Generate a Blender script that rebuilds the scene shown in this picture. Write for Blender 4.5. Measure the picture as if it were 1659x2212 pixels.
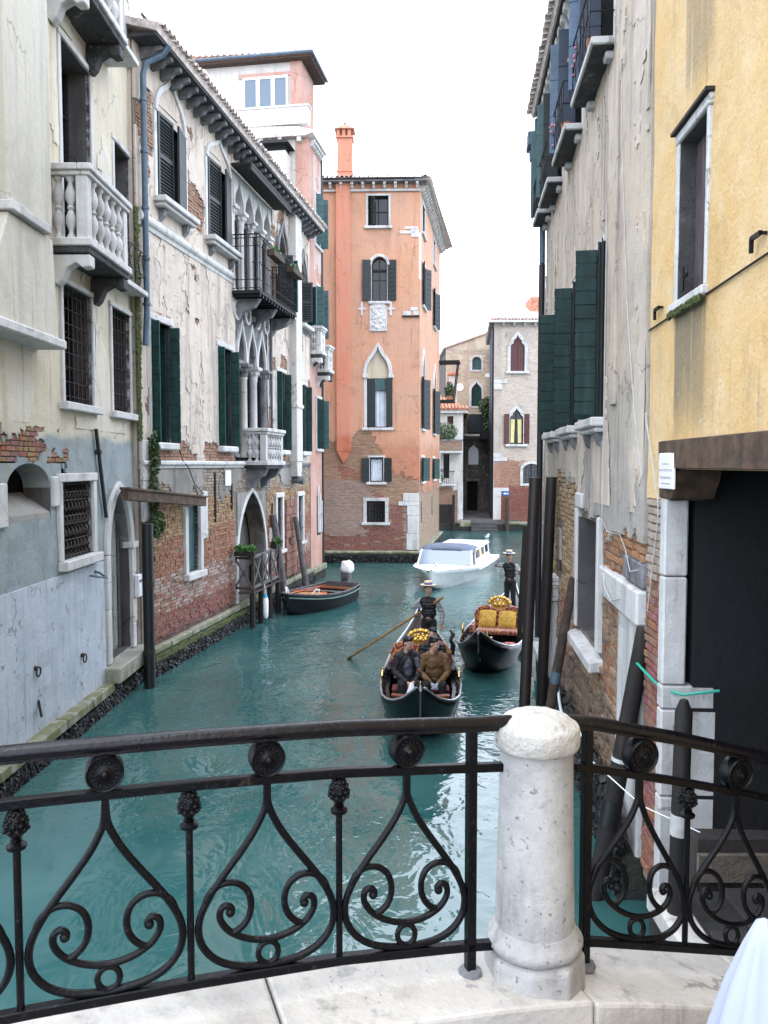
import bpy, bmesh, math, random
import numpy as np
from mathutils import Vector, Matrix, noise as mnoise
R = math.radians
rng = random.Random(7)
for o in list(bpy.data.objects): bpy.data.objects.remove(o)
scene = bpy.context.scene
col = scene.collection

# ------------------------------------------------------------------ camera
cam_d = bpy.data.cameras.new('Camera'); cam = bpy.data.objects.new('Camera', cam_d); col.objects.link(cam)
cam.location = (0, 0, 4.4); cam.rotation_euler = (R(90-3.35), 0, 0)
cam_d.sensor_fit = 'VERTICAL'; cam_d.sensor_height = 24; cam_d.lens = 24*1750/2212
cam_d.clip_start = 0.05; cam_d.clip_end = 900
scene.camera = cam
# ------------------------------------------------------------------ sky, sun, exposure
SUN_EL, SUN_AZ = R(76), R(200)           # azimuth clockwise from +Y: behind the camera, a little right
world = bpy.data.worlds.new('World'); scene.world = world; world.use_nodes = True
wn = world.node_tree; wn.nodes.clear()
wo = wn.nodes.new('ShaderNodeOutputWorld'); bg = wn.nodes.new('ShaderNodeBackground')
sky = wn.nodes.new('ShaderNodeTexSky'); sky.sky_type = 'NISHITA'; sky.sun_disc = False
sky.sun_elevation = SUN_EL; sky.sun_rotation = SUN_AZ; sky.air_density = 1.0; sky.dust_density = 4.0
mixw = wn.nodes.new('ShaderNodeMix'); mixw.data_type = 'RGBA'; mixw.inputs[0].default_value = 0.86
mixw.inputs[7].default_value = (18.2, 19.9, 23.0, 1)     # an even white cloud cover
wn.links.new(sky.outputs[0], mixw.inputs[6]); wn.links.new(mixw.outputs[2], bg.inputs[0])
bg.inputs[1].default_value = 0.15
wn.links.new(bg.outputs[0], wo.inputs[0])
sun_d = bpy.data.lights.new('sun', 'SUN'); sun_d.energy = 0.5; sun_d.angle = R(25); sun_d.color = (1, .985, .96)
sun = bpy.data.objects.new('sun', sun_d); col.objects.link(sun)
sd = Vector((math.sin(SUN_AZ)*math.cos(SUN_EL), math.cos(SUN_AZ)*math.cos(SUN_EL), math.sin(SUN_EL)))
sun.rotation_euler = (-sd).to_track_quat('-Z', 'Y').to_euler(); sun.location = (0, -20, 40)
vs = scene.view_settings; vs.view_transform = 'Standard'; vs.look = 'None'; vs.gamma = 1; vs.use_curve_mapping = False
vs.exposure = 0.56
scene.render.engine = 'CYCLES'

# ------------------------------------------------------------------ mesh helpers
class MB:
    def __init__(s): s.v = []; s.f = []; s.m = []; s.t = []; s.tint = None
    def vert(s, p): s.v.append(tuple(p)); return len(s.v)-1
    def face(s, idx, m=0): s.f.append(tuple(idx)); s.m.append(m); s.t.append(s.tint)
    def hexa(s, P, m=0):      # P: 4 bottom ccw, 4 top ccw
        i = len(s.v); s.v += [tuple(p) for p in P]
        for q in ((3,2,1,0),(4,5,6,7),(0,1,5,4),(1,2,6,5),(2,3,7,6),(3,0,4,7)): s.face([i+k for k in q], m)
    def box(s, x0, x1, y0, y1, z0, z1, m=0):
        s.hexa([(x0,y0,z0),(x1,y0,z0),(x1,y1,z0),(x0,y1,z0),(x0,y0,z1),(x1,y0,z1),(x1,y1,z1),(x0,y1,z1)], m)
    def obox(s, c, half, M, m=0):
        h = half; P = []
        for z in (-1, 1):
            for x, y in ((-1,-1),(1,-1),(1,1),(-1,1)):
                P.append(Vector(c) + M @ Vector((x*h[0], y*h[1], z*h[2])))
        s.hexa(P, m)
    def bar(s, a, b, w, h, m=0, up=(0,0,1)):   # rectangular bar a->b
        a = Vector(a); b = Vector(b); d = (b-a); L = d.length; d.normalize()
        u = Vector(up); 
        if abs(d.dot(u)) > .99: u = Vector((0,1,0))
        x = d.cross(u).normalized(); z = x.cross(d).normalized()
        M = Matrix((x, d, z)).transposed()
        s.obox((a+b)/2, (w/2, L/2, h/2), M, m)
    def prism(s, poly, lo, hi, axis='y', m=0):
        n = len(poly); i = len(s.v)
        def P(a, b, c):
            return (a, c, b) if axis == 'y' else ((c, a, b) if axis == 'x' else (a, b, c))
        s.v += [P(a, b, lo) for a, b in poly] + [P(a, b, hi) for a, b in poly]
        s.face([i+k for k in range(n)], m); s.face([i+n+k for k in range(n-1, -1, -1)], m)
        for k in range(n): s.face((i+(k+1) % n, i+k, i+n+k, i+n+(k+1) % n), m)
    def strip(s, A, B, lo, hi, axis='y', m=0, closed=False):   # band between curves A and B (a,b), extruded
        n = len(A); i = len(s.v)
        def P(a, b, c):
            return (a, c, b) if axis == 'y' else ((c, a, b) if axis == 'x' else (a, b, c))
        for Q in (A, B):
            for c in (lo, hi): s.v += [P(a, b, c) for a, b in Q]
        a0, a1, b0, b1 = i, i+n, i+2*n, i+3*n
        rngk = range(n if closed else n-1)
        for k in rngk:
            l = (k+1) % n
            s.face((a0+k, a0+l, b0+l, b0+k), m); s.face((a1+l, a1+k, b1+k, b1+l), m)
            s.face((a0+l, a0+k, a1+k, a1+l), m); s.face((b0+k, b0+l, b1+l, b1+k), m)
        if not closed:
            s.face((a0, b0, b1, a1), m); s.face((a0+n-1, a1+n-1, b1+n-1, b0+n-1), m)
    def tube(s, pts, r, n=8, m=0, cap=True, closed=False, flat=1.0):
        pts = [Vector(p) for p in pts]; N = len(pts); i = len(s.v)
        rr = r if isinstance(r, (list, tuple)) else [r]*N
        prev = None
        for k, p in enumerate(pts):
            if closed: d = pts[(k+1) % N]-pts[k-1]
            else: d = pts[min(k+1, N-1)]-pts[max(k-1, 0)]
            if d.length < 1e-9: d = Vector((0,0,1))
            d.normalize()
            if prev is None:
                u = Vector((0,0,1)) if abs(d.z) < .9 else Vector((0,1,0))
                x = d.cross(u).normalized()
            else:
                x = (prev - d*prev.dot(d)).normalized()
            y = d.cross(x); prev = x
            for q in range(n):
                a = 2*math.pi*q/n
                s.v.append(tuple(p + x*(rr[k]*math.cos(a)) + y*(rr[k]*flat*math.sin(a))))
        for k in range(N if closed else N-1):
            a = i+k*n; b = i+((k+1) % N)*n
            for q in range(n): s.face((a+q, a+(q+1) % n, b+(q+1) % n, b+q), m)
        if cap and not closed:
            s.face([i+q for q in range(n-1, -1, -1)], m); s.face([i+(N-1)*n+q for q in range(n)], m)
    def lathe(s, prof, c=(0,0,0), n=14, m=0, axis='z', sx=1, sy=1):
        i = len(s.v)
        for r, z in prof:
            for q in range(n):
                a = 2*math.pi*q/n; x, y = r*math.cos(a)*sx, r*math.sin(a)*sy
                p = (x, y, z) if axis == 'z' else ((x, -z, y) if axis == 'y' else (z, x, y))
                s.v.append((c[0]+p[0], c[1]+p[1], c[2]+p[2]))
        for k in range(len(prof)-1):
            a = i+k*n; b = a+n
            for q in range(n): s.face((a+q, a+(q+1) % n, b+(q+1) % n, b+q), m)
        s.face([i+q for q in range(n-1, -1, -1)], m); s.face([i+(len(prof)-1)*n+q for q in range(n)], m)
    def ball(s, c, r, n=10, m=0, M=None):
        rx, ry, rz = r if isinstance(r, (tuple, list)) else (r, r, r); i = len(s.v); h = max(4, n//2)
        for k in range(h+1):
            t = math.pi*k/h
            for q in range(n):
                a = 2*math.pi*q/n
                p = Vector((rx*math.sin(t)*math.cos(a), ry*math.sin(t)*math.sin(a), rz*math.cos(t)))
                if M is not None: p = M @ p
                s.v.append((c[0]+p.x, c[1]+p.y, c[2]+p.z))
        for k in range(h):
            for q in range(n):
                a = i+k*n; b = a+n
                if k == 0: s.face((a, b+q, b+(q+1) % n), m)
                elif k == h-1: s.face((a+q, b, a+(q+1) % n), m)
                else: s.face((a+q, b+q, b+(q+1) % n, a+(q+1) % n), m)
    def mesh(s, name, mats, smooth=False, ang=40):
        me = bpy.data.meshes.new(name)
        me.from_pydata(s.v, [], s.f)
        for m in (mats if isinstance(mats, (list, tuple)) else [mats]): me.materials.append(m)
        if any(s.m): me.polygons.foreach_set('material_index', s.m)
        if any(t is not None for t in s.t):
            at = me.color_attributes.new('tint', 'FLOAT_COLOR', 'CORNER')
            arr = np.ones((len(me.loops), 4), dtype=np.float32); k = 0
            for f, t in zip(s.f, s.t):
                if t is not None: arr[k:k+len(f), :3] = t
                k += len(f)
            at.data.foreach_set('color', arr.ravel())
        if smooth:
            me.polygons.foreach_set('use_smooth', [True]*len(me.polygons))
            me.set_sharp_from_angle(angle=R(ang))
        me.update(); return me
    def build(s, name, mats, parent=None, smooth=False, bevel=0, ang=40, label=None, kind=None, seg=1):
        me = s.mesh(name, mats, smooth, ang)
        return link(name, me, parent, bevel, label, kind, seg)

def link(name, me, parent=None, bevel=0, label=None, kind=None, seg=1, loc=None):
    o = bpy.data.objects.new(name, me); col.objects.link(o)
    if parent: o.parent = parent
    if loc is not None: o.location = loc
    if bevel:
        b = o.modifiers.new('bevel', 'BEVEL'); b.width = bevel; b.segments = seg; b.limit_method = 'ANGLE'; b.angle_limit = R(35)
    if label: o['label'] = label
    if kind: o['kind'] = kind
    return o
def tag(o, label, cat, group=None, kind=None):
    o['label'] = label; o['category'] = cat
    if group: o['group'] = group
    if kind: o['kind'] = kind
    return o
def root(name, p, ang, label, cat, group=None, z=0):
    e = bpy.data.objects.new(name, None); col.objects.link(e); e.empty_display_size = .3
    e.location = (p[0], p[1], z); e.rotation_euler = (0, 0, R(ang))
    return tag(e, label, cat, group)
def part(name, mat, parent, fn, **k):
    b = MB(); fn(b); return b.build(name, mat, parent, **k)
def boxpart(name, mat, parent, x0, x1, y0, y1, z0, z1, **k):
    b = MB(); b.box(x0, x1, y0, y1, z0, z1); return b.build(name, mat, parent, **k)
def copy_tree(o, parent=None):
    c = o.copy(); col.objects.link(c); c.parent = parent
    for ch in o.children: copy_tree(ch, c)
    return c
class Fr:           # a facade plane: x to the right along the wall, y into the wall, z up
    def __init__(s, p, ang): s.p = p; s.ang = ang; a = R(ang); s.d = (math.cos(a), math.sin(a)); s.i = (-math.sin(a), math.cos(a))
    def w(s, x, y, z=0): return Vector((s.p[0]+s.d[0]*x+s.i[0]*y, s.p[1]+s.d[1]*x+s.i[1]*y, z))
def nz(x, y, z=0): return mnoise.noise(Vector((x, y, z)))
def fbm(x, y, z=0): return mnoise.fractal(Vector((x, y, z)), 1.0, 2.0, 4)
def bez(p0, p1, p2, p3, n=10):
    out = []
    for k in range(n+1):
        t = k/n; u = 1-t
        out.append(tuple(u**3*a+3*u*u*t*b+3*u*t*t*c+t**3*d for a, b, c, d in zip(p0, p1, p2, p3)))
    return out
def arch(s0, s1, zs, zt, kind='ogee', n=9):
    w = s1-s0; h = zt-zs; m = (s0+s1)/2
    if kind == 'round': return [(m - w/2*math.cos(math.pi*k/(2*n)), zs+h*math.sin(math.pi*k/(2*n))) for k in range(2*n+1)]
    if kind == 'ogee': L = bez((s0,zs), (s0,zs+.62*h), (s0+.42*w,zs+.56*h), (m,zt), n)
    elif kind == 'trefoil':
        L = bez((s0,zs), (s0-.02*w,zs+.3*h), (s0+.05*w,zs+.42*h), (s0+.2*w,zs+.44*h), n//2)[:-1] + bez((s0+.2*w,zs+.44*h), (s0+.16*w,zs+.72*h), (s0+.44*w,zs+.66*h), (m,zt), n)
    else: L = bez((s0,zs), (s0,zs+.45*h), (s0+.2*w,zs+.85*h), (m,zt), n)
    return L + [(2*m-a, b) for a, b in reversed(L[:-1])]
def offset_curve(C, d):
    out = []; N = len(C)
    for k in range(N):
        a = C[max(k-1, 0)]; b = C[min(k+1, N-1)]; dx, dz = b[0]-a[0], b[1]-a[1]; L = math.hypot(dx, dz) or 1
        out.append((C[k][0]-dz/L*d, C[k][1]+dx/L*d))
    return out

# ------------------------------------------------------------------ materials
def newmat(name):
    m = bpy.data.materials.new(name); m.use_nodes = True; nt = m.node_tree
    return m, nt, nt.nodes['Principled BSDF']
def nd(nt, t, **k):
    n = nt.nodes.new(t)
    for a, b in k.items():
        if a in n.inputs: n.inputs[a].default_value = b
        else: setattr(n, a, b)
    return n
def mixc(nt, f, a, b, mode='MIX'):
    n = nt.nodes.new('ShaderNodeMix'); n.data_type = 'RGBA'; n.blend_type = mode
    for i, v in ((0, f), (6, a), (7, b)):
        if hasattr(v, 'links'): nt.links.new(v, n.inputs[i])
        else: n.inputs[i].default_value = v if i == 0 else (tuple(v)+(1,))[:4]
    return n.outputs[2]
def math_(nt, op, a, b=0.0, clamp=False):
    n = nt.nodes.new('ShaderNodeMath'); n.operation = op; n.use_clamp = clamp
    for i, v in ((0, a), (1, b)):
        if hasattr(v, 'links'): nt.links.new(v, n.inputs[i])
        else: n.inputs[i].default_value = v
    return n.outputs[0]
def ramp(nt, f, lo, hi):
    n = nt.nodes.new('ShaderNodeMapRange'); n.interpolation_type = 'SMOOTHSTEP'
    nt.links.new(f, n.inputs[0]); n.inputs[1].default_value = lo; n.inputs[2].default_value = hi
    return n.outputs[0]
def pos(nt, scale=(1,1,1), obj=False):
    if obj: src = nt.nodes.new('ShaderNodeTexCoord').outputs['Object']
    else: src = nt.nodes.new('ShaderNodeNewGeometry').outputs['Position']
    if scale == (1,1,1): return src
    mp = nt.nodes.new('ShaderNodeVectorMath'); mp.operation = 'MULTIPLY'; nt.links.new(src, mp.inputs[0]); mp.inputs[1].default_value = scale
    return mp.outputs[0]
def noise(nt, vec, scale, detail=5, rough=.55, dist=0):
    n = nd(nt, 'ShaderNodeTexNoise', Scale=scale, Detail=detail, Roughness=rough, Distortion=dist); nt.links.new(vec, n.inputs['Vector'])
    return n.outputs[0]
def bump(nt, h, b, strength=.4, dist=.02):
    n = nd(nt, 'ShaderNodeBump', Strength=strength, Distance=dist); nt.links.new(h, n.inputs['Height']); nt.links.new(n.outputs[0], b.inputs['Normal'])
KA = .60     # plasters are dirty: real reflectance lies well below fresh paint
def plaster(name, c1, c2, stain=None, sk=.5, spots=None, zones=(), rough=.88, bs=.35, mottle=.8, streak=(1.6,1.6,.16), moss=None, grime=.75, ss=5.5, crack=.55):
    k_ = lambda c: tuple(x*KA for x in c) if c else c
    c1, c2, stain, spots = k_(c1), k_(c2), k_(stain), k_(spots); zones = [(a, w_, k_(c), j) for a, w_, c, j in zones]
    m, nt, b = newmat(name); p = pos(nt)
    c = mixc(nt, ramp(nt, noise(nt, p, mottle, 6, .62, .4), .36, .66), c1, c2)
    z = nt.nodes.new('ShaderNodeSeparateXYZ'); nt.links.new(p, z.inputs[0])
    for zz, wid, colr, jit in zones:        # (height, softness, colour below it, raggedness)
        h = math_(nt, 'ADD', z.outputs[2], math_(nt, 'MULTIPLY', math_(nt, 'SUBTRACT', noise(nt, p, 1.3, 5, .65), .5), jit))
        f = ramp(nt, h, zz+wid, zz-wid)
        cc = mixc(nt, ramp(nt, noise(nt, p, 2.2, 6, .65), .35, .7), colr, tuple(min(1, x*1.25+.01) for x in colr))
        c = mixc(nt, f, c, cc)
    if stain:
        s1 = noise(nt, pos(nt, streak), 2.0, 5, .6)
        c = mixc(nt, math_(nt, 'MULTIPLY', ramp(nt, s1, .5, .74), sk), c, stain)
    if spots:
        c = mixc(nt, math_(nt, 'MULTIPLY', ramp(nt, noise(nt, p, ss, 4, .7), .60, .68), .75), c, spots)
    if grime:
        g = math_(nt, 'MULTIPLY', ramp(nt, noise(nt, pos(nt, (5,5,.35)), 1.5, 6, .68), .54, .8), grime)
        c = mixc(nt, g, c, tuple(x*.30 for x in c2))
        g2 = math_(nt, 'MULTIPLY', ramp(nt, noise(nt, p, .55, 7, .7, .8), .52, .72), grime*.8)
        c = mixc(nt, g2, c, tuple(x*.62 for x in c2))
    if crack:
        dv = nt.nodes.new('ShaderNodeVectorMath'); dv.operation = 'ADD'; nt.links.new(p, dv.inputs[0])
        nn = nd(nt, 'ShaderNodeTexNoise', Scale=1.7, Detail=5.0, Roughness=.6); nt.links.new(p, nn.inputs['Vector']); sv = nt.nodes.new('ShaderNodeVectorMath'); sv.operation = 'SCALE'; sv.inputs[3].default_value = .9; nt.links.new(nn.outputs[1], sv.inputs[0]); nt.links.new(sv.outputs[0], dv.inputs[1])
        vo = nd(nt, 'ShaderNodeTexVoronoi', Scale=.75); vo.feature = 'DISTANCE_TO_EDGE'; nt.links.new(dv.outputs[0], vo.inputs['Vector'])
        cf = math_(nt, 'MULTIPLY', ramp(nt, vo.outputs['Distance'], .016, .004), ramp(nt, noise(nt, p, .9, 3, .5), .5, .58))
        c = mixc(nt, math_(nt, 'MULTIPLY', cf, crack), c, tuple(x*.22 for x in c2))
    if moss:
        zz, mc = moss
        f = math_(nt, 'MULTIPLY', ramp(nt, z.outputs[2], zz, zz-.35), ramp(nt, noise(nt, p, 3.5, 5, .6), .38, .56))
        c = mixc(nt, f, c, mc)
    fine = noise(nt, p, 38, 4, .6)
    c = mixc(nt, math_(nt, 'MULTIPLY', ramp(nt, fine, .55, .75), .22), c, tuple(x*.45 for x in c2))
    nt.links.new(c, b.inputs['Base Color']); b.inputs['Roughness'].default_value = rough
    h = math_(nt, 'ADD', math_(nt, 'MULTIPLY', noise(nt, p, 9, 6, .62), 1.0), math_(nt, 'MULTIPLY', fine, .35))
    bump(nt, h, b, bs*1.5, .03)
    return m
def simple(name, c, rough=.6, metal=0, var=.25, scale=6, bs=.15, streak=None, spec=None, coat=0):
    m, nt, b = newmat(name); p = pos(nt, (1,1,1), obj=False)
    d = tuple(x*(1-var) for x in c); l = tuple(min(1, x*(1+var*.6)) for x in c)
    cc = mixc(nt, ramp(nt, noise(nt, p, scale, 5, .6), .3, .7), d, l)
    if streak:
        cc = mixc(nt, math_(nt, 'MULTIPLY', ramp(nt, noise(nt, pos(nt, (6,6,.6)), 2, 5, .6), .5, .7), .6), cc, streak)
    nt.links.new(cc, b.inputs['Base Color']); b.inputs['Roughness'].default_value = rough; b.inputs['Metallic'].default_value = metal
    if coat: b.inputs['Coat Weight'].default_value = coat
    if spec is not None: b.inputs['Specular IOR Level'].default_value = spec
    if bs: bump(nt, noise(nt, p, scale*5, 4, .6), b, bs, .01)
    return m
def wornpaint(name, c, rough, spec):
    m, nt, b = newmat(name); p = pos(nt)
    f = ramp(nt, noise(nt, p, 22, 6, .7), .60, .70); g = ramp(nt, noise(nt, p, 5, 4, .6), .45, .62)
    cc = mixc(nt, math_(nt, 'MULTIPLY', math_(nt, 'MULTIPLY', f, g), .8), c, (.035,.022,.016))
    cc = mixc(nt, math_(nt, 'MULTIPLY', ramp(nt, noise(nt, p, 60, 3, .6), .62, .72), .35), cc, (.05,.05,.055))
    nt.links.new(cc, b.inputs['Base Color']); b.inputs['Specular IOR Level'].default_value = spec
    nt.links.new(math_(nt, 'ADD', math_(nt, 'MULTIPLY', noise(nt, p, 9, 4, .6), .3), rough-.12), b.inputs['Roughness'])
    bump(nt, math_(nt, 'ADD', noise(nt, p, 40, 4, .6), math_(nt, 'MULTIPLY', f, -.6)), b, .45, .006); return m
def brickmat(name, rough=.92):
    m, nt, b = newmat(name); p = pos(nt)
    a = nt.nodes.new('ShaderNodeVertexColor'); a.layer_name = 'tint'
    c = mixc(nt, math_(nt, 'MULTIPLY', ramp(nt, noise(nt, p, 14, 5, .65), .4, .72), .5), mixc(nt, 1.0, a.outputs[0], (.60,.58,.57), 'MULTIPLY'), (.30,.26,.22))
    c = mixc(nt, math_(nt, 'MULTIPLY', ramp(nt, noise(nt, p, 26, 4, .6), .52, .7), .5), c, (.06,.035,.03))
    nt.links.new(c, b.inputs['Base Color']); b.inputs['Roughness'].default_value = rough
    bump(nt, noise(nt, p, 45, 5, .65), b, .6, .02)
    return m
M = {}
M['plA'] = plaster('plaster_cream', (.90,.80,.60), (.84,.76,.62), (.58,.45,.24), .55, None,
                   zones=((4.85,.10,(.34,.40,.42),.55), (2.64,.015,(.62,.65,.68),.03)), moss=(.95,(.16,.17,.10)))
M['bay'] = plaster('plaster_bay', (.80,.76,.65), (.84,.79,.66), (.44,.42,.38), .5)
M['plB'] = plaster('plaster_pink_cream', (.92,.80,.70), (.76,.63,.54), (.42,.36,.32), .75, (.40,.24,.16), mottle=.9)
M['plB2'] = plaster('plaster_cream_skin', (.93,.81,.68), (.82,.70,.59), (.42,.34,.28), .9, mottle=1.1)
M['plA2'] = plaster('plaster_pale_skin', (.95,.88,.72), (.90,.84,.72), (.60,.46,.24), .6, mottle=1.1)
M['beige2'] = plaster('plaster_beige_skin', (.90,.77,.63), (.76,.66,.56), (.34,.29,.26), .9, mottle=1.2, streak=(2.4,2.4,.12))
M['greyB'] = plaster('plaster_grey', (.45,.42,.38), (.30,.28,.26), (.14,.13,.12), .7)
M['pink'] = plaster('plaster_pink', (.66,.33,.24), (.74,.46,.38), (.60,.42,.36), .6)
M['pinkpale'] = plaster('plaster_pale_pink', (.72,.52,.45), (.78,.62,.56), (.66,.50,.46), .5)
M['cream'] = plaster('plaster_white', (.92,.89,.84), (.84,.79,.72), (.5,.44,.38), .4)
M['orange'] = plaster('plaster_orange', (.86,.44,.27), (.80,.46,.31), (.60,.34,.21), .6, None, zones=((5.3,.5,(.60,.25,.14),1.0),), mottle=.6)
M['orange2'] = plaster('plaster_orange_red', (.90,.34,.21), (.84,.38,.25), (.72,.36,.25), .5, zones=((5.7,.25,(.64,.19,.09),.3),))
M['beige'] = plaster('plaster_beige', (.84,.70,.55), (.68,.58,.48), (.30,.26,.23), .9, None,
                     zones=((5.0,.9,(.52,.48,.43),1.2),), mottle=1.2, streak=(2.4,2.4,.12))
M['render'] = plaster('cement_render', (.36,.35,.32), (.44,.42,.38), (.25,.24,.22), .5)
M['mortar'] = plaster('mortar', (.34,.28,.22), (.24,.20,.16), (.18,.15,.12), .6, bs=.7)
M['mortarD'] = plaster('mortar_pale', (.46,.38,.31), (.38,.30,.24), (.25,.2,.17), .5, bs=.5)
M['brick'] = brickmat('brick')
M['stone'] = plaster('istrian_stone', (.92,.91,.89), (.80,.79,.77), (.36,.35,.34), .6, bs=.3, mottle=2.5)
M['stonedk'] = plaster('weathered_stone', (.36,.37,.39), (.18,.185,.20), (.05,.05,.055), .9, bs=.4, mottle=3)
M['stoneblack'] = plaster('near_black_stone', (.10,.10,.105), (.05,.05,.055), (.02,.02,.022), .7, (.30,.30,.30), bs=.5, mottle=2.5)  # near-black stone tone for soffits, eave boards and some corbels
M['stonewet'] = plaster('kerb_stone', (.52,.50,.42), (.40,.39,.33), (.2,.22,.12), .6, moss=(.75,(.12,.13,.05)), mottle=3)
M['algae'] = plaster('algae_stone', (.022,.026,.020), (.045,.048,.032), (.012,.014,.012), .5, None, zones=((.12,.1,(.02,.025,.025),.2),), bs=.9, mottle=4)
M['green'] = simple('shutter_green', (.005,.036,.032), .5, 0, .4, 5, .2, streak=(.016,.055,.05), spec=.3)
M['greendk'] = simple('shutter_dark_green', (.004,.011,.012), .55, 0, .3, 5, .15)
M['teal'] = simple('shutter_teal', (.03,.085,.09), .55, 0, .25, 5, .1)
M['maroon'] = simple('shutter_maroon', (.07,.018,.016), .6, 0, .25, 5, .1)
M['greyshut'] = simple('shutter_grey_brown', (.075,.055,.06), .6, 0, .3, 4, .2, streak=(.12,.10,.10))
M['iron'] = simple('wrought_iron', (.003,.0035,.005), .45, 0, .3, 30, .25, spec=.25)
M['railpaint'] = wornpaint('rail_black_paint', (.0018,.002,.0034), .34, .2)
M['handrail'] = wornpaint('handrail_paint', (.003,.0026,.0048), .27, .34)
M['rust'] = simple('rusty_iron', (.022,.014,.011), .8, 0, .4, 20, .3)
M['zinc'] = simple('zinc_pipe', (.07,.11,.15), .5, .2, .3, 5, .1)
M['blackpipe'] = simple('black_pipe', (.004,.006,.008), .5, 0, .3, 6, .1)
M['wood'] = simple('weathered_wood', (.055,.036,.026), .85, 0, .45, 9, .5, streak=(.02,.016,.014))
M['wooddk'] = simple('dark_wood', (.008,.006,.0055), .75, 0, .45, 9, .5, streak=(.035,.022,.014))
M['woodgrey'] = simple('grey_wood', (.10,.098,.10), .85, 0, .4, 9, .4)
M['beam'] = simple('beam_wood', (.085,.05,.03), .85, 0, .5, 5, .6, streak=(.02,.016,.015))
M['tile'] = simple('roof_tile', (.44,.19,.12), .9, 0, .45, 7, .4)
M['tilepale'] = simple('roof_tile_pale', (.58,.50,.46), .9, 0, .35, 7, .4)
M['steelbrown'] = simple('brown_steel', (.020,.014,.013), .5, .0, .3, 4, .1)
M['white'] = simple('white_paint', (.78,.79,.80), .45, 0, .08, 4, .05)
M['leaf'] = simple('leaf', (.06,.16,.035), .6, 0, .5, 12, 0)
M['ivy'] = simple('ivy_leaf', (.045,.085,.025), .6, 0, .5, 12, 0)
M['leafpale'] = simple('pale_leaf', (.13,.18,.10), .65, 0, .4, 12, 0)
M['mossm'] = simple('moss', (.07,.09,.025), .95, 0, .5, 14, .6)
M['mussel'] = simple('mussel_shells', (.008,.008,.009), .55, 0, .6, 30, .4)
def glassmat(name, c=(.006,.009,.014), rough=.08):
    m, nt, b = newmat(name); b.inputs['Base Color'].default_value = c+(1,); b.inputs['Roughness'].default_value = rough
    b.inputs['Specular IOR Level'].default_value = .4
    n = noise(nt, pos(nt), 1.5, 2, .5); bump(nt, n, b, .08, .02); return m
M['glass'] = glassmat('window_glass')
M['skyglass'] = glassmat('window_glass_pale', (.12,.16,.20), .04)
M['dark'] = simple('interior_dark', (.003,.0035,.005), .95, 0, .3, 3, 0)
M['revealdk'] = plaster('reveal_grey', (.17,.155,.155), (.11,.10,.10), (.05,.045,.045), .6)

# ------------------------------------------------------------------ wall builder
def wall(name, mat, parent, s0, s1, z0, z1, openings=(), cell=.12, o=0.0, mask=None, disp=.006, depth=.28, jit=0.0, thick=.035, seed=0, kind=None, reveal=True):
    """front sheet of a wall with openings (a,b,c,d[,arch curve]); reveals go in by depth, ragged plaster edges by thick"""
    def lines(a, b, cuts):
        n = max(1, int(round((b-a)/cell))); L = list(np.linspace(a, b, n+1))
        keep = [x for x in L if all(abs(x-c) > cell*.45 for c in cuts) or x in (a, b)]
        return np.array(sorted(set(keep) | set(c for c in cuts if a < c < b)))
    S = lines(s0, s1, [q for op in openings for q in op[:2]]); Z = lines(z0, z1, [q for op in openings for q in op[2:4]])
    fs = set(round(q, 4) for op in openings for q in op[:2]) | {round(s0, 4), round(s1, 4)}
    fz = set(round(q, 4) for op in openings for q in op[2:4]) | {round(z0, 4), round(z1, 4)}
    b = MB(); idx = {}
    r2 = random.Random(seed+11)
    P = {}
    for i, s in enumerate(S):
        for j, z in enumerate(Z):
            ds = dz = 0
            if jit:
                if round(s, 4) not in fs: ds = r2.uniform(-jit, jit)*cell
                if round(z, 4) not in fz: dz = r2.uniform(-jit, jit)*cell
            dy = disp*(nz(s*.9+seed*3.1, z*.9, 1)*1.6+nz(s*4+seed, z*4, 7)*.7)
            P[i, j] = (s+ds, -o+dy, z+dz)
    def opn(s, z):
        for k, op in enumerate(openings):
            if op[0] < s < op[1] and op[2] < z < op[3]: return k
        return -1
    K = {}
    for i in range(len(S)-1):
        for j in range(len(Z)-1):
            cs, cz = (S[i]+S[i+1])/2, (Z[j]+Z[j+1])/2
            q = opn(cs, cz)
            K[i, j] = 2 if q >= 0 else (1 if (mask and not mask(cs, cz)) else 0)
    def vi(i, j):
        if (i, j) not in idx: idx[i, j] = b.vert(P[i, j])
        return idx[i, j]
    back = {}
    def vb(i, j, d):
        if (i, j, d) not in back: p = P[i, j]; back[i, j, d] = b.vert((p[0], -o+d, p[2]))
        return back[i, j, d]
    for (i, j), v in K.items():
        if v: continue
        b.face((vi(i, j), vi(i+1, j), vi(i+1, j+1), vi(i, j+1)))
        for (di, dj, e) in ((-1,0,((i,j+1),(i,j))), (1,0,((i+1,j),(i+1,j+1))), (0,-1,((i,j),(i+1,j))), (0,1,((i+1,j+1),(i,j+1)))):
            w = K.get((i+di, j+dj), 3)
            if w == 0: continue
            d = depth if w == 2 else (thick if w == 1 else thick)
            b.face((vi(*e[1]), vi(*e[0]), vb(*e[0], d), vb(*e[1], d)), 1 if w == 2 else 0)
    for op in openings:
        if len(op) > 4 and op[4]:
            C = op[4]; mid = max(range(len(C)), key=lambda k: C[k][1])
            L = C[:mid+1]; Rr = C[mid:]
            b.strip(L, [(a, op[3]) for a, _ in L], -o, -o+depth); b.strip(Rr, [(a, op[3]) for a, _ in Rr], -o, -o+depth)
    return b.build(name, [mat, M['revealdk']], parent, kind=kind)

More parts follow.
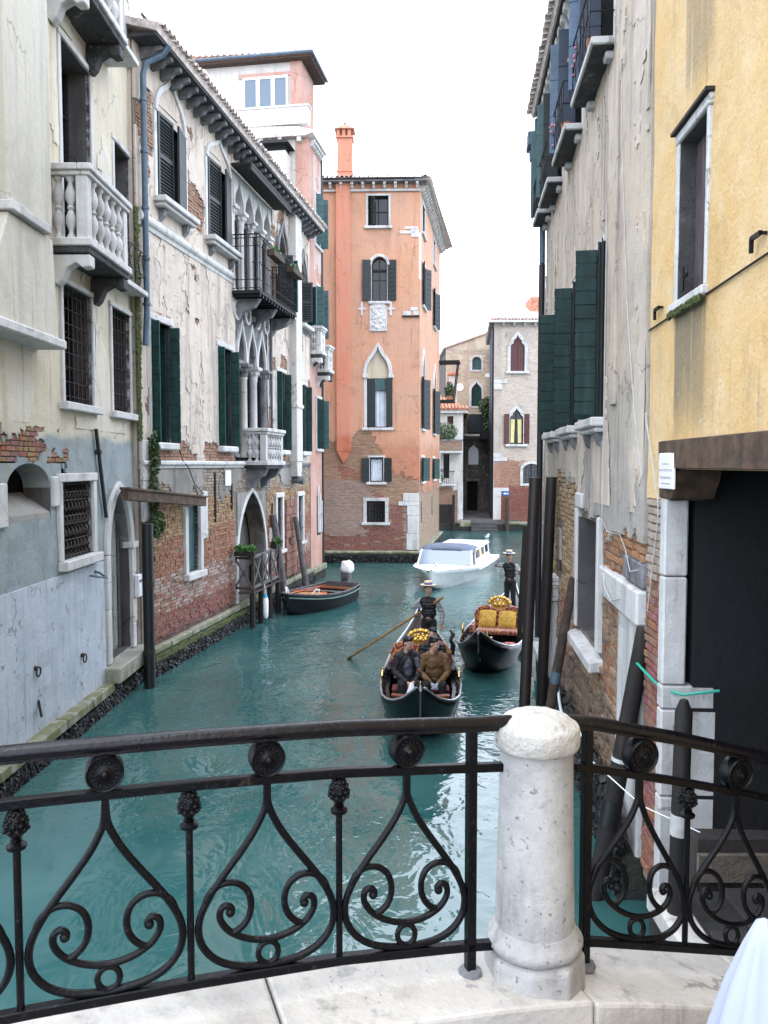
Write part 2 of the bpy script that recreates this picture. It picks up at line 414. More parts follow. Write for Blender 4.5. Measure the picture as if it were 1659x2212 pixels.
BM = M['brick']
def bricks(parent, s0, s1, z0, z1, tint, mask=None, n_ind=0, near=None, L=.25, H=.062, joint=.012, proud=.022, rough=.012, o=0.0, seed=1, miss=.02, name='brick'):
    """courses of single bricks; the n_ind nearest are objects of their own, the rest one mesh"""
    r = random.Random(seed); cells = []
    zc = z0; k = 0
    while zc+H <= z1+.001:
        x = s0 - r.uniform(0, L) * .2 - (L/2 if k % 2 else 0)
        while x < s1:
            w = L if r.random() > .35 else L/2
            a, c = max(x, s0), min(x+w, s1)
            if c-a > .05:
                m = ((a+c)/2, zc+H/2)
                if (mask is None or mask(*m)) and r.random() > miss: cells.append((a, c, zc, zc+H))
            x += w+joint
        zc += H+joint; k += 1
    if near: cells.sort(key=near)
    ind, rest = cells[:n_ind], cells[n_ind:]
    def shape(b, w, h, p, y):
        q = .006
        jx = [r.uniform(-.004, .004) for _ in range(8)]
        a = [(-w/2+jx[0], y, -h/2+jx[1]), (w/2+jx[2], y, -h/2+jx[3]), (w/2+jx[4], y, h/2+jx[5]), (-w/2+jx[6], y, h/2+jx[7])]
        f = [(-w/2+q+jx[0], -p+r.uniform(-.004,.004), -h/2+q), (w/2-q+jx[2], -p+r.uniform(-.004,.004), -h/2+q), (w/2-q, -p+r.uniform(-.004,.004), h/2-q), (-w/2+q, -p+r.uniform(-.004,.004), h/2-q)]
        return a, f
    def emit(b, cx, cz, w, h, p):
        a, f = shape(b, w, h, p, .03)
        m_ = [((x*1.0), -p*.55, z*1.0) for x, _, z in a]
        i = len(b.v); b.v += [(cx+x, y-o, cz+z) for x, y, z in a+m_+f]
        for t in (0, 4):
            for q in range(4): b.face((i+t+q, i+t+(q+1) % 4, i+t+4+(q+1) % 4, i+t+4+q))
        b.face((i+8, i+9, i+10, i+11))
    b = MB()
    for a, c, zl, zh in rest:
        b.tint = tint((a+c)/2, (zl+zh)/2, r); emit(b, (a+c)/2, (zl+zh)/2, c-a, zh-zl, proud+r.uniform(-1, 1)*rough)
    if rest: b.build(name+'work', BM, parent, kind='stuff')
    cache = {}
    for a, c, zl, zh in ind:
        t = tint((a+c)/2, (zl+zh)/2, r)
        key = (round((c-a)/.03), tuple(round(x*9) for x in t), r.randrange(2))
        if key not in cache:
            q = MB(); q.tint = t; emit(q, 0, 0, c-a-.002, zh-zl, proud+r.uniform(-1, 1)*rough); cache[key] = q.mesh(name, BM)
        link(name, cache[key], parent, loc=((a+c)/2, 0, (zl+zh)/2))

def frame_stones(parent, s0, s1, z0, z1, w=.13, proud=.05, y1=.1, lint=None, sill=True, mat=None, sill_over=.08, sill_h=.11, sill_out=.14, top=True, owner=None):
    mt = mat or M['stone']; p = owner or parent
    boxpart('jamb', mt, p, s0-w, s0, -proud, y1, z0, z1, bevel=.012); boxpart('jamb', mt, p, s1, s1+w, -proud, y1, z0, z1, bevel=.012)
    if top: boxpart('lintel', mt, p, s0-w-.02, s1+w+.02, -proud-.012, y1, z1+.002, z1+(lint or w), bevel=.012)
    if sill: boxpart('sill', mt, p, s0-w-sill_over, s1+w+sill_over, -sill_out, y1, z0-sill_h, z0-.002, bevel=.015)
def pane_window(parent, s0, s1, z0, z1, y=.2, mat=None, mull=1, trans=1, fmat=None, name='window', fw=.05):
    """dark glass with a timber sash in front of it"""
    wdw = boxpart(name, mat or M['glass'], parent, s0, s1, y+.03, y+.05, z0, z1)
    b = MB(); f = fmat or M['wooddk']
    b.box(s0, s0+fw, y-.02, y+.028, z0, z1); b.box(s1-fw, s1, y-.02, y+.028, z0, z1)
    b.box(s0+fw, s1-fw, y-.02, y+.028, z0, z0+fw); b.box(s0+fw, s1-fw, y-.02, y+.028, z1-fw, z1)
    for k in range(mull):
        c = s0+(s1-s0)*(k+1)/(mull+1); b.box(c-fw*.5, c+fw*.5, y-.015, y+.027, z0+fw, z1-fw)
    for k in range(trans):
        c = z0+(z1-z0)*(k+1)/(trans+1); b.box(s0+fw, s1-fw, y-.01, y+.026, c-.015, c+.015)
    b.build('sash', f, wdw); return wdw
def leaf_boards(parent, hinge, ang, w, z0, z1, mat, nb=9, side=1, name='shutter', top=None, th=.035):
    """a shutter leaf of horizontal boards; hinge (s,y); ang from the wall plane, opening outwards; side=+1 leaf runs to +s when shut"""
    a = R(ang); dx, dy = side*math.cos(a), -math.sin(a)
    e = bpy.data.meshes.new(name); 
    b = MB(); b.box(.02, w-.02, .012, th-.006, z0+.03, z1-.03)
    e = b.build(name, mat, parent); e.location = (hinge[0], hinge[1], 0); e.rotation_euler = (0, 0, math.atan2(dy, dx))
    h = (z1-z0)/nb; q = MB(); q.box(0, w, 0, th, .003, h-.006); me = q.mesh('board', mat)
    for k in range(nb):
        c = link('board', me, e, bevel=.008, loc=(0, rng.uniform(-.004, .004), z0+k*h))
    return e
def leaf_slats(parent, hinge, ang, w, z0, z1, mat, n=20, side=1, name='shutter', mid=True):
    a = R(ang); dx, dy = side*math.cos(a), -math.sin(a); st = .07; th = .045
    b = MB(); b.box(0, st, 0, th, z0, z1); b.box(w-st, w, 0, th, z0, z1); b.box(st, w-st, 0, th, z0, z0+st); b.box(st, w-st, 0, th, z1-st, z1)
    zm = z0+(z1-z0)*.5; b.box(st, w-st, 0, th, zm-.05, zm+.05); b.box(st, w-st, th*.8, th*.95, z0+st, z1-st)
    e = b.build(name, mat, parent); e.location = (hinge[0], hinge[1], 0); e.rotation_euler = (0, 0, math.atan2(dy, dx))
    q = MB(); q.hexa([(st,-.004,-.030),(w-st,-.004,-.030),(w-st,.004,-.034),(st,.004,-.034),(st,.03,.026),(w-st,.03,.026),(w-st,.036,.02),(st,.036,.02)])
    me = q.mesh('slat', mat)
    for k in range(n):
        z = z0+st+.03+(z1-z0-2*st-.06)*(k+.5)/n
        if abs(z-zm) > .075: link('slat', me, e, loc=(0, .002, z))
    return e
def grille(parent, s0, s1, z0, z1, y=-.02, nv=6, nh=8, r=.011, mat=None, name='grille'):
    b = MB()
    for k in range(nv):
        x = s0+(s1-s0)*(k+.5)/nv; b.tube([(x,y,z0),(x,y,z1)], r, 6)
    for k in range(nh):
        z = z0+(z1-z0)*(k+.5)/nh; b.bar((s0,y,z), (s1,y,z), .03, .009, up=(0,0,1))
    return b.build(name, mat or M['rust'], parent)
def corbels(parent, s0, s1, n, z, out=.42, h=.2, w=.13, mat=None):
    b = MB(); b.prism([(.0, 0), (-out, 0), (-out, -h*.45), (-out*.72, -h*.6), (-out*.55, -h), (-.0, -h*1.25)], -w/2, w/2, axis='x')
    me = b.mesh('corbel', mat or M['stonedk'])
    for k in range(n):
        link('corbel', me, parent, loc=(s0+(s1-s0)*(k+.5)/n, 0, z), bevel=.01)
def tile_row(parent, s0, s1, y, z, pitch=.21, length=.5, slope=.35, mat=None, r=.085, step=True):
    b = MB(); n = 7
    A = [(r*math.cos(math.pi*k/n), r*math.sin(math.pi*k/n)) for k in range(n+1)]; B = [((r-.018)*math.cos(math.pi*k/n), (r-.018)*math.sin(math.pi*k/n)) for k in range(n+1)]
    i = len(b.v)
    for Q in (A, B):
        for t, sc in ((0, 1.0), (length, .86)): b.v += [(a*sc, t, c*sc+t*slope) for a, c in Q]
    N = n+1
    for k in range(n):
        b.face((i+k, i+k+1, i+N+k+1, i+N+k)); b.face((i+2*N+k+1, i+2*N+k, i+3*N+k, i+3*N+k+1)); b.face((i+k+1, i+k, i+2*N+k, i+2*N+k+1))
    me = b.mesh('tile', mat or M['tilepale'], True)
    k = 0; x = s0+pitch/2
    while x < s1:
        o = link('tile', me, parent, loc=(x, y+rng.uniform(-.02, .02), z+rng.uniform(-.008, .008))); o.rotation_euler = (0, 0, rng.uniform(-.03, .03)); x += pitch
def baluster_prof(h, r): return [(r*.75,0),(r*.75,h*.05),(r*.45,h*.08),(r*.4,h*.13),(r*.95,h*.26),(r*.9,h*.36),(r*.42,h*.46),(r*.7,h*.5),(r*.42,h*.54),(r*.9,h*.64),(r*.95,h*.74),(r*.4,h*.88),(r*.45,h*.92),(r*.75,h*.95),(r*.75,h)]
def foliage(b, c, rad, n, size, r, lay=None):
    for _ in range(n):
        while True:
            p = Vector((r.uniform(-1,1), r.uniform(-1,1), r.uniform(-1,1)))
            if p.length < 1: break
        q = Vector((c[0]+p.x*rad[0], c[1]+p.y*rad[1], c[2]+p.z*rad[2])); s = size*r.uniform(.6, 1.3)
        u = Vector((r.uniform(-1,1), r.uniform(-1,1), r.uniform(-1,1))).normalized(); v = u.orthogonal().normalized(); w = u.cross(v)
        i = len(b.v); b.v += [tuple(q-v*s), tuple(q+w*s*.5), tuple(q+v*s+u*s*.3), tuple(q-w*s*.5)]; b.face((i, i+1, i+2, i+3))
# ================================================================== WATER
def water_mat():
    m, nt, b = newmat('canal_water'); p = pos(nt)
    c = mixc(nt, ramp(nt, noise(nt, p, .22, 4, .6), .3, .7), (.016,.076,.075), (.052,.122,.116))
    nt.links.new(c, b.inputs['Base Color']); b.inputs['Roughness'].default_value = .035; b.inputs['IOR'].default_value = 1.68
    w0 = noise(nt, pos(nt, (1.0, .7, 1)), .55, 2, .5, .6); w1 = noise(nt, pos(nt, (1.0, .62, 1)), 1.4, 3, .55, .7); w2 = noise(nt, pos(nt, (.75, 1.0, 1)), 4.6, 3, .55, .5); w3 = noise(nt, p, 11, 2, .5)
    sp = nt.nodes.new('ShaderNodeSeparateXYZ'); nt.links.new(p, sp.inputs[0])
    far = ramp(nt, math_(nt, 'ADD', sp.outputs[1], math_(nt, 'MULTIPLY', noise(nt, p, .3, 3, .5), 8)), 10, 21)      # boats stir the middle reach, the water by the bridge lies calm
    calm = math_(nt, 'MULTIPLY', ramp(nt, noise(nt, p, .2, 3, .5), .32, .6), math_(nt, 'ADD', math_(nt, 'MULTIPLY', far, .9), .1))
    h = math_(nt, 'ADD', math_(nt, 'MULTIPLY', w0, .75), math_(nt, 'MULTIPLY', w1, .5))
    h = math_(nt, 'ADD', h, math_(nt, 'MULTIPLY', math_(nt, 'MULTIPLY', w2, .34), math_(nt, 'ADD', calm, .06)))
    h = math_(nt, 'ADD', h, math_(nt, 'MULTIPLY', math_(nt, 'MULTIPLY', w3, .05), calm))
    bump(nt, h, b, .40, .22)
    return m
M['water'] = water_mat()
w = MB(); w.box(-260, 260, -120, 420, -.02, 0); wo_ = w.build('water', M['water']); wo_['kind'] = 'structure'
wo_['label'] = 'teal green rippled water of the canal'

FA = Fr((-5.15, 8), 89.5); FB = Fr((-4.95, 16.4), 80.7)
def mussels(parent, s0, s1, y, z0, z1, n, r, name='mussel_crust', size=.05):
    b = MB()
    for _ in range(n):
        s = r.uniform(s0, s1); z = r.uniform(z0, z1)**1.0; k = size*r.uniform(.5, 1.2)
        Mx = Matrix.Rotation(r.uniform(0, 6), 3, 'Y') @ Matrix.Rotation(r.uniform(-.8, .8), 3, 'X')
        b.obox((s, y-r.uniform(0, .05), z), (k*.45, k*.5, k*.9), Mx)
    return b.build(name, M['mussel'], parent, kind='stuff')

# ================================================================== BUILDING A (cream palace, near left)
A = root('cream_palace', FA.p, FA.ang, 'cream plastered palace at the left edge with stone balustrade balcony and barred windows', 'building')
door_c = arch(6.78, 8.0, 2.75, 3.9, 'pointed')
opA = [(5.08,6.33,7.95,11.1), (7.52,8.42,7.9,10.45), (4.95,6.2,5.40,7.28), (7.2,8.24,5.40,7.33),
       (2.95,4.37,3.6,4.42,arch(2.95,4.37,4.05,4.42,'round')), (4.73,6.05,2.88,4.12), (6.78,8.0,.78,3.9,door_c), (6.9,8.2,12.3,15.0)]
def maskA(s, z):
    if 2.0 < s < 4.75 and 4.42 < z < 4.95 and fbm(s*1.1+3, z*2.2, 2) > -.12: return False
    if 4.75 < s < 5.2 and 4.2 < z < 4.62 and fbm(s*3, z*3, 5) > .05: return False
    return True
wall('wall', M['plA'], A, 0, 8.66, .3, 15, opA, cell=.062, o=.02, mask=maskA, depth=.42, jit=.44, seed=1, disp=.012)
wall('plaster_skin', M['plA2'], A, .1, 8.55, 5.0, 14.9, [(a-.14,b+.14,c-.2,d+.18) for a, b, c, d, *_ in opA], cell=.075, o=.034, depth=.008, thick=.014, jit=.42, seed=16, disp=.012, kind='stuff', mask=lambda s, z: fbm(s*.45+3, z*.3, 6)+.1*fbm(s*3, z*2, 2) > .06)
boxpart('brick_backing', M['mortar'], A, 1.9, 5.3, .012, .06, 4.44, 5.05)
boxpart('brick_backing', M['mortar'], A, 4.4, 4.72, .012, .06, 3.9, 4.44)
bricks(A, 1.95, 5.28, 4.44, 5.02, lambda s, z, r: (.42+r.uniform(-.1,.06), .17+r.uniform(-.05,.08), .09+r.uniform(-.03,.06)), mask=lambda s, z: not maskA(s, z) or not maskA(s+.12, z), n_ind=90, o=-.02, seed=4, proud=.03)
M['dado'] = plaster('plaster_bluish_white', (.74,.80,.88), (.62,.69,.77), (.42,.46,.50), .5, (.22,.21,.20), bs=.25, mottle=1.4)
wall('dado', M['dado'], A, 0, 6.5, .46, 2.66, (), cell=.13, o=.05, disp=.014, seed=5, thick=.05)
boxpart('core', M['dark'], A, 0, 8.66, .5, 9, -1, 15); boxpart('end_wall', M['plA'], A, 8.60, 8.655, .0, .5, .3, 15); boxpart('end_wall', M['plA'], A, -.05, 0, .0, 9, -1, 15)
part('roof', M['tilepale'], A, lambda b: b.prism([(-.6, 15), (9.2, 15), (4.5, 17)], -.1, 8.7, axis='x'))
# chimney bay on corbelled shelf
b = MB(); b.box(2.5, 3.85, -.36, .0, 7.76, 15); b.build('chimney_bay', M['bay'], A, bevel=.02)
b = MB(); b.prism([(1.7,6.22), (3.98,6.22), (3.85,7.62), (2.5,7.62)], -.36, .0); b.build('chimney_bay', M['bay'], A, bevel=.02)
boxpart('string_band', M['stone'], A, 2.44, 3.62, -.44, .0, 7.625, 7.755, bevel=.015)
b = MB(); b.box(.4, 4.03, -.46, .0, 6.08, 6.215); b.build('string_band', M['stone'], A, bevel=.02)
# windows
def grilled(parent, s0, s1, z0, z1, nv, nh):
    wd = pane_window(parent, s0, s1, z0, z1, y=.32, mull=1, trans=2)
    frame_stones(parent, s0, s1, z0, z1, .09, .06, .05, sill_h=.13, sill_out=.16, mat=M['stone'], owner=wd)
    grille(parent, s0, s1, z0, z1, y=.06, nv=nv, nh=nh)
grilled(A, 4.95, 6.2, 5.40, 7.28, 7, 8); grilled(A, 7.2, 8.24, 5.40, 7.33, 6, 8)
wd = pane_window(A, 5.08, 6.33, 7.95, 11.1, y=.36, mull=3, trans=3); frame_stones(A, 5.08, 6.33, 7.95, 11.1, .1, .055, .05, sill=False, owner=wd)
wd = pane_window(A, 7.52, 8.42, 7.9, 10.45, y=.36, mull=1, trans=1); frame_stones(A, 7.52, 8.42, 7.9, 10.45, .1, .05, .05, sill=False, owner=wd)
wd = pane_window(A, 6.9, 8.2, 12.3, 15, y=.3, mull=1, trans=1); frame_stones(A, 6.9, 8.2, 12.3, 15, .12, .06, .05, sill=True, top=False, owner=wd)
# blocked arch
b = MB(); b.prism([(.44,3.5), (-.012,3.58), (.0,3.68), (.44,3.98)], 2.94, 4.38, axis='x'); b.build('blocked_arch', M['render'], A)
for s0 in (2.62, 4.4): boxpart('impost', M['stone'], A, s0, s0+.28, -.07, .05, 3.75 if s0 > 3 else 3.55, 4.22 if s0 > 3 else 4.15, bevel=.02)
# lattice window low down
wd = pane_window(A, 4.73, 6.05, 2.88, 4.12, y=.34, mull=0, trans=0, mat=M['dark'])
frame_stones(A, 4.73, 6.05, 2.88, 4.12, .14, .07, .1, sill_h=.16, sill_over=0, sill_out=.17, owner=wd)
b = MB(); K = 9
for k in range(-3, K+1):
    pts = []
    for t in range(25):
        z = 2.88+1.24*t/24; x = 4.73+1.32*(k+.5)/K + .45*(t/24)+.035*math.sin(t*math.pi/2)
        if 4.73 <= x <= 6.05: pts.append((x, .03-.03*math.cos(t*math.pi/2), z))
    if len(pts) > 2: b.tube(pts, .017, 5)
for k in range(10):
    z = 2.92+1.16*k/9; b.tube([(4.73,.03,z), (6.05,.03,z)], .012, 5)
b.build('lattice_grille', M['rust'], A)
# water door with pointed arch
dr = boxpart('door', M['plA'], A, 6.80, 7.98, .2, .25, .78, 3.9)
dr.data.materials[0] = plaster('door_peeling_paint', (.48,.50,.46), (.50,.50,.42), (.05,.09,.08), .9, (.03,.05,.05), mottle=2.5, bs=.2, streak=(2,2,.6))
for k in range(8): boxpart('board', dr.data.materials[0], dr, 6.93, 7.85, .185, .199, .83+k*.36, .83+k*.36+.345, bevel=.006)
for x in (6.8, 7.86): boxpart('stile', M['woodgrey'], dr, x, x+.12, .15, .185, .78, 3.3, bevel=.01)
part('door_arch', M['stone'], A, lambda b: b.strip(door_c, offset_curve(door_c, .19), -.09, .3), bevel=.012)
for x in (6.585, 8.005):
    for k in range(4): boxpart('jamb_stone', M['stone'] if k != 1 else M['cream'], A, x, x+.19+(.05 if k % 2 else 0)*(1 if x > 7 else 0), -.09, .19, .74+k*.5+.004, .74+(k+1)*.5, bevel=.012)
boxpart('impost', M['stone'], A, 7.95, 8.3, -.13, .1, 2.745, 2.87, bevel=.012)
boxpart('door_step', M['stonewet'], A, 6.42, 8.42, -.34, .38, .44, .73, bevel=.02)
boxpart('letter_box', M['white'], A, 8.06, 8.27, -.19, -.095, 1.75, 2.2, bevel=.015); boxpart('letter_slot', M['iron'], A, 8.1, 8.23, -.2, -.188, 2.05, 2.09)
for k in range(6): boxpart('kerb_stone', M['stonewet'], A, k*1.08, k*1.08+1.07, -.22+rng.uniform(-.01,.01), .05, .30+rng.uniform(-.01,.01), .47, bevel=.025)
boxpart('foundation', M['algae'], A, -.2, 8.9, -.12, .3, -1.2, .30)
mussels(A, 0, 8.7, -.12, -.08, .24, 2600, random.Random(3))
# slanting rain pipe and iron fittings
part('rain_pipe', M['blackpipe'], A, lambda b: (b.tube([(6.2,-.07,5.02), (6.62,-.07,3.45)], .035, 8), b.tube([(6.3,-.02,4.62), (6.3,-.12,4.62)], .05, 6)), smooth=True)
for s, z in ((5.42,1.22), (3.64,1.45)):
    part('mooring_ring', M['rust'], A, lambda b: (b.tube([(s+.07*math.cos(t*.5236), -.09, z-.06+.07*math.sin(t*.5236)) for t in range(12)], .012, 6, closed=True), b.ball((s-.05,-.07,z), .04, 8)), smooth=True)
part('iron_hook', M['zinc'], A, lambda b: b.tube([(5.8,-.05,2.5), (5.85,-.2,2.47), (6.1,-.24,2.42), (6.15,-.1,2.5), (6.05,-.05,2.54)], .02, 6), smooth=True)
part('iron_bolt', M['rust'], A, lambda b: b.tube([(3.7,-.05,.95), (3.7,-.09,.7)], .018, 6), smooth=True)
# stone balcony
def stone_balcony(parent, s0, s1, out, zf, zt, nside, nfront, name='balcony', cor=True, tail=0):
    bal = MB(); bal.box(s0-.06, s1+.06+tail, -out-.07, .0, zf-.12, zf); 
    e = bal.build(name, M['stone'], parent, bevel=.015)
    boxpart('soffit', M['stoneblack'], e, s0-.02, s1+.02, -out-.02, .0, zf-.22, zf-.122, bevel=.012)
    h = zt-.17-zf
    boxpart('rail', M['stone'], e, s0-.07, s1+.07, -out-.09, -out+.13, zt-.1, zt, bevel=.015)
    boxpart('rail', M['stone'], e, s0-.03, s1+.03, -out-.05, -out+.09, zt-.17, zt-.102, bevel=.01)
    for x in (s0-.07, s1-.15):
        boxpart('rail', M['stone'], e, x, x+.22, -out+.132, 0, zt-.1, zt, bevel=.015); boxpart('rail', M['stone'], e, x+.04, x+.18, -out+.092, 0, zt-.17, zt-.102, bevel=.01)
    for x in (s0-.01, s1-.17): boxpart('post', M['stone'], e, x, x+.18, -out-.01, -out+.17, zf, zt-.171, bevel=.01)
    q = MB(); q.lathe(baluster_prof(h-.001, .085), n=14); me = q.mesh('baluster', M['stone'], True, 50)
    for k in range(nfront): link('baluster', me, e, loc=(s0+.2+(s1-s0-.4)*(k+.5)/nfront, -out+.04, zf))
    for x in (s0+.07, s1-.09):
        for k in range(nside): link('baluster', me, e, loc=(x, -(out-.2)*(k+.6)/nside, zf))
    if cor:
        c = MB(); P = [(0,zf-.24), (-out-.02,zf-.24), (-out-.02,zf-.42), (-out+.10,zf-.44), (-out+.2,zf-.36), (-out+.34,zf-.44), (-out+.42,zf-.62), (-out+.50,zf-.7), (0,zf-.62)]
        c.prism(P, -.11, .11, axis='x'); me = c.mesh('corbel', M['stone']); me2 = me.copy(); me2.materials[0] = M['stoneblack']
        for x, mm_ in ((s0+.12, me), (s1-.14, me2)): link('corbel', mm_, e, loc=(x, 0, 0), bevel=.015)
    return e
stone_balcony(A, 4.62, 6.48, .58, 7.86, 8.97, 2, 5, tail=.0)
stone_balcony(A, 4.62, 6.48, .58, 11.78, 12.85, 2, 5)
b = MB(); b.box(6.56, 8.45, -.36, 0, 7.74, 7.84); sl = b.build('balcony_slab', M['stone'], A, bevel=.012)
b = MB()
for z in (8.12, 8.55): b.tube([(6.56,-.33,z), (8.42,-.33,z), (8.42,-.02,z)], .014, 6)
for k in range(7): b.tube(bez((6.6+k*.27,-.33,7.84), (6.75+k*.27,-.38,8.05), (6.5+k*.27,-.28,8.3), (6.72+k*.27,-.33,8.55), 6), .010, 5)
b.build('iron_railing', M['iron'], sl, smooth=True)
boxpart('balcony_slab', M['stone'], A, 6.56, 7.3, -.6, 0, 11.66, 11.76, bevel=.012)

# ================================================================== BUILDING B (gothic palace)
Bp = root('gothic_palace', FB.p, FB.ang, 'long weathered palace on the left with pointed windows, green shutters and brick base', 'building')
oB = [(.95,2.38,9.98,11.75), (3.75,5.33,9.95,11.85), (5.6,8.9,9.02,12.1), (9.7,10.7,9.3,12.0,arch(9.7,10.7,11.0,12.0,'ogee')), (12.2,13.2,9.3,11.7,arch(12.2,13.2,10.8,11.7,'ogee')),
      (.55,1.5,4.87,7.4), (4.35,5.35,4.88,7.4), (9.45,10.4,4.87,7.35), (12.2,13.1,4.87,7.2), (5.68,8.5,4.5,8.95)]
def brickpatch(s, z):
    n = fbm(s*.55+9, z*.55, 3)
    if s < .95 and z > 7.6: return n + .35 - abs(s-.55)*.9 > .12
    if z < 4.95: return n > -.08
    if 8.6 < s < 9.4: return n > .12
    return n > .34
maskB = lambda s, z: not brickpatch(s, z)
wall('wall', M['plB'], Bp, 0, 13.65, 4.36, 12.75, oB, cell=.065, o=.04, mask=maskB, depth=.45, jit=.38, seed=2, disp=.014, thick=.05)
oBl = [(2.28,3.02,1.88,3.42), (5.72,8.22,.6,3.62,arch(5.72,8.22,1.7,3.62,'pointed')), (9.4,9.95,1.66,3.35), (11.9,12.5,1.7,3.3)]
wall('wall_backing', M['mortar'], Bp, 0, 13.65, .4, 12.75, oB+oBl, cell=.3, o=0, depth=.45, disp=.004, seed=3)
wall('plaster_skin', M['plB2'], Bp, .35, 13.6, 4.55, 12.7, [(a-.16,b+.16,c-.22,d+.2) for a, b, c, d, *_ in oB], cell=.07, o=.052, depth=.008, thick=.014, jit=.42, seed=6, disp=.012, kind='stuff', mask=lambda s, z: maskB(s, z) and maskB(s+.08, z) and maskB(s-.08, z) and fbm(s*.8+20, z*.55, 1)+.22*fbm(s*3, z*2, 4) > -.12)
def grey_low(s, z): return z > 3.25 and fbm(s*.7, z*.8, 8)+(z-3.9)*.5 > .05 and not (s > 5 and z < 3.7)
wall('grey_render', M['greyB'], Bp, 0, 13.65, 3.2, 4.3, oBl, cell=.065, o=.035, mask=grey_low, depth=.2, jit=.38, seed=8, thick=.045, disp=.012, kind='stuff')
def tintB(s, z, r):
    j = r.uniform(-1, 1); n = nz(s*.8, z*.8, 4)
    if z < 1.2+.1*n: c = (.30+.05*j, .085+.02*j, .06)
    elif z < 1.95+.5*n: c = (.56+.08*j, .42+.09*j, .37+.09*j) if r.random() < .55 else (.40+.06*j, .20, .15)
    elif z < 2.75+.6*n: c = (.43+.09*j, .17+.05*j, .085+.03*j)
    elif z < 3.6+.3*n: c = (.52+.09*j, .34+.08*j, .15+.05*j) if r.random() < .7 else (.40,.18,.10)
    elif z < 4.5: c = (.46+.08*j, .38+.08*j, .30+.07*j)
    else: c = (.50+.1*j, .27+.07*j, .17+.05*j)
    if z < .72+.08*n: c = tuple(x*.45 for x in c)
    return tuple(max(.03, x) for x in c)
inop = lambda ops, pad=.0: (lambda s, z: any(a-pad-.1 < s < b+pad+.1 and c-pad < z < d+pad for a, b, c, d, *_ in ops))
nolow = inop(oBl, .12); noup = inop(oB, .05)
bricks(Bp, .1, 13.6, .58, 4.3, tintB, mask=lambda s, z: not nolow(s, z) and not (grey_low(s, z) and grey_low(s+.15, z) and grey_low(s-.15, z)), n_ind=300, near=lambda c: c[0]*1.0+abs(c[2]-2)*.3, seed=12, proud=.02, rough=.014)
bricks(Bp, .1, 13.6, 4.5, 12.6, tintB, mask=lambda s, z: not noup(s, z) and (brickpatch(s, z) or brickpatch(s+.1, z) or brickpatch(s-.1, z)), seed=13, proud=.018)
boxpart('core', M['dark'], Bp, 0, 13.65, .55, 8, -1, 12.75); boxpart('end_wall', M['plB'], Bp, .0, .05, .02, .55, .4, 12.75); boxpart('end_wall', M['plB'], Bp, 13.6, 13.65, .02, .55, .4, 12.75)
for k in range(12): boxpart('kerb_stone', M['stonewet'], Bp, k*1.14, k*1.14+1.13, -.14+rng.uniform(-.012,.012), .05, .42, .575+rng.uniform(-.008,.012), bevel=.03)
boxpart('foundation', M['algae'], Bp, -.1, 13.7, -.17, .3, -1.2, .42)
mussels(Bp, 0, 13.6, -.17, -.08, .26, 3000, random.Random(5))
b = MB()
for k in range(260):
    s = rng.uniform(.3, 6); b.ball((s, -.175, .36+rng.uniform(-.07,.05)), (.07,.02,.04), 6)
b.build('moss', M['mossm'], Bp, kind='stuff')
# corner quoins beside palace A
for k in range(4): boxpart('quoin', M['stone'], Bp, .02, .30+(.06 if k % 2 else 0), -.075, .0, 4.9-.42*k-.41, 4.9-.42*k, bevel=.012)
# string courses
def course(parent, s0, s1, z, h=.2, out=.12, mat=None, name='string_course'):
    b = MB()
    b.prism([(0,z), (-out*.5,z), (-out*.6,z+h*.3), (-out*.85,z+h*.4), (-out,z+h*.55), (-out,z+h*.8), (-out*.8,z+h), (0,z+h)], s0, s1, axis='x'); return b.build(name, mat or M['stone'], parent)
course(Bp, .02, 5.45, 9.18, .26, .15, M['stone']); course(Bp, 9.0, 10.75, 9.0, .24, .14, M['stonedk']); course(Bp, 11.7, 13.6, 9.0, .22, .13, M['stonedk'])
course(Bp, .0, 6.2, 4.32, .17, .12); course(Bp, 8.6, 13.6, 4.32, .15, .08, M['stonedk'])
# upper shuttered windows with blind pointed arches
def ogee_relief(parent, s0, s1, zs, zt, w=.14, mat=None, kind='ogee', y0=-.1, y1=.0):
    C = arch(s0, s1, zs, zt, kind); b = MB(); b.strip(C, offset_curve(C, w), y0, y1); return b.build('arch_moulding', mat or M['stone'], parent, bevel=.01)
for s0, s1, z0, z1, zt in ((.95,2.38,9.98,11.75,12.68), (3.75,5.33,9.95,11.85,12.5)):
    wd = pane_window(Bp, s0, s1, z0, z1, y=.3)
    ogee_relief(Bp, s0+.02, s1-.02, z1, zt, .12); 
    for x in (s0-.13, s1+.01): boxpart('jamb', M['stone'], wd, x, x+.12, -.075, .05, z0, z1, bevel=.01)
    wd2 = (s1-s0)/2
    leaf_slats(Bp, (s0+.01, -.09), 3, wd2-.015, z0+.04, z1+.02, M['greendk'], 22, 1); leaf_slats(Bp, (s1-.01, -.06), 11, wd2-.015, z0+.04, z1-.02, M['greendk'], 22, -1)
    b = MB(); b.box(s0-.2, s1+.2, -.34, 0, z0-.12, z0-.003); b.box(s0-.14, s1+.14, -.27, 0, z0-.2, z0-.122); sl = b.build('sill', M['stone'], Bp, bevel=.015)
    q = MB(); q.prism([(0,z0-.202), (-.2,z0-.202), (-.16,z0-.34), (0,z0-.5)], -.08, .08, axis='x'); me = q.mesh('bracket', M['stonedk'])
    for x in (s0+.1, s1-.1): link('bracket', me, sl, loc=(x, 0, 0))
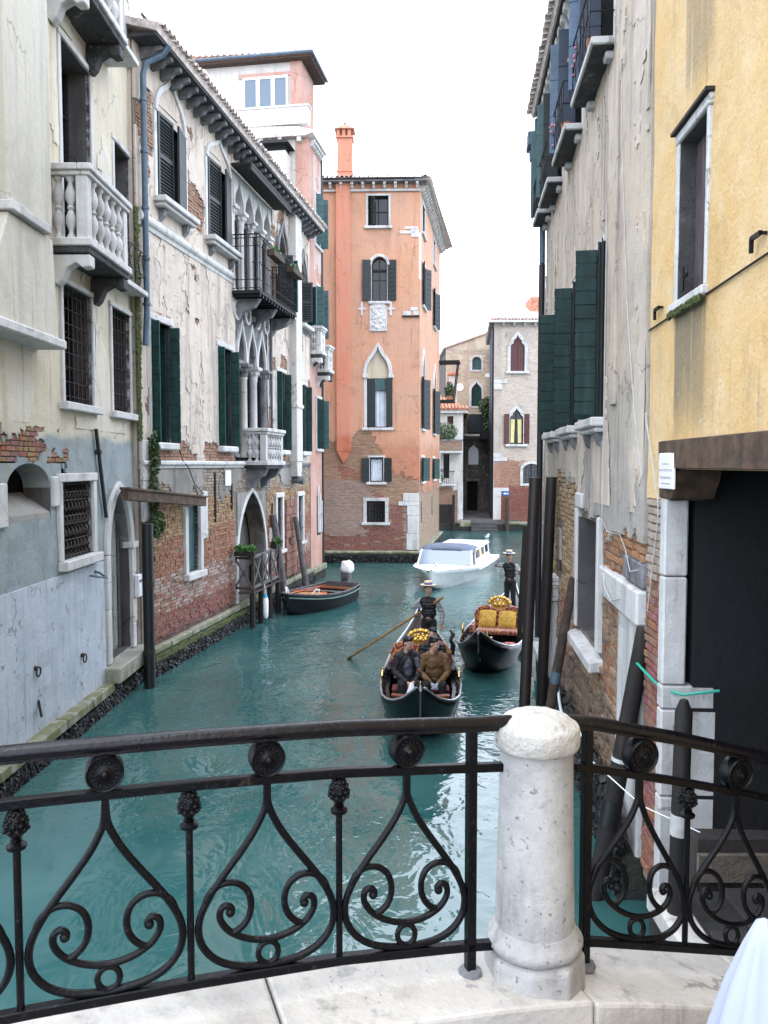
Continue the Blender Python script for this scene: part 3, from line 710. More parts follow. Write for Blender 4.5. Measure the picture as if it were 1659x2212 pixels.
# windows with folding boarded shutters
def folding_window(parent, s0, s1, z0, z1, out, nb=8, mat=None, near=True):
    mt = mat or M['green']
    wd = pane_window(parent, s0, s1, z0, z1, y=.42, mull=1, trans=2)
    boxpart('lintel', M['stone'], wd, s0-.1, s1+.12, -.08, .02, z1+.003, z1+.13, bevel=.015)
    boxpart('sill', M['stone'], wd, s0-.03, s1+.1, -.2, .3, z0-.16, z0-.003, bevel=.03)
    for x in (s0-.09, s1+.015): boxpart('jamb', M['stone'], wd, x, x+.075, -.06, -.0, z0, z1, bevel=.008)
    leaf_boards(parent, (s1-.06, .40), 90, .36, z0+.02, z1-.03, mt, nb, 1)
    leaf_boards(parent, (s1-.015, -.03), 82, out+.02, z0+.0, z1-.02, mt, nb, 1)
    if near: leaf_boards(parent, (s0+.01, -.03), 97, out, z0+.0, z1-.02, mt, nb, 1)
for s0, s1, z0, z1 in ((.55,1.5,4.87,7.4), (4.35,5.35,4.88,7.4), (9.45,10.4,4.87,7.35), (12.2,13.1,4.87,7.2)): folding_window(Bp, s0, s1, z0, z1, .2, 9)
# far upper windows
for s0, s1, z0, z1 in ((9.7,10.7,9.3,12.0), (12.2,13.2,9.3,11.7)):
    pane_window(Bp, s0, s1, z0, z1, y=.3); ogee_relief(Bp, s0, s1, z1-1.0, z1+.15, .13, M['stonedk'])
    leaf_slats(Bp, (s0+.01, -.06), 75, .45, z0+.05, z1-1.0, M['greendk'], 14, 1); leaf_slats(Bp, (s1-.01, -.06), 60, .45, z0+.05, z1-1.0, M['teal'], 14, -1)
    boxpart('sill', M['stone'], Bp, s0-.15, s1+.15, -.3, 0, z0-.14, z0-.003, bevel=.015)
# four-light upper window
pane_window(Bp, 5.6, 8.9, 9.02, 12.1, y=.34, mull=7, trans=2, fmat=M['wood'])
xs = [5.6+3.3*k/4 for k in range(5)]
def column(parent, x, y, z0, z1, r, mat, cap=.34, name='column'):
    b = MB(); b.lathe([(r*1.35,z0),(r*1.35,z0+.06),(r*1.1,z0+.12),(r,z0+.18),(r*.95,z1-cap-.06),(r*1.12,z1-cap-.03),(r*1.12,z1-cap)], (x,y,0), 12)
    e = b.build(name, mat, parent, smooth=True)
    c = MB(); c.lathe([(r*1.0,z1-cap),(r*1.15,z1-cap*.75),(r*1.6,z1-cap*.45),(r*1.4,z1-cap*.38),(r*1.95,z1-.1),(r*1.95,z1-.08)], (x,y,0), 12); c.box(x-r*1.9, x+r*1.9, y-r*1.9, y+r*1.9, z1-.08, z1)
    for k in range(8):
        a = k*math.pi/4; c.ball((x+r*1.5*math.cos(a), y+r*1.5*math.sin(a), z1-cap*.5), (.035,.035,.06), 6)
    c.build('capital', M['stonedk'] if mat != M['stone'] else M['stone'], e); return e
for k, x in enumerate(xs): column(Bp, min(max(x, 5.68), 8.82), .05, 9.02, 11.3, .1, M['stone'])
for k in range(4):
    C = arch(xs[k]+.06, xs[k+1]-.06, 11.3, 12.02, 'ogee'); b = MB(); mid = max(range(len(C)), key=lambda q: C[q][1])
    b.strip(C[:mid+1], [(a, 12.1) for a, _ in C[:mid+1]], -.08, .15); b.strip(C[mid:], [(a, 12.1) for a, _ in C[mid:]], -.08, .15)
    b.box(xs[k]-.02, xs[k]+.06, -.08, .15, 11.3, 12.1); b.build('tracery', M['stone'], Bp)
b = MB(); b.box(5.3, 9.1, -.66, -.1, 12.18, 12.26); b.box(5.3, 9.1, -.66, -.58, 12.05, 12.18); b.build('awning_box', M['wooddk'], Bp, bevel=.01)
# iron balcony
bal = boxpart('balcony', M['wooddk'], Bp, 5.42, 9.05, -.82, 0, 8.92, 9.0)
for k in range(14): boxpart('joist', M['iron'], bal, 5.5+k*.26, 5.56+k*.26, -.8, 0, 8.84, 8.919)
for k in range(3): part('bracket', M['stonedk'], bal, lambda b: b.prism([(0,8.84), (-.7,8.84), (-.55,8.62), (-.2,8.5), (0,8.2)], 5.75+k*1.5, 5.95+k*1.5, axis='x'))
b = MB(); P0 = [(5.45,-.02), (5.45,-.79), (9.02,-.79), (9.02,-.02)]
for z in (9.06, 9.28, 10.15, 10.36, 10.45):
    b.tube([(x, y, z) for x, y in P0], .018 if z > 10.4 else .012, 6)
def along(t):
    segs = [(P0[i], P0[i+1], math.dist(P0[i], P0[i+1])) for i in range(3)]
    for p, q, L in segs:
        if t <= L: return (p[0]+(q[0]-p[0])*t/L, p[1]+(q[1]-p[1])*t/L)
        t -= L
    return P0[3]
tot = .77*2+3.57
for k in range(46):
    x, y = along(tot*(k+.5)/46); b.tube([(x, y, 9.0), (x, y, 10.45)], .010, 5); 
    if k % 2: b.ball((x, y, 9.72), .026, 6)
b.build('iron_railing', M['iron'], bal, smooth=True)
for s0, s1 in ((6.0,7.0), (7.9,9.0)):
    fb = boxpart('flower_trough', M['wood'], bal, s0, s1, -1.05, -.83, 10.02, 10.2, bevel=.01)
    b = MB(); foliage(b, ((s0+s1)/2, -.94, 10.26), ((s1-s0)/2, .1, .1), 90, .05, rng); b.build('plants', M['leaf'], fb, kind='stuff')
# three-light lower window with tracery
pane_window(Bp, 5.68, 8.5, 4.5, 8.95, y=.4, mull=5, trans=2)
xs = [5.76, 6.62, 7.5, 8.38]
for k, x in enumerate(xs): column(Bp, x, .08, 4.6, 7.22, .115 if k in (1, 2) else .13, M['stone'] if k == 2 else M['stonedk'] if k != 1 else M['cream'], .38)
for k in range(3):
    C = arch(xs[k]+.09, xs[k+1]-.09, 7.22, 8.3, 'ogee'); b = MB(); mid = max(range(len(C)), key=lambda q: C[q][1])
    for L in (C[:mid+1], C[mid:]): b.strip(L, [(a, 8.32) for a, _ in L], -.0, .2)
    b.box(xs[k]-.09, xs[k]+.09, 0, .2, 7.22, 8.32)
    if k == 2: b.box(xs[3]-.09, xs[3]+.09, 0, .2, 7.22, 8.32)
    b.build('tracery', M['stonedk'], Bp)
    b = MB(); b.strip(C, offset_curve(C, .1), -.07, .0); b.build('arch_moulding', M['stone'], Bp)
b = MB(); b.box(5.66, 8.52, .02, .2, 8.32, 8.95); b.build('tracery', M['stonedk'], Bp)
for k in range(4):
    x = 5.76+.873*k; x = min(x, 8.34); b = MB(); Rr = .27
    b.strip([(x+Rr*math.cos(t*.3927), 8.56+Rr*math.sin(t*.3927)) for t in range(16)], [(x+(Rr-.085)*math.cos(t*.3927), 8.56+(Rr-.085)*math.sin(t*.3927)) for t in range(16)], -.09, .02, closed=True)
    for q in range(4):
        a = q*math.pi/2+.785; b.ball((x+.13*math.cos(a), .0, 8.56+.13*math.sin(a)), (.05,.05,.05), 8)
    b.ball((x, -.03, 8.56), .045, 8); b.build('roundel', M['stone'], Bp, smooth=True)
stone_e = stone_balcony(Bp, 6.45, 8.1, .62, 4.5, 5.42, 2, 5, cor=False)
for x in (6.55, 7.75): part('bracket', M['stonedk'], Bp, lambda b: b.prism([(0,4.28), (-.6,4.28), (-.5,4.08), (-.28,3.98), (-.2,3.8), (0,3.7)], x, x+.25, axis='x'))
# chimney breast on the facade and its bracket
b = MB(); b.box(10.9, 11.62, -.3, 0, 4.5, 12.6); b.box(10.86, 11.66, -.34, 0, 6.3, 6.42); b.prism([(10.9,4.5), (11.62,4.5), (11.5,4.0), (11.02,4.0)], -.28, 0); b.build('chimney_breast', M['cream'], Bp, bevel=.015)
part('bracket', M['stonedk'], Bp, lambda b: b.tube([(11.3,.0,3.9), (11.3,-.42,3.85)], .13, 10), smooth=True)
# low window, water door, small barred windows
wd = boxpart('window', M['teal'], Bp, 2.28, 3.02, .1, .16, 1.88, 3.42)
frame_stones(Bp, 2.28, 3.02, 1.88, 3.42, .16, .08, .09, sill_h=.16, sill_over=.02, sill_out=.16, top=False, owner=wd)
boxpart('jamb', M['stone'], wd, 3.19, 3.5, -.07, .05, 2.6, 3.75, bevel=.015)
for k in range(3): boxpart('board', M['teal'], wd, 2.29+k*.245, 2.29+k*.245+.24, .085, .099, 1.9, 3.4, bevel=.005)
wc = arch(5.72, 8.22, 1.7, 3.62, 'pointed')
b = MB(); b.strip(wc, offset_curve(wc, .13), -.06, .3); b.box(5.59, 5.72, -.06, .3, .6, 1.7); b.box(8.22, 8.35, -.06, .3, .6, 1.7); b.build('water_door_arch', M['stone'], Bp, bevel=.01)
boxpart('water_door', M['revealdk'], Bp, 5.72, 8.22, .5, .54, .6, 3.62); boxpart('inner_door', M['wooddk'], Bp, 5.74, 6.6, .44, .498, .9, 2.4)
for s0, s1, z0, z1 in ((9.4,9.95,1.66,3.35), (11.9,12.5,1.7,3.3)):
    wd = pane_window(Bp, s0, s1, z0, z1, y=.25); frame_stones(Bp, s0, s1, z0, z1, .16, .07, .05, owner=wd); grille(Bp, s0, s1, z0, z1, .06, 4, 8)
for s, z0, z1 in ((4.05,2.95,4.2), (5.25,3.2,3.9), (8.85,1.9,3.2)): boxpart('wall_tie', M['rust'], Bp, s, s+.05, -.06, .0, z0, z1)
boxpart('wall_plate', M['white'], Bp, 4.75, 5.15, -.07, -.045, 3.85, 4.25); boxpart('wall_plate', M['white'], Bp, 8.62, 8.82, -.07, -.02, 2.0, 2.45)
# ragged brick pier between the small windows
bricks(Bp, 10.3, 11.55, .7, 3.4, lambda s, z, r: (.30+r.uniform(-.05,.05), .13, .09), L=.5, H=.24, joint=.015, proud=.09, seed=33, name='block', n_ind=30)
# roof: board, corbels, gutter, tiles
rf = part('roof', M['tilepale'], Bp, lambda b: b.prism([(-.62,12.92), (8.2,15.4), (8.2,15.25), (-.58,12.78)], -.15, 13.7, axis='x'))
boxpart('eave_board', M['stoneblack'], rf, -.1, 13.65, -.56, .0, 12.72, 12.78)
corbels(rf, .1, 13.6, 30, 12.718, .5, .2, .12, M['stonedk'])
tile_row(rf, -.1, 13.7, -.72, 12.88, .2, .55, .28)
b = MB(); b.box(-.1, 13.7, -.28, -.25, 13.1, 13.16); b.build('ridge_strip', M['rust'], rf)
# drain pipe
part('drain_pipe', M['zinc'], Bp, lambda b: (b.tube([(.35,-.62,12.72), (.33,-.5,12.55), (.18,-.2,12.35), (.16,-.15,12.1), (.16,-.15,7.5), (.12,-.13,6.8)], .062, 10),
     [b.tube([(.16,-.15,z), (.16,-.15,z+.05)], .08, 10) for z in (11.6,10.6,9.5,8.5,7.6)]), smooth=True)
part('drain_pipe', M['zinc'], Bp, lambda b: b.tube([(8.72,-.1,8.9), (8.72,-.1,5.4), (8.9,-.1,5.1)], .04, 8), smooth=True)
part('cable', M['blackpipe'], Bp, lambda b: b.tube([(1.75,-.06,4.85), (1.95,-.1,4.5), (2.2,-.14,4.3), (2.6,-.1,3.95), (3.2,-.08,3.7)], .012, 5), smooth=True)
# ================================================================== BUILDING C (pink house behind the palace)
pc = FB.w(13.66, 0)
C = root('pink_house', (pc.x, pc.y), FB.ang, 'tall pink and white house rising behind the gothic palace roof', 'building')
oC = [(.9,1.55,5.0,6.9), (.9,1.55,9.2,11.1), (.9,1.55,12.6,14.5), (.9,1.5,1.7,3.2)]
wall('wall', M['pink'], C, 0, 1.75, .4, 16.1, oC, cell=.2, o=.04, depth=.3, seed=21)
wall('plaster_patch', M['pinkpale'], C, .55, 1.72, 7.6, 15.8, oC, cell=.15, o=.055, depth=.1, seed=22, mask=lambda s, z: fbm(s, z*.5, 3) > -.12, jit=.35)
boxpart('core', M['pink'], C, 0.001, 1.75, .32, 9, -1, 16.1)
boxpart('side_wall', M['cream'], C, -.05, 0, .45, 9, 11, 16.1); boxpart('corner_strip', M['pink'], C, -.055, 0.002, -.04, .45, 12, 16.1)
for k in range(3): boxpart('quoin', M['stone'], C, 1.0+k*.25, 1.12+k*.25, -.09, -.05, 1.8, 3.6-k*.3)
cor = part('cornice', M['tilepale'], C, lambda b: b.prism([(-.25,16.3), (-.25,16.2), (.0,16.12), (9,16.12), (9,16.9), (.3,16.45)], -.3, 1.9, axis='x'))
for k in range(9): boxpart('corbel', M['stone'], cor, -.05-.22, -.05, .2+k*.7, .34+k*.7, 15.95, 16.12)
corbels(cor, .1, 1.7, 7, 16.13, .22, .2, .13, M['stone'])
# set-back top storey with a wide window
wtop = MB(); wtop.box(-.02, 1.6, .25, 9, 16.5, 18.85); wtop.build('top_storey', M['cream'], C)
boxpart('corner_strip', M['pink'], C, -.06, .3, .2, .62, 16.4, 18.85); boxpart('side_wall', M['pink'], C, .0, 1.62, .19, .252, 16.5, 18.85)
boxpart('window_lintel', M['pink'], C, -.05, -.02, .6, 2.55, 18.35, 18.5)
for k in range(3):
    y0 = .72+k*.56; pw = boxpart('window', M['skyglass'], C, -.07, -.03, y0, y0+.52, 17.22, 18.33)
    b = MB(); b.box(-.1, -.072, y0-.02, y0+.05, 17.2, 18.35); b.box(-.1, -.072, y0+.47, y0+.54, 17.2, 18.35); b.box(-.1, -.072, y0+.05, y0+.47, 17.2, 17.27); b.box(-.1, -.072, y0+.05, y0+.47, 18.27, 18.35); b.build('sash', M['white'], pw)
boxpart('parapet', M['white'], C, -.35, -.02, -.1, 5, 16.52, 17.1, bevel=.01); boxpart('parapet_cap', M['stone'], C, -.4, .0, -.14, 5, 17.1, 17.17)
rf = part('roof', M['tile'], C, lambda b: b.hexa([(-.35,-.22,18.9), (1.9,-.22,18.9), (1.9,9,18.9), (-.35,9,18.9), (-.33,-.2,19.0), (1.9,-.2,19.0), (1.9,9,19.3), (-.33,9,19.3)]))
boxpart('eave_board', M['wood'], rf, -.33, 1.9, -.2, 8.9, 18.82, 18.9); part('gutter', M['zinc'], rf, lambda b: (b.tube([(-.38,-.26,18.96), (1.95,-.26,18.96)], .06, 8), b.tube([(-.38,-.26,18.96), (-.38,8,18.96)], .06, 8)), smooth=True)
q = MB(); q.tube([(0,0,0), (.6,0,.03)], .09, 8); me = q.mesh('tile', M['tilepale'], True)
for k in range(36): link('tile', me, rf, loc=(-.4, -.15+k*.23, 19.02+k*.0075))
for z0 in (5.0, 9.2, 12.6):
    wd = pane_window(C, .9, 1.55, z0, z0+1.9, y=.2); frame_stones(C, .9, 1.55, z0, z0+1.9, .1, .08, .05, owner=wd)
    leaf_boards(C, (.88, -.07), 95, .28, z0, z0+1.85, M['green'] if z0 < 8 else M['teal'], 8, -1); leaf_boards(C, (1.57, -.07), 80, .3, z0, z0+1.85, M['teal'], 8, 1)
stone_balcony(C, .1, .75, .42, 8.55, 9.45, 2, 2); stone_balcony(C, 1.05, 1.7, .48, 8.0, 8.9, 2, 2)
part('drain_pipe', M['blackpipe'], C, lambda b: b.tube([(1.83,-.05,16), (1.83,-.05,.5)], .06, 8), smooth=True)
boxpart('kerb_stone', M['stonewet'], C, -.02, 1.9, -.2, .1, .34, .55, bevel=.03); boxpart('foundation', M['algae'], C, -.02, 1.9, -.14, .4, -1.2, .34)
# chimneys standing on the palace roof
def chimney(name, label, p, w, z0, z1, mat, cap):
    e = root(name, (p.x, p.y), FB.ang, label, 'chimney')
    boxpart('stack', mat, e, -w[0]/2, w[0]/2, -w[1]/2, w[1]/2, z0, z1, bevel=.02)
    if cap == 'vent':
        boxpart('ledge', M['stone'], e, -w[0]/2-.08, w[0]/2+.08, -w[1]/2-.08, w[1]/2+.08, z1, z1+.12, bevel=.015)
        for x in (-.18, .12): boxpart('pier', mat, e, x, x+.08, -.2, .2, z1+.12, z1+.4)
        boxpart('cap', M['tilepale'], e, -w[0]/2, w[0]/2, -w[1]/2, w[1]/2, z1+.4, z1+.48)
    else:
        boxpart('mouth', M['dark'], e, -w[0]/2+.05, w[0]/2-.05, -w[1]/2+.05, w[1]/2-.05, z1, z1+.22)
        b = MB(); b.hexa([(-w[0]/2-.15,-w[1]/2-.15,z1+.22), (w[0]/2+.15,-w[1]/2-.15,z1+.22), (w[0]/2+.15,w[1]/2+.15,z1+.22), (-w[0]/2-.15,w[1]/2+.15,z1+.22), (-w[0]/2+.1,-w[1]/2+.1,z1+.42), (w[0]/2-.1,-w[1]/2+.1,z1+.42), (w[0]/2-.1,w[1]/2-.1,z1+.42), (-w[0]/2+.1,w[1]/2-.1,z1+.42)]); b.build('cap', M['dark'], e)
    return e
chimney('chimney', 'slim cream chimney stack with a ledge, left of the wide top-floor window', FB.w(12.6, 3.6), (.5, .5), 13.5, 17.7, M['cream'], 'vent')
chimney('chimney', 'broad pale chimney with black hooded cap against the tall pink and white house', FB.w(13.2, 1.1), (.7, 1.0), 12.9, 15.45, M['cream'], 'hood')

# ================================================================== BUILDING D (orange house)
FD = Fr((-2.6, 36.5), -2)
D = root('orange_house', FD.p, FD.ang, 'tall narrow orange house with red chimney flue and brick lower walls facing the viewer', 'building')
gothD = arch(1.84, 2.82, 8.4, 9.66, 'ogee')
oD = [(1.9,2.8,14.9,16.2), (2.06,2.73,11.62,13.55,arch(2.06,2.73,13.2,13.55,'round')), (1.84,2.82,6.05,9.66,gothD), (1.97,2.57,3.62,4.72), (1.82,2.65,1.8,2.76)]
def lineD(s): return float(np.interp(s, [-2,.4,1.1,1.15,2.0,2.3,2.75,3.1,4.2], [5.4,5.45,5.3,5.75,5.95,5.2,4.35,3.95,3.9]))
maskD = lambda s, z: z > lineD(s)+.22*fbm(s*1.4, z*1.4, 6)
wall('wall', M['orange'], D, -2.2, 4.15, 3.5, 16.75, oD, cell=.12, o=.03, mask=maskD, depth=.3, jit=.35, seed=31, disp=.008)
wall('wall_backing', M['mortarD'], D, -2.2, 4.15, .4, 16.7, oD, cell=.4, o=0, depth=.3, disp=0)
def tintD(s, z, r):
    j = r.uniform(-1, 1); n = nz(s*.7+5, z*.7, 2)
    if z < 1.2+.2*n+(.3 if s > 1.8 else 0): c = (.31+.05*j, .085+.02*j, .055)
    elif s < 2.0+.3*n and z < 3.7: c = (.50+.07*j, .36+.06*j, .29+.05*j)
    elif z < 2.6+.3*n: c = (.34+.06*j, .10+.03*j, .065)
    elif n > .15 and z < 4.3: c = (.46+.06*j, .15, .08)
    else: c = (.52+.09*j, .31+.07*j, .18+.05*j)
    return tuple(max(.02, x) for x in c)
nD = inop(oD, .1)
bricks(D, -2.1, 4.12, .55, 6.1, tintD, mask=lambda s, z: not nD(s, z) and not (maskD(s-.15, z) and maskD(s+.15, z)) and not (s > 3.5 and z < 3.1), seed=35, L=.24, H=.058, n_ind=0, proud=.012, rough=.006)
# the side face along the canal
FS = FD.w(4.15, 0); FSa = 81.5
sx = Fr((FS.x, FS.y), FSa)
D2 = root('orange_house_wing', (FS.x, FS.y), FSa, 'receding right-hand wing of the orange house, shuttered windows one above another over the water', 'building')
oS = [(1.0,2.1,14.9,16.2), (1.3,2.4,11.7,13.6,arch(1.3,2.4,13.05,13.6,'round')), (1.0,2.1,6.05,9.6,arch(1.0,2.1,8.4,9.6,'ogee')), (.95,2.0,3.62,4.72), (1.1,1.5,1.7,2.7),
      (6.8,7.9,14.9,16.2), (6.9,8.0,11.7,13.6), (7.0,8.1,6.05,9.6,arch(7.0,8.1,8.4,9.6,'ogee')), (6.9,7.9,3.62,4.72), (6.6,7.0,1.7,2.7)]
maskS = lambda s, z: z > 3.3+.5*fbm(s*.8, z*.8, 9)
wall('wall', M['orange'], D2, 0, 11.2, 2.6, 16.75, oS, cell=.22, o=.03, mask=maskS, depth=.3, jit=.3, seed=41)
wall('wall_backing', M['mortarD'], D2, 0, 11.2, .4, 16.7, oS, cell=.5, o=0, depth=.3, disp=0)
nS = inop(oS, .1)
bricks(D2, .02, 11.15, .55, 4, lambda s, z, r: (.46+r.uniform(-.09,.08), .33+r.uniform(-.08,.06), .21+r.uniform(-.05,.06)), mask=lambda s, z: not nS(s, z) and not maskS(s, z), seed=36, proud=.012, rough=.006)
boxpart('core', M['dark'], D2, .05, 11.2, .4, 6.5, -1, 16.7); boxpart('end_wall', M['orange'], D2, 11.1, 11.25, -.02, 6.5, -1, 16.75)
boxpart('core', M['dark'], D, -2.2, 4.0, .42, 2, -1, 16.7)
boxpart('foundation', M['algae'], D, -2.3, 4.45, -.3, .3, -1.2, .4); boxpart('kerb_stone', M['stonewet'], D, -2.3, 4.45, -.28, .1, .4, .52, bevel=.03)
boxpart('foundation', M['algae'], D2, -.3, 11.2, -.3, .3, -1.2, .385); boxpart('kerb_stone', M['stonewet'], D2, -.25, 11.2, -.27, .1, .386, .51, bevel=.03)
mussels(D, -2.2, 4.4, -.3, -.05, .35, 700, random.Random(8)); mussels(D2, 0, 8, -.3, -.05, .35, 700, random.Random(9))
# flue and chimney
fl = MB(); fl.box(.49, 1.12, -.22, 0, 5.0, 16.7); fl.prism([(.49,4.998), (1.12,4.998), (.8,4.45)], -.2, 0); flo = fl.build('flue', M['orange2'], D, bevel=.012)
ch = MB(); ch.box(.56, 1.2, -.2, .42, 16.7, 18.65); ch.box(.53, 1.23, -.23, .45, 17.2, 17.27); cho = ch.build('chimney_stack', M['orange2'], D, bevel=.01)
boxpart('ledge', M['orange2'], cho, .5, 1.26, -.26, .48, 18.65, 18.72)
for x in (.54, .78, 1.02):
    for y in (-.2, .3): boxpart('pier', M['orange2'], cho, x, x+.13, y, y+.12, 18.72, 19.02)
b = MB(); b.hexa([(.44,-.3,19.02), (1.32,-.3,19.02), (1.32,.54,19.02), (.44,.54,19.02), (.82,.06,19.34), (.92,.06,19.34), (.92,.16,19.34), (.82,.16,19.34)]); b.ball((.87,.11,19.38), .06, 8); b.build('cap', M['tile'], cho)
# front windows
def light_window(parent, s0, s1, z0, z1, w=.11, sh=None, mull=1, nb=9, arch_=False, curtain=None, sill=True, top=True, fmat=None):
    wd = pane_window(parent, s0, s1, z0, z1, y=.18, mull=mull, trans=1, fmat=fmat)
    frame_stones(parent, s0, s1, z0, z1, w, .05, .06, top=top, sill=sill, owner=wd, sill_h=.12)
    if sh:
        lw = (s1-s0)/2+.05
        leaf_boards(parent, (s0-.03, -.06), 172, min(lw, .4), z0+.02, z1-(.12 if arch_ else .02), sh, nb, 1, th=.04); leaf_boards(parent, (s1+.03, -.06), 172, min(lw, .4), z0+.02, z1-(.12 if arch_ else .02), sh, nb, -1, th=.04)
    if curtain:
        b = MB(); n = 22
        A_ = [(s0+.06+(s1-s0-.12)*k/n, .14+.02*math.sin(k*1.7)) for k in range(n+1)]; B_ = [(a, y+.012) for a, y in A_]
        b.strip(A_, B_, z0+.05, z1-.1, axis='z'); b.build('curtain', curtain, wd, smooth=True)
    return wd
M['curtain'] = simple('curtain', (.62,.68,.74), .9, 0, .15, 3, 0); M['curtainy'] = simple('curtain_yellow', (.62,.55,.25), .9, 0, .15, 3, 0)
light_window(D, 1.9, 2.8, 14.9, 16.2, .09, mull=1); 
leaf_boards(D, (1.93, .1), 50, .4, 14.95, 16.15, M['greendk'], 7, 1)
light_window(D, 2.06, 2.73, 11.62, 13.55, .06, M['greendk'], arch_=True, top=False, fmat=M['wood'])
ogee_relief(D, 2.06, 2.73, 13.2, 13.56, .12, None, 'round')
boxpart('transom', M['wooddk'], D, 2.1, 2.7, .12, .16, 12.95, 13.05)
# gothic window: stone frame, painted tympanum, dark shutters, curtain
wd = light_window(D, 1.84, 2.82, 6.05, 8.3, .14, None, mull=1, curtain=M['curtain'], top=False)
boxpart('tympanum', M['plA'], D, 1.84, 2.82, .1, .16, 8.25, 9.66); D.children[-1].data.materials[0] = plaster('tympanum_ochre', (.42,.30,.12), (.36,.26,.12), (.22,.16,.08), .5)
b = MB(); b.strip(gothD, offset_curve(gothD, .16), -.09, .05); b.build('arch_moulding', M['stone'], D, bevel=.01)
for x in (1.64, 2.8): boxpart('impost', M['stone'], D, x, x+.24, -.12, .05, 8.25, 8.42, bevel=.012); 
boxpart('shutter', M['greendk'], D, 1.86, 2.22, -.0, .04, 6.08, 8.22, bevel=.01); boxpart('shutter', M['greendk'], D, 2.7, 2.98, -.1, -.06, 6.08, 8.25, bevel=.01)
boxpart('blind', M['teal'], D, 2.24, 2.7, .0, .05, 7.7, 8.2, bevel=.02)
light_window(D, 1.97, 2.57, 3.62, 4.72, .08, M['greendk'], nb=6, curtain=M['curtain'])
wd = light_window(D, 1.82, 2.65, 1.8, 2.76, .15); grille(D, 1.82, 2.65, 1.8, 2.76, .03, 7, 4)
# relief plaque and crosses
pl = boxpart('relief_plaque', M['stone'], D, 1.96, 2.74, -.1, 0, 10.3, 11.3, bevel=.02)
pc_ = arch(1.96, 2.74, 11.3, 11.55, 'round'); b = MB(); b.prism(pc_, -.1, 0); b.build('plaque_top', M['stone'], pl)
for k in range(26): part('relief', M['stone'], pl, lambda b: b.ball((2.08+.54*rng.random(), -.1, 10.42+.95*rng.random()), (.07,.035,.08), 7), smooth=True)
for x in (1.62, 2.9):
    b = MB(); b.box(x-.05, x+.05, -.07, 0, 11.0, 11.6); b.box(x-.18, x+.18, -.068, 0, 11.25, 11.34); b.build('stone_cross', M['stone'], D)
for s0, s1, z0, z1 in ((3.25,3.95,14.55,14.68), (3.5,4.1,14.75,14.86), (3.8,4.14,14.4,14.74), (3.45,3.8,11.0,11.18), (3.75,4.1,11.2,11.35), (3.9,4.14,11.0,11.19)): boxpart('stone_block', M['stone'], D, s0, s1, -.06, 0, z0, z1, bevel=.01)
boxpart('iron_shelf', M['rust'], D, 3.4, 4.18, -.12, 0, 10.92, 10.98)
for k, (s0, z0, z1) in enumerate(((3.62,.56,1.3), (3.66,1.31,2.1), (3.64,2.11,2.55), (3.25,2.56,2.75), (3.45,2.76,3.12))): boxpart('quoin', M['stone'], D, s0, 4.18, -.07, .0, z0, z1, bevel=.012)
boxpart('corner_stone', M['white'], D2, -.02, .35, -.05, .0, 12.6, 14.6)
def wing_window(s0, s1, z0, z1, sh, arched=None, frame=True):
    wd = pane_window(D2, s0, s1, z0, z1, y=.2)
    frame_stones(D2, s0, s1, z0, z1 if not arched else z1-1.0, .12, .06, .05, top=not arched, owner=wd, mat=M['stone'])
    if arched: ogee_relief(D2, s0, s1, arched, z1+.05, .13)
    if sh: leaf_boards(D2, (s0+.02, -.05), 168, .5, z0, min(z1, arched or z1), sh, 8, 1); leaf_boards(D2, (s1-.02, -.05), 150, .5, z0, min(z1, arched or z1), sh, 8, -1)
for dx in (0, 5.9):
    wing_window(1.0+dx*.983, 2.1+dx*.983, 14.9, 16.2, None); wing_window(1.3+dx*.95, 2.4+dx*.95, 11.7, 13.6, M['greendk'])
    wing_window(1.0+dx*1.017, 2.1+dx*1.017, 6.05, 9.6, M['greendk'], 8.4); wing_window(.95+dx, 2.0+dx, 3.62, 4.72, M['green'])
rf = part('roof', M['tilepale'], D, lambda b: b.hexa([(-2.3,-.5,16.86), (4.6,-.5,16.86), (6.2,11.2,16.86), (-2.3,11.2,16.86), (-.5,2.5,17.9), (2.4,2.5,17.9), (3.4,9,17.9), (-.5,9,17.9)]))
boxpart('eave_board', M['stonedk'], rf, -2.3, 4.45, -.42, 0, 16.72, 16.78); corbels(rf, -1.9, 4.3, 13, 16.72, .36, .22, .12, M['stone']); tile_row(rf, -2.3, 4.6, -.58, 16.84, .2, .45, .3)
part('eave_moulding', M['stone'], rf, lambda b: b.tube([(-2.2,-.1,16.42), (4.2,-.1,16.42)], .05, 6))
rw = boxpart('roof_edge', M['tilepale'], D2, -.3, 11.4, -.5, .2, 16.79, 16.9); corbels(rw, .1, 11.2, 26, 16.72, .36, .22, .12, M['stone']); tile_row(rw, -.3, 11.4, -.56, 16.86, .2, .45, .3)
# hanging altana with plants at the far end
al = part('roof_terrace', M['wooddk'], D2, lambda b: (b.box(10.6,11.9,-.9,.0,8.0,8.12), b.box(10.6,11.9,-1.2,.1,10.25,10.36), b.tube([(10.7,-.85,8.1), (10.7,-1.1,10.3)], .04, 6), b.tube([(11.8,-.85,8.1), (11.8,-1.1,10.3)], .04, 6)))
b = MB(); foliage(b, (11.2,-.6,8.7), (.5,.3,.5), 260, .1, rng); b.build('plants', M['ivy'], al, kind='stuff')
boxpart('planter', M['tile'], al, 10.9, 11.5, -.85, -.45, 8.12, 8.35)

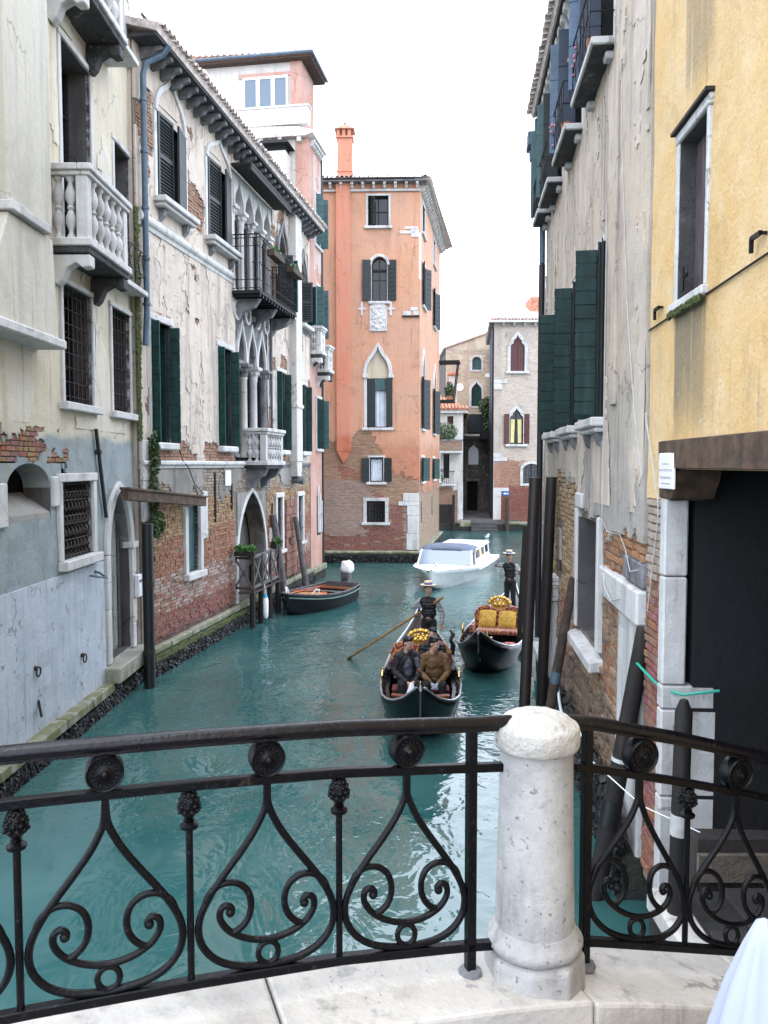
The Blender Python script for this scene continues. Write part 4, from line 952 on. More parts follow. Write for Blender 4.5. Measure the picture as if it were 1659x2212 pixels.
# ================================================================== the calle with its steps
cal = boxpart('calle', M['render'], None, 5.0, 8.9, 53.9, 64, -.6, .74); cal['kind'] = 'structure'
M['wetstep'] = plaster('wet_step', (.10,.11,.11), (.06,.065,.065), (.03,.04,.03), .5, bs=.4)
cal.data.materials[0] = plaster('calle_paving', (.20,.19,.18), (.14,.135,.13), (.08,.08,.08), .5)
for k in range(11):
    for q in range(5):
        boxpart('paving_slab', cal.data.materials[0], cal, 5.05+q*.6+(.3 if k % 2 else 0)*.5, 5.05+q*.6+.585+(.3 if k % 2 else 0)*.5, 54.0+k*.8, 54.0+k*.8+.785, .74, .755, bevel=.006)
for k in range(3): boxpart('step', M['wetstep'], cal, 5.75, 7.45, 53.89-.42*(k+1), 53.89-.42*k, -.5, .56-.2*k, bevel=.015)
boxpart('landing_kerb', M['stonewet'], cal, 5.0, 5.74, 53.5, 53.895, .3, .7, bevel=.02)
boxpart('landing_wall', M['algae'], cal, 4.6, 5.74, 53.52, 53.892, -.8, .3)

# ================================================================== E1: low house with red roof and terrace
E1 = root('terrace_house', (1.6, 54.0), 0, 'low house with red tiled roof and plant-filled terrace at the canal end', 'building')
oE = [(2.35,2.75,3.5,5.1), (2.6,3.0,6.3,7.6)]
wall('wall', M['cream'], E1, 0, 3.65, .5, 8.0, oE, cell=.2, o=.02, depth=.3, jit=.3, mask=lambda s, z: z > 2.7+.5*fbm(s, z, 4), seed=51)
wall('wall_backing', M['mortarD'], E1, 0, 3.65, .3, 8.0, oE, cell=.5, o=0, depth=.3, disp=0)
bricks(E1, .02, 3.6, .55, 3.3, lambda s, z, r: (.50+r.uniform(-.1,.1), .25+r.uniform(-.07,.1), .16+r.uniform(-.04,.08)), mask=lambda s, z: z < 2.9+.5*fbm(s, z, 4), seed=52, proud=.01, rough=.006)
M['darkwall'] = plaster('plaster_brown', (.11,.08,.065), (.08,.062,.052), (.03,.027,.025), .6)
b = MB(); b.hexa([(0,.4,-.6), (3.6,.4,-.6), (4.5,10,-.6), (0,10,-.6), (0,.4,8.0), (3.6,.4,8.0), (4.5,10,8.0), (0,10,8.0)]); b.build('core', M['darkwall'], E1)
boxpart('end_wall', M['darkwall'], E1, 3.60, 3.655, .0, .45, .5, 8.0)
for z0 in (3.4, 5.6): boxpart('window', M['glass'], E1, 2.36, 2.74, .2, .24, 3.5, 5.1) if z0 < 4 else boxpart('window', M['maroon'], E1, 2.6, 3.0, .2, .24, 6.3, 7.6)
boxpart('cornice', M['stone'], E1, -.1, 3.95, -.3, .3, 7.78, 8.0, bevel=.03)
rf = part('roof', M['tile'], E1, lambda b: b.hexa([(-.2,-.35,8.0), (4.0,-.35,8.0), (4.9,10,8.0), (-.2,10,8.0), (-.2,4,9.6), (1.3,4,9.6), (1.6,6,9.6), (-.2,6,9.6)]))
q = MB(); q.tube([(0,0,0), (0,.55,.2)], .085, 7); me = q.mesh('tile', M['tile'], True)
for i in range(19):
    for j in range(8):
        x, y = -.1+i*.22, -.4+j*.5
        if x < 4.0-.62*j*.5 - .1: link('tile', me, rf, loc=(x, y, 8.06+j*.5*.366)).rotation_euler = (0, 0, rng.uniform(-.04, .04))
# terrace
tr = boxpart('terrace', M['stone'], E1, .2, 3.55, -1.0, 0, 5.15, 5.3, bevel=.02)
boxpart('parapet', M['mortarD'], tr, .2, 3.5, -1.0, -.85, 5.3, 5.95); boxpart('parapet_cap', M['stonedk'], tr, .15, 3.55, -1.05, -.8, 5.95, 6.03)
bricks(tr, .25, 3.45, 5.32, 5.9, lambda s, z, r: (.46+r.uniform(-.1,.1), .28+r.uniform(-.06,.1), .2), o=1.0, seed=55, proud=.01)
part('column', M['stone'], E1, lambda b: b.lathe([(.16,3.2), (.16,3.3), (.11,3.35), (.1,4.9), (.17,5.0), (.17,5.148)], (2.0,-.8,0), 10), smooth=True)
b2 = boxpart('balcony', M['stone'], E1, 1.3, 3.1, -.7, 0, 3.0, 3.1, bevel=.02)
b = MB()
for k in range(12): b.tube([(1.4+k*.14,-.65,3.1), (1.4+k*.14,-.65,3.95)], .015, 5)
b.tube([(1.35,-.65,3.95), (3.05,-.65,3.95), (3.05,-.02,3.95)], .025, 5); b.build('iron_railing', M['iron'], b2)
b = MB(); foliage(b, (1.9,-.6,3.45), (.5,.15,.35), 160, .08, rng); foliage(b, (1.9,-.62,4.05), (.5,.1,.1), 90, .07, rng); b.build('plants', M['leaf'], b2, kind='stuff')
shr = root('terrace_shrub', (1.6+2.3, 53.35), 0, 'rounded grey green shrub growing on the terrace under the red roof', 'shrub', z=5.3)
b = MB(); b.tube([(0,0,0), (.02,0,.5), (.0,.02,.9)], .04, 6); b.build('stem', M['wood'], shr)
b = MB(); foliage(b, (0,0,1.25), (.95,.35,.6), 900, .10, random.Random(4)); foliage(b, (.3,0,.75), (.5,.3,.3), 200, .09, random.Random(5)); b.build('foliage', M['leafpale'], shr, kind='stuff')
part('water_door', M['wooddk'], E1, lambda b: (b.box(1.9,2.95,-.06,.02,.2,1.75), b.tube([(3.0,-.5,-1), (3.0,-.5,2.4)], .09, 7)))
boxpart('jamb_stone', M['stone'], E1, 3.3, 3.66, -.06, -.021, .5, 3.3, bevel=.01)
boxpart('foundation', M['algae'], E1, -.3, 3.6, -.3, .3, -1.2, .5)
# E2: tower-like brick house closing the calle, and a small one behind
E2 = root('brick_house', (5.4, 63.5), 0, 'ochre brick house with green pointed window closing the narrow alley', 'building')
oE2 = [(1.45,2.15,11.75,12.75,arch(1.45,2.15,12.45,12.75,'round')), (1.4,2.2,8.95,10.85,arch(1.4,2.2,10.1,10.85,'ogee')), (1.1,1.95,.8,3.1), (1.2,2.0,4.4,6.0,arch(1.2,2.0,5.4,6.0,'ogee'))]
M['brickwallE'] = plaster('brick_far', (.78,.66,.50), (.86,.74,.58), (.5,.4,.3), .5, (.85,.80,.72), zones=((7.6,.3,(.11,.095,.085),.6),), bs=.5)  # lower zone: shade of the deep alley put into the wall colour
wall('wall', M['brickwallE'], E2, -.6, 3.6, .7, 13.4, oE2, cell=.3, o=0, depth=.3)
bricks(E2, -.55, 3.55, 6.4, 13.4, lambda s, z, r: (.78+r.uniform(-.14,.1), .66+r.uniform(-.14,.1), .50+r.uniform(-.12,.1)), mask=lambda s, z: not inop(oE2, .15)(s, z), seed=61, L=.28, H=.075, proud=.012)
b = MB(); b.prism([(-.6,13.4), (3.6,13.4), (3.6,14.9)], .0, .3); b.build('gable', M['brickwallE'], E2); part('roof', M['tilepale'], E2, lambda b: b.prism([(-.8,13.36), (-.8,13.5), (3.7,15.1), (3.7,14.95)], -.2, 8))
boxpart('core', M['darkwall'], E2, -.6, 3.6, .4, 8, -.6, 13.3)
for a, b_, c, d, *_ in oE2:
    boxpart('window' if c > 1 else 'door', M['teal'] if c > 11 else (M['green'] if c > 8 else (M['dark'] if c < 1 else M['white'])), E2, a, b_, .15, .2, c, d)
for op in oE2[:2]: b = MB(); b.strip(op[4], offset_curve(op[4], .17), -.06, .05); b.box(op[0]-.17, op[0], -.06, .05, op[2]-.1, op[4][0][1]); b.box(op[1], op[1]+.17, -.06, .05, op[2]-.1, op[4][0][1]); b.box(op[0], op[1], -.06, .05, op[2]-.14, op[2]); b.build('window_surround', M['stone'], E2)
boxpart('lintel', M['stonedk'], E2, 1.0, 2.1, -.1, 0, 3.1, 3.3); boxpart('balcony', M['stone'], E2, .8, 3.4, -.6, 0, 6.6, 6.75); part('round_plaque', M['white'], E2, lambda b: b.lathe([(.3,0), (.3,.06)], (.5,-.0,10.4), 16, axis='y'))
for s0 in (-.4, 2.5): boxpart('stone_block', M['white'], E2, s0, s0+.6, -.05, 0, 11.2, 11.45)
iv = root('hanging_ivy', (7.9, 62.2), 0, 'mass of ivy hanging from a balcony above the alley', 'ivy', z=6.2)
b = MB(); r5 = random.Random(6); foliage(b, (0,0,2.6), (.7,.5,.8), 700, .12, r5); foliage(b, (.1,0,1.2), (.4,.4,1.3), 500, .11, r5); foliage(b, (.2,0,-.2), (.3,.3,.9), 260, .1, r5); b.build('foliage', M['ivy'], iv, kind='stuff')
b = MB(); [b.tube([(.1*k,.1,-1), (.12*k,0,1), (.05*k,.05,3)], .025, 5) for k in range(-2, 3)]; b.build('stem', M['wood'], iv)
boxpart('balcony_box', M['wooddk'], E2, 2.0, 3.3, -1.7, -.6, 6.3, 6.9); boxpart('balcony_box', M['greendk'], E2, 1.1, 3.0, -.5, -.02, 6.9, 8.3)
E3 = root('far_house', (6.1, 76), 0, 'small pale house with twin chimneys seen far behind the alley', 'building')
wall('wall', M['cream'], E3, 0, 2.6, 3, 13.0, [(1.0,1.8,10.9,12.2), (.9,1.9,7.2,9.2)], cell=.4, depth=.3); boxpart('core', M['darkwall'], E3, 0, 2.6, .35, 6, -.6, 13.0)
for a, b_, c, d in ((1.0,1.8,10.9,12.2), (.9,1.9,7.2,9.2)): wd = pane_window(E3, a, b_, c, d, .2); frame_stones(E3, a, b_, c, d, .15, .06, .05, owner=wd)
b = MB(); b.prism([(-.2,13.0), (2.6,13.0), (2.6,14.1), (1.2,13.7)], -.2, 6); b.build('roof', M['tilepale'], E3)
for k, (x, h) in enumerate(((.4,15.6), (2.4,16.4))):
    e = boxpart('chimney', M['white'], E3, x, x+.5, .5, 1.0, 13.0, h); b = MB(); b.hexa([(x-.2,.3,h), (x+.7,.3,h), (x+.7,1.2,h), (x-.2,1.2,h), (x+.2,.7,h+.5), (x+.3,.7,h+.5), (x+.3,.8,h+.5), (x+.2,.8,h+.5)]); b.build('cap', M['tilepale'], e)
ec = boxpart('chimney', M['cream'], E1, 3.0, 3.5, 3.0, 3.5, 8, 10.6); boxpart('cap', M['tile'], ec, 2.85, 3.65, 2.85, 3.65, 10.6, 10.85, bevel=.06)

# ================================================================== F: brick palace facing down the canal
Fp = root('pale_brick_palace', (7.3, 54), 0, 'pale brick palace facing down the canal with maroon shutters and pointed windows', 'building')
f1 = arch(1.05, 1.98, 11.9, 12.98, 'trefoil'); f2 = arch(1.04, 1.93, 7.3, 8.15, 'trefoil'); f3 = arch(1.95, 3.1, 4.1, 4.45, 'round')
oF = [(1.05,1.98,10.55,12.98,f1), (1.04,1.93,5.75,8.15,f2), (1.95,3.1,3.15,4.45,f3)]
M['brickF'] = plaster('brick_pale', (.62,.53,.44), (.70,.63,.56), (.45,.36,.28), .5, (.75,.72,.68), zones=((4.6,.5,(.46,.24,.16),.9), (2.9,.2,(.27,.07,.045),.4)), bs=.5, mottle=1.4)
wall('wall', M['brickF'], Fp, 0, 9, .5, 13.8, oF, cell=.25, o=0, depth=.3)
def tintF(s, z, r):
    j = r.uniform(-1, 1)
    if z < 2.9+.3*nz(s, z, 3): c = (.27+.06*j, .07+.02*j, .045)
    elif z < 4.6+.6*nz(s, z, 3): c = (.50+.1*j, .27+.08*j, .18+.06*j)
    else: c = (.90+.08*j, .80+.1*j, .69+.12*j)
    return c
bricks(Fp, .45, 4.5, .56, 13.4, tintF, mask=lambda s, z: not inop(oF, .16)(s, z), seed=71, L=.26, H=.062, proud=.01, rough=.006)
part('core', M['darkwall'], Fp, lambda b: b.hexa([(.1,.4,-1), (9,.4,-1), (9,9,-1), (1.05,9,-1), (.1,.4,13.75), (9,.4,13.75), (9,9,13.75), (1.05,9,13.75)]))
FF = Fr((7.3, 54), 0)
b = MB(); b.hexa([(-.02,.0,.5), (.02,.0,.5), (1.0,9.2,.5), (.9,9.2,.5), (-.02,.0,13.8), (.02,.0,13.8), (1.0,9.2,13.8), (.9,9.2,13.8)]); b.build('side_wall', M['pinkpale'], Fp)
for k in range(22):
    y = .2+k*.4; boxpart('corbel', M['stonedk'], Fp, -.35+y*.1, -.02+y*.1, y, y+.16, 13.55, 13.75)
for y, m_ in ((.3,'blackpipe'), (1.6,'zinc'), (3.0,'rust'), (5,'zinc')): part('drain_pipe', M[m_], Fp, lambda b: b.tube([(-.1+y*.1,y,13.4), (-.1+y*.1,y,.8)], .07, 7), smooth=True)
for k in range(3): boxpart('window', M['greendk'], Fp, -.08+(1.5+k*2.6)*.1, -.05+(1.5+k*2.6)*.1, 1.9+k*2.6, 2.9+k*2.6, 5.5, 7.5)
for C_, z0 in ((f1,10.55), (f2,5.75)):
    b = MB(); b.strip(C_, offset_curve(C_, .2), -.08, .06); x0, x1 = C_[0][0], C_[-1][0]
    b.box(x0-.2, x0, -.08, .06, z0, C_[0][1]); b.box(x1, x1+.2, -.08, .06, z0, C_[0][1]); b.build('window_surround', M['stone'], Fp)
    boxpart('sill', M['stone'], Fp, x0-.3, x1+.3, -.2, .05, z0-.16, z0-.003, bevel=.02)
for x in (1.06, 1.52): boxpart('shutter', M['maroon'], Fp, x, x+.45, .05, .09, 10.57, 12.9, bevel=.01)
wd = pane_window(Fp, 1.04, 1.93, 5.75, 8.1, y=.16)
for x in (1.12, 1.62):
    b = MB(); b.prism([(x,5.85), (x+.22,5.85), (x+.22+(.05 if x < 1.3 else 0),7.4), (x-(.05 if x > 1.3 else 0),7.4)], .10, .13); b.build('curtain', M['curtainy'], wd)
leaf_boards(Fp, (1.0, -.09), 172, .36, 5.78, 7.75, M['maroon'], 5, 1, th=.04); leaf_boards(Fp, (1.97, -.09), 172, .36, 5.78, 7.75, M['maroon'], 5, -1, th=.04)
wd = pane_window(Fp, 1.95, 3.1, 3.15, 4.45, y=.2); grille(Fp, 1.95, 3.1, 3.15, 4.45, .05, 6, 5, mat=M['stonedk'])
b = MB(); b.strip(f3, offset_curve(f3, .18), -.07, .05); b.box(1.77, 1.95, -.07, .05, 3.15, 4.1); b.box(1.77, 3.3, -.08, .05, 2.98, 3.145); b.build('window_surround', M['stone'], Fp)
for s0, s1, z0, z1 in ((0,1.02,2.62,2.86), (0,.52,2.3,2.61), (0,.5,.6,2.29), (0,.9,4.62,4.86), (0,.45,4.88,5.15), (0,.5,9.35,9.75), (.0,.85,9.76,10.0)): boxpart('stone_block', M['stone'] if z0 > .7 else M['cream'], Fp, s0-.03, s1, -.06, 0, z0, z1, bevel=.012)
sg = boxpart('street_sign', M['white'], Fp, .6, 1.02, -.09, -.061, 2.36, 2.58, bevel=.006); sg.data.materials[0] = simple('sign_blue', (.01,.14,.52), .4, 0, .05, 3, 0)
b = MB(); b.box(.74, .97, -.097, -.0905, 2.445, 2.495); b.prism([(.64,2.47), (.77,2.39), (.77,2.55)], -.097, -.0905); b.build('arrow', M['white'], sg)
boxpart('kerb_stone', M['stonewet'], Fp, 1.0, 4.6, -.3, .1, .42, .6, bevel=.02); boxpart('foundation', M['algae'], Fp, -.1, 4.6, -.25, .3, -1.2, .42)
part('mooring_post', M['wood'], Fp, lambda b: b.tube([(.85,-.5,-1.2), (.85,-.5,1.0), (.83,-.5,2.2)], .13, 8), smooth=True)
rf = part('roof', M['tile'], Fp, lambda b: b.hexa([(-.45,-.5,13.8), (4.8,-.5,13.8), (4.8,9,13.8), (.5,9,13.8), (.4,2.5,15.0), (4.8,2.5,15.2), (4.8,6,15.2), (1.4,6,15.0)]))
boxpart('eave_board', M['white'], rf, -.45, 4.8, -.5, .0, 13.72, 13.8); corbels(rf, .2, 4.4, 6, 13.72, .36, .2, .14, M['stone'])
q = MB(); q.tube([(0,0,0), (0,.55,.22)], .09, 7); me = q.mesh('tile', M['tilepale'], True)
for i in range(24):
    for j in range(6):
        x, y = -.35+i*.22, -.55+j*.5
        if x > -.3+j*.17: link('tile', me, rf, loc=(x, y, 13.88+j*.5*.4)).rotation_euler = (0, 0, rng.uniform(-.04, .04))
boxpart('dormer', M['tile'], rf, 2.6, 4.6, 1.4, 3.5, 14.6, 15.7)
# the wing belongs to the orange house: hand its pieces over
Mx_ = D.matrix_basis.inverted() @ D2.matrix_basis
for c in list(D2.children):
    mb = c.matrix_basis.copy(); c.parent = D; c.matrix_basis = Mx_ @ mb
bpy.data.objects.remove(D2)
M['greycable'] = simple('grey_cable', (.45,.45,.44), .6, 0, .2, 9, 0)
# ================================================================== G: beige house on the right
FG = Fr((3.4, 16.86), 264.9); FY = Fr((2.6, 7.9), 266.7)
G = root('beige_house', FG.p, FG.ang, 'grey beige plastered house on the right with green boarded shutters and crumbling brick base', 'building')
oGu = [(5.55,6.6,5.0,7.2), (3.3,4.4,5.0,7.2), (1.1,2.2,5.0,7.2), (5.6,6.95,9.45,11.2), (3.35,4.5,9.45,11.2), (1.15,2.25,9.45,11.2), (-.1,.5,9.45,11.2)]
oGl = [(4.7,6.4,1.95,3.62), (2.05,2.45,2.45,3.25,arch(2.05,2.45,2.7,3.25,'pointed'))]
def lineG(s): return float(np.interp(s, [-.5,1.2,2.0,2.6,4.4,4.6,6.5,7.0,8.9], [2.8,3.0,4.25,4.3,4.05,3.75,3.72,3.6,3.66]))
maskG = lambda s, z: z > lineG(s)+.16*fbm(s*2.2, z*2.2, 3)
wall('wall', M['beige'], G, -.3, 8.92, 2.5, 11.6, oGu+oGl, cell=.065, o=.045, mask=maskG, depth=.45, jit=.38, seed=81, disp=.012, thick=.06)
wall('wall_backing', M['mortar'], G, -.3, 8.92, .3, 11.6, oGu+oGl, cell=.3, o=0, depth=.45, disp=.004, seed=82)
wall('plaster_skin', M['beige2'], G, -.25, 8.86, 3.9, 11.55, [(a-.18,b+.14,c-.3,d+.12) for a, b, c, d, *_ in oGu], cell=.075, o=.058, depth=.008, thick=.014, jit=.42, seed=86, disp=.010, kind='stuff', mask=lambda s, z: maskG(s, z-.1) and fbm(s*.7+7, z*.25, 3)+.1*fbm(s*3, z*2, 8) > .05)
boxpart('core', M['dark'], G, -.25, 8.9, .5, 7, -1, 11.55); boxpart('end_wall', M['beige'], G, -.32, -.26, -.03, 7, -1, 11.6); boxpart('end_wall', M['beige'], G, 8.9, 8.94, .01, 7, 4.1, 11.6)
def tintG(s, z, r):
    j = r.uniform(-1, 1); n = nz(s*.9, z*.9, 6)
    if s > 6.9 and z > 3.1: c = (.52+.1*j, .24+.07*j, .09+.03*j)
    elif z < 1.4+.5*n: c = (.26+.07*j, .17+.05*j, .11+.03*j)
    elif s < 4.6 and z > 2.2: c = (.56+.09*j, .40+.09*j, .22+.07*j)
    elif n > .1: c = (.42+.08*j, .18+.04*j, .10+.03*j)
    else: c = (.46+.09*j, .30+.07*j, .19+.06*j)
    return tuple(max(.03, x) for x in c)
nG = inop(oGl, .13)
bricks(G, -.28, 8.88, .4, 4.5, tintG, mask=lambda s, z: not nG(s, z) and not (maskG(s-.15, z) and maskG(s+.15, z)) and not (s > 7.72 and z < 3.42) and not (1.5 < s < 2.15 and z < 2.4), n_ind=300, near=lambda c: -c[0]+abs(c[2]-2.4)*.25, seed=83, proud=.028, rough=.022, L=.26, H=.07, joint=.014)
# stones of the corner pier
for s0, s1, z0, z1, o_ in ((7.75,8.9,.35,1.45,.06), (7.78,8.9,1.458,2.76,.055), (6.78,8.9,2.78,3.14,.10), (8.0,8.9,3.15,3.42,.05)): boxpart('pier_stone', M['stone'] if z0 < 3.1 else M['stonedk'], G, s0, s1, -o_, .05, z0, z1, bevel=.025)
boxpart('foundation', M['algae'], G, -.4, 8.95, -.16, .3, -1.2, .42); mussels(G, 4, 8.9, -.16, -.05, .8, 1500, random.Random(11), size=.06)
boxpart('kerb_stone', M['stone'], G, -.3, 1.4, -.25, .05, .42, .62, bevel=.04)
# pilaster with moulded capital
pi = boxpart('pilaster', M['stone'], G, 1.58, 2.1, -.14, 0, .42, 1.9, bevel=.015)
for k, (o_, z0, z1) in enumerate(((.2,1.9,1.97), (.17,1.975,2.14), (.22,2.145,2.19), (.25,2.195,2.26), (.21,2.265,2.34))): boxpart('capital', M['stone'], pi, 1.58-(o_-.14), 2.1+(o_-.14), -o_, 0, z0, z1, bevel=.012)
boxpart('niche_back', M['dark'], G, 2.05, 2.45, .3, .35, 2.45, 3.25)
# lower window
wd = boxpart('window', M['dark'], G, 4.7, 6.4, .42, .47, 1.95, 3.62)
boxpart('reveal_lining', M['revealdk'], wd, 4.7, 4.74, -.05, .42, 1.95, 3.62)
boxpart('jamb', M['stone'], wd, 4.52, 4.7, -.09, .3, 1.95, 3.75, bevel=.02); boxpart('jamb', M['stone'], wd, 6.4, 6.52, -.08, .3, 1.95, 3.72, bevel=.02)
boxpart('lintel', M['stone'], wd, 4.52, 5.1, -.085, .2, 3.755, 3.98, bevel=.02)
b = MB(); b.prism([(.4,1.75), (-.18,1.70), (-.18,1.86), (.4,1.945)], 4.5, 6.6, axis='x'); b.build('sill', M['stone'], wd, bevel=.025)
M['greenG'] = simple('shutter_bottle_green', (.0028,.022,.020), .5, 0, .4, 5, .25, streak=(.02,.045,.04), spec=.25)
# green folding shutters of the first floor
for i, (s0, s1, z0, z1, *_) in enumerate(oGu[:3]):
    wd = pane_window(G, s0, s1, z0, z1, y=.3)
    b = MB(); b.box(s0-.25, s1+.12, -.22, 0, z0-.12, z0-.003); b.box(s0-.18, s1+.06, -.16, 0, z0-.19, z0-.122); sl = b.build('sill', M['stone'], G, bevel=.02)
    q = MB(); q.prism([(0,z0-.195), (-.14,z0-.195), (-.1,z0-.34), (0,z0-.42)], -.06, .06, axis='x'); me = q.mesh('bracket', M['stonedk'])
    for x in (s0+.05, s1-.08): link('bracket', me, sl, loc=(x, 0, 0))
    b = MB(); b.prism([(s0-.05,z1-.02), (s1+.05,z1-.02), (s1+.05,z1+.06), (s0-.05,z1+.06)], -.08, -.03); b.build('lintel', M['stone'], wd)
    boxpart('shutter', M['greendk'], G, s1-.06, s1-.02, -.13, .2, z0, z1-.02, bevel=.01)
    for k in range(3): boxpart('shutter_edge', M['greendk'], G, s1-.02, s1+.015, -.14+k*.045, -.11+k*.045, z0, z1-.02+.05*(k == 1), bevel=.008)
    leaf_boards(G, (s1+.0, -.15), 84, .26, z0+.02, z1-.12, M['greenG'], 12, -1, th=.04)
    leaf_boards(G, (s0+.02, -.06), 96, .2, z0+.02, z1-.02, M['greenG'], 11, 1, th=.04)
# second floor: blue grey shutters, slabs with wire rails and flowers
M['bluesh'] = simple('shutter_blue_grey', (.07,.12,.19), .5, 0, .25, 5, .1); M['bluedk'] = simple('shutter_dark_blue', (.02,.035,.06), .5, 0, .25, 5, .1)
for i, (s0, s1, z0, z1, *_) in enumerate(oGu[3:]):
    wd = pane_window(G, s0, s1, z0, z1, y=.3); boxpart('jamb', M['stone'], wd, s1, s1+.08, -.06, .2, z0, z1, bevel=.01)
    sl = boxpart('balcony_slab', M['stone'], G, s0-.3, s1+.1, -.33, 0, z0-.09, z0-.003, bevel=.012); boxpart('soffit', M['stoneblack'], sl, s0-.26, s1+.06, -.30, 0, z0-.105, z0-.091); boxpart('bracket', M['stone'], sl, s1-.2, s1-.02, -.14, 0, z0-.2, z0-.106, bevel=.02); boxpart('bracket', M['stone'], sl, s0-.2, s0-.02, -.14, 0, z0-.2, z0-.106, bevel=.02)
    m1, m2 = ((M['bluesh'], M['bluedk']) if i < 2 else (M['teal'], M['greendk']))
    leaf_boards(G, (s0+.02, -.06), 100, .34, z0+.02, z1, m1, 3, 1, th=.04); leaf_boards(G, (s0+.45, -.05), 95, .28, z0+.02, z1, m2, 3, 1, th=.04)
    b = MB()
    for z in (z0+.3, z0+.62): b.tube([(s0-.28,-.02,z), (s0-.28,-.34,z), (s1+.06,-.34,z), (s1+.06,-.02,z)], .010, 5)
    n = 7
    for k in range(n): x = s0-.26+(s1-s0+.3)*k/(n-1); b.tube(bez((x,-.34,z0), (x+.1,-.38,z0+.2), (x-.1,-.3,z0+.4), (x,-.34,z0+.62), 6), .008, 5)
    b.build('wire_rail', M['iron'], sl, smooth=True)
    if i < 2:
        b = MB()
        for k in range(9): b.ball((s0+rng.uniform(-.2,.3), -.36+rng.uniform(-.03,.03), z0+rng.uniform(.15,.6)), rng.uniform(.015,.03), 6)
        b.build('flowers', simple('pink_flower', (.62,.22,.30), .7, 0, .4, 20, 0), sl, kind='stuff')
        part('flower_pot', M['tile'], sl, lambda b: b.lathe([(.07,0), (.09,.14), (.1,.15)], (s1-.3,-.24,z0), 10), smooth=True)
for x in (4.72, 7.15): boxpart('plaster_strip', M['beige'], G, x, x+.25, -.075, -.03, 5.1, 9.2, bevel=.01)
# eaves, hopper, drain
rf = part('roof', M['tilepale'], G, lambda b: b.prism([(-.38,11.72), (6.5,13.6), (6.5,13.45), (-.34,11.62)], -.5, 9.2, axis='x'))
corbels(rf, -.3, 8.9, 26, 11.6, .26, .24, .16, M['stone'])
for k in range(3): boxpart('soffit_board', M['stoneblack'], rf, -.3+k*3.07, -.3+k*3.07+3.06, -.3, 0, 11.602, 11.62); tile_row(rf, -.5, 9.2, -.46, 11.7, .2, .5, .28)  # near-black boards under the eave
part('hopper', M['zinc'], G, lambda b: (b.box(-.75,-.3,-.45,-.05,11.0,11.3), b.box(-.6,-.4,-.3,-.1,11.3,11.6), b.tube([(-.55,-.35,11.0), (-.55,-.35,10.8), (-.4,-.15,10.55), (-.36,-.12,10.2)], .06, 8)), bevel=.02)
part('drain_pipe', M['zinc'], G, lambda b: b.tube([(-.36,-.12,10.25), (-.36,-.12,8.6)], .065, 8), smooth=True); part('drain_pipe', M['blackpipe'], G, lambda b: b.tube([(-.36,-.12,8.58), (-.36,-.12,.7)], .07, 8), smooth=True)
for k, (pts, r_) in enumerate((([(6.72,-.06,7.6), (6.73,-.06,5.2), (6.72,-.06,3.7), (6.9,-.08,3.2), (7.3,-.12,2.95), (7.8,-.14,2.86), (8.2,-.12,2.95)], .013), ([(6.72,-.07,3.72), (7.2,-.08,3.6), (7.9,-.07,3.62), (8.3,-.09,3.5), (8.6,-.1,3.3), (8.88,-.08,3.35)], .009), ([(7.2,-.06,11), (7.6,-.06,8), (8.0,-.06,6.2), (8.5,-.06,4.9), (8.88,-.06,4.25)], .009))):
    part('cable', M['greycable'], G, lambda b: b.tube(pts, r_*.55, 5), smooth=True)
part('hose', simple('hose_grey', (.55,.60,.60), .5, 0, .1, 5, 0), G, lambda b: b.tube(bez((4.0,-.2,1.7), (4.3,-.35,.7), (5.3,-.35,.35), (6.2,-.1,.8), 14), .022, 6), smooth=True)

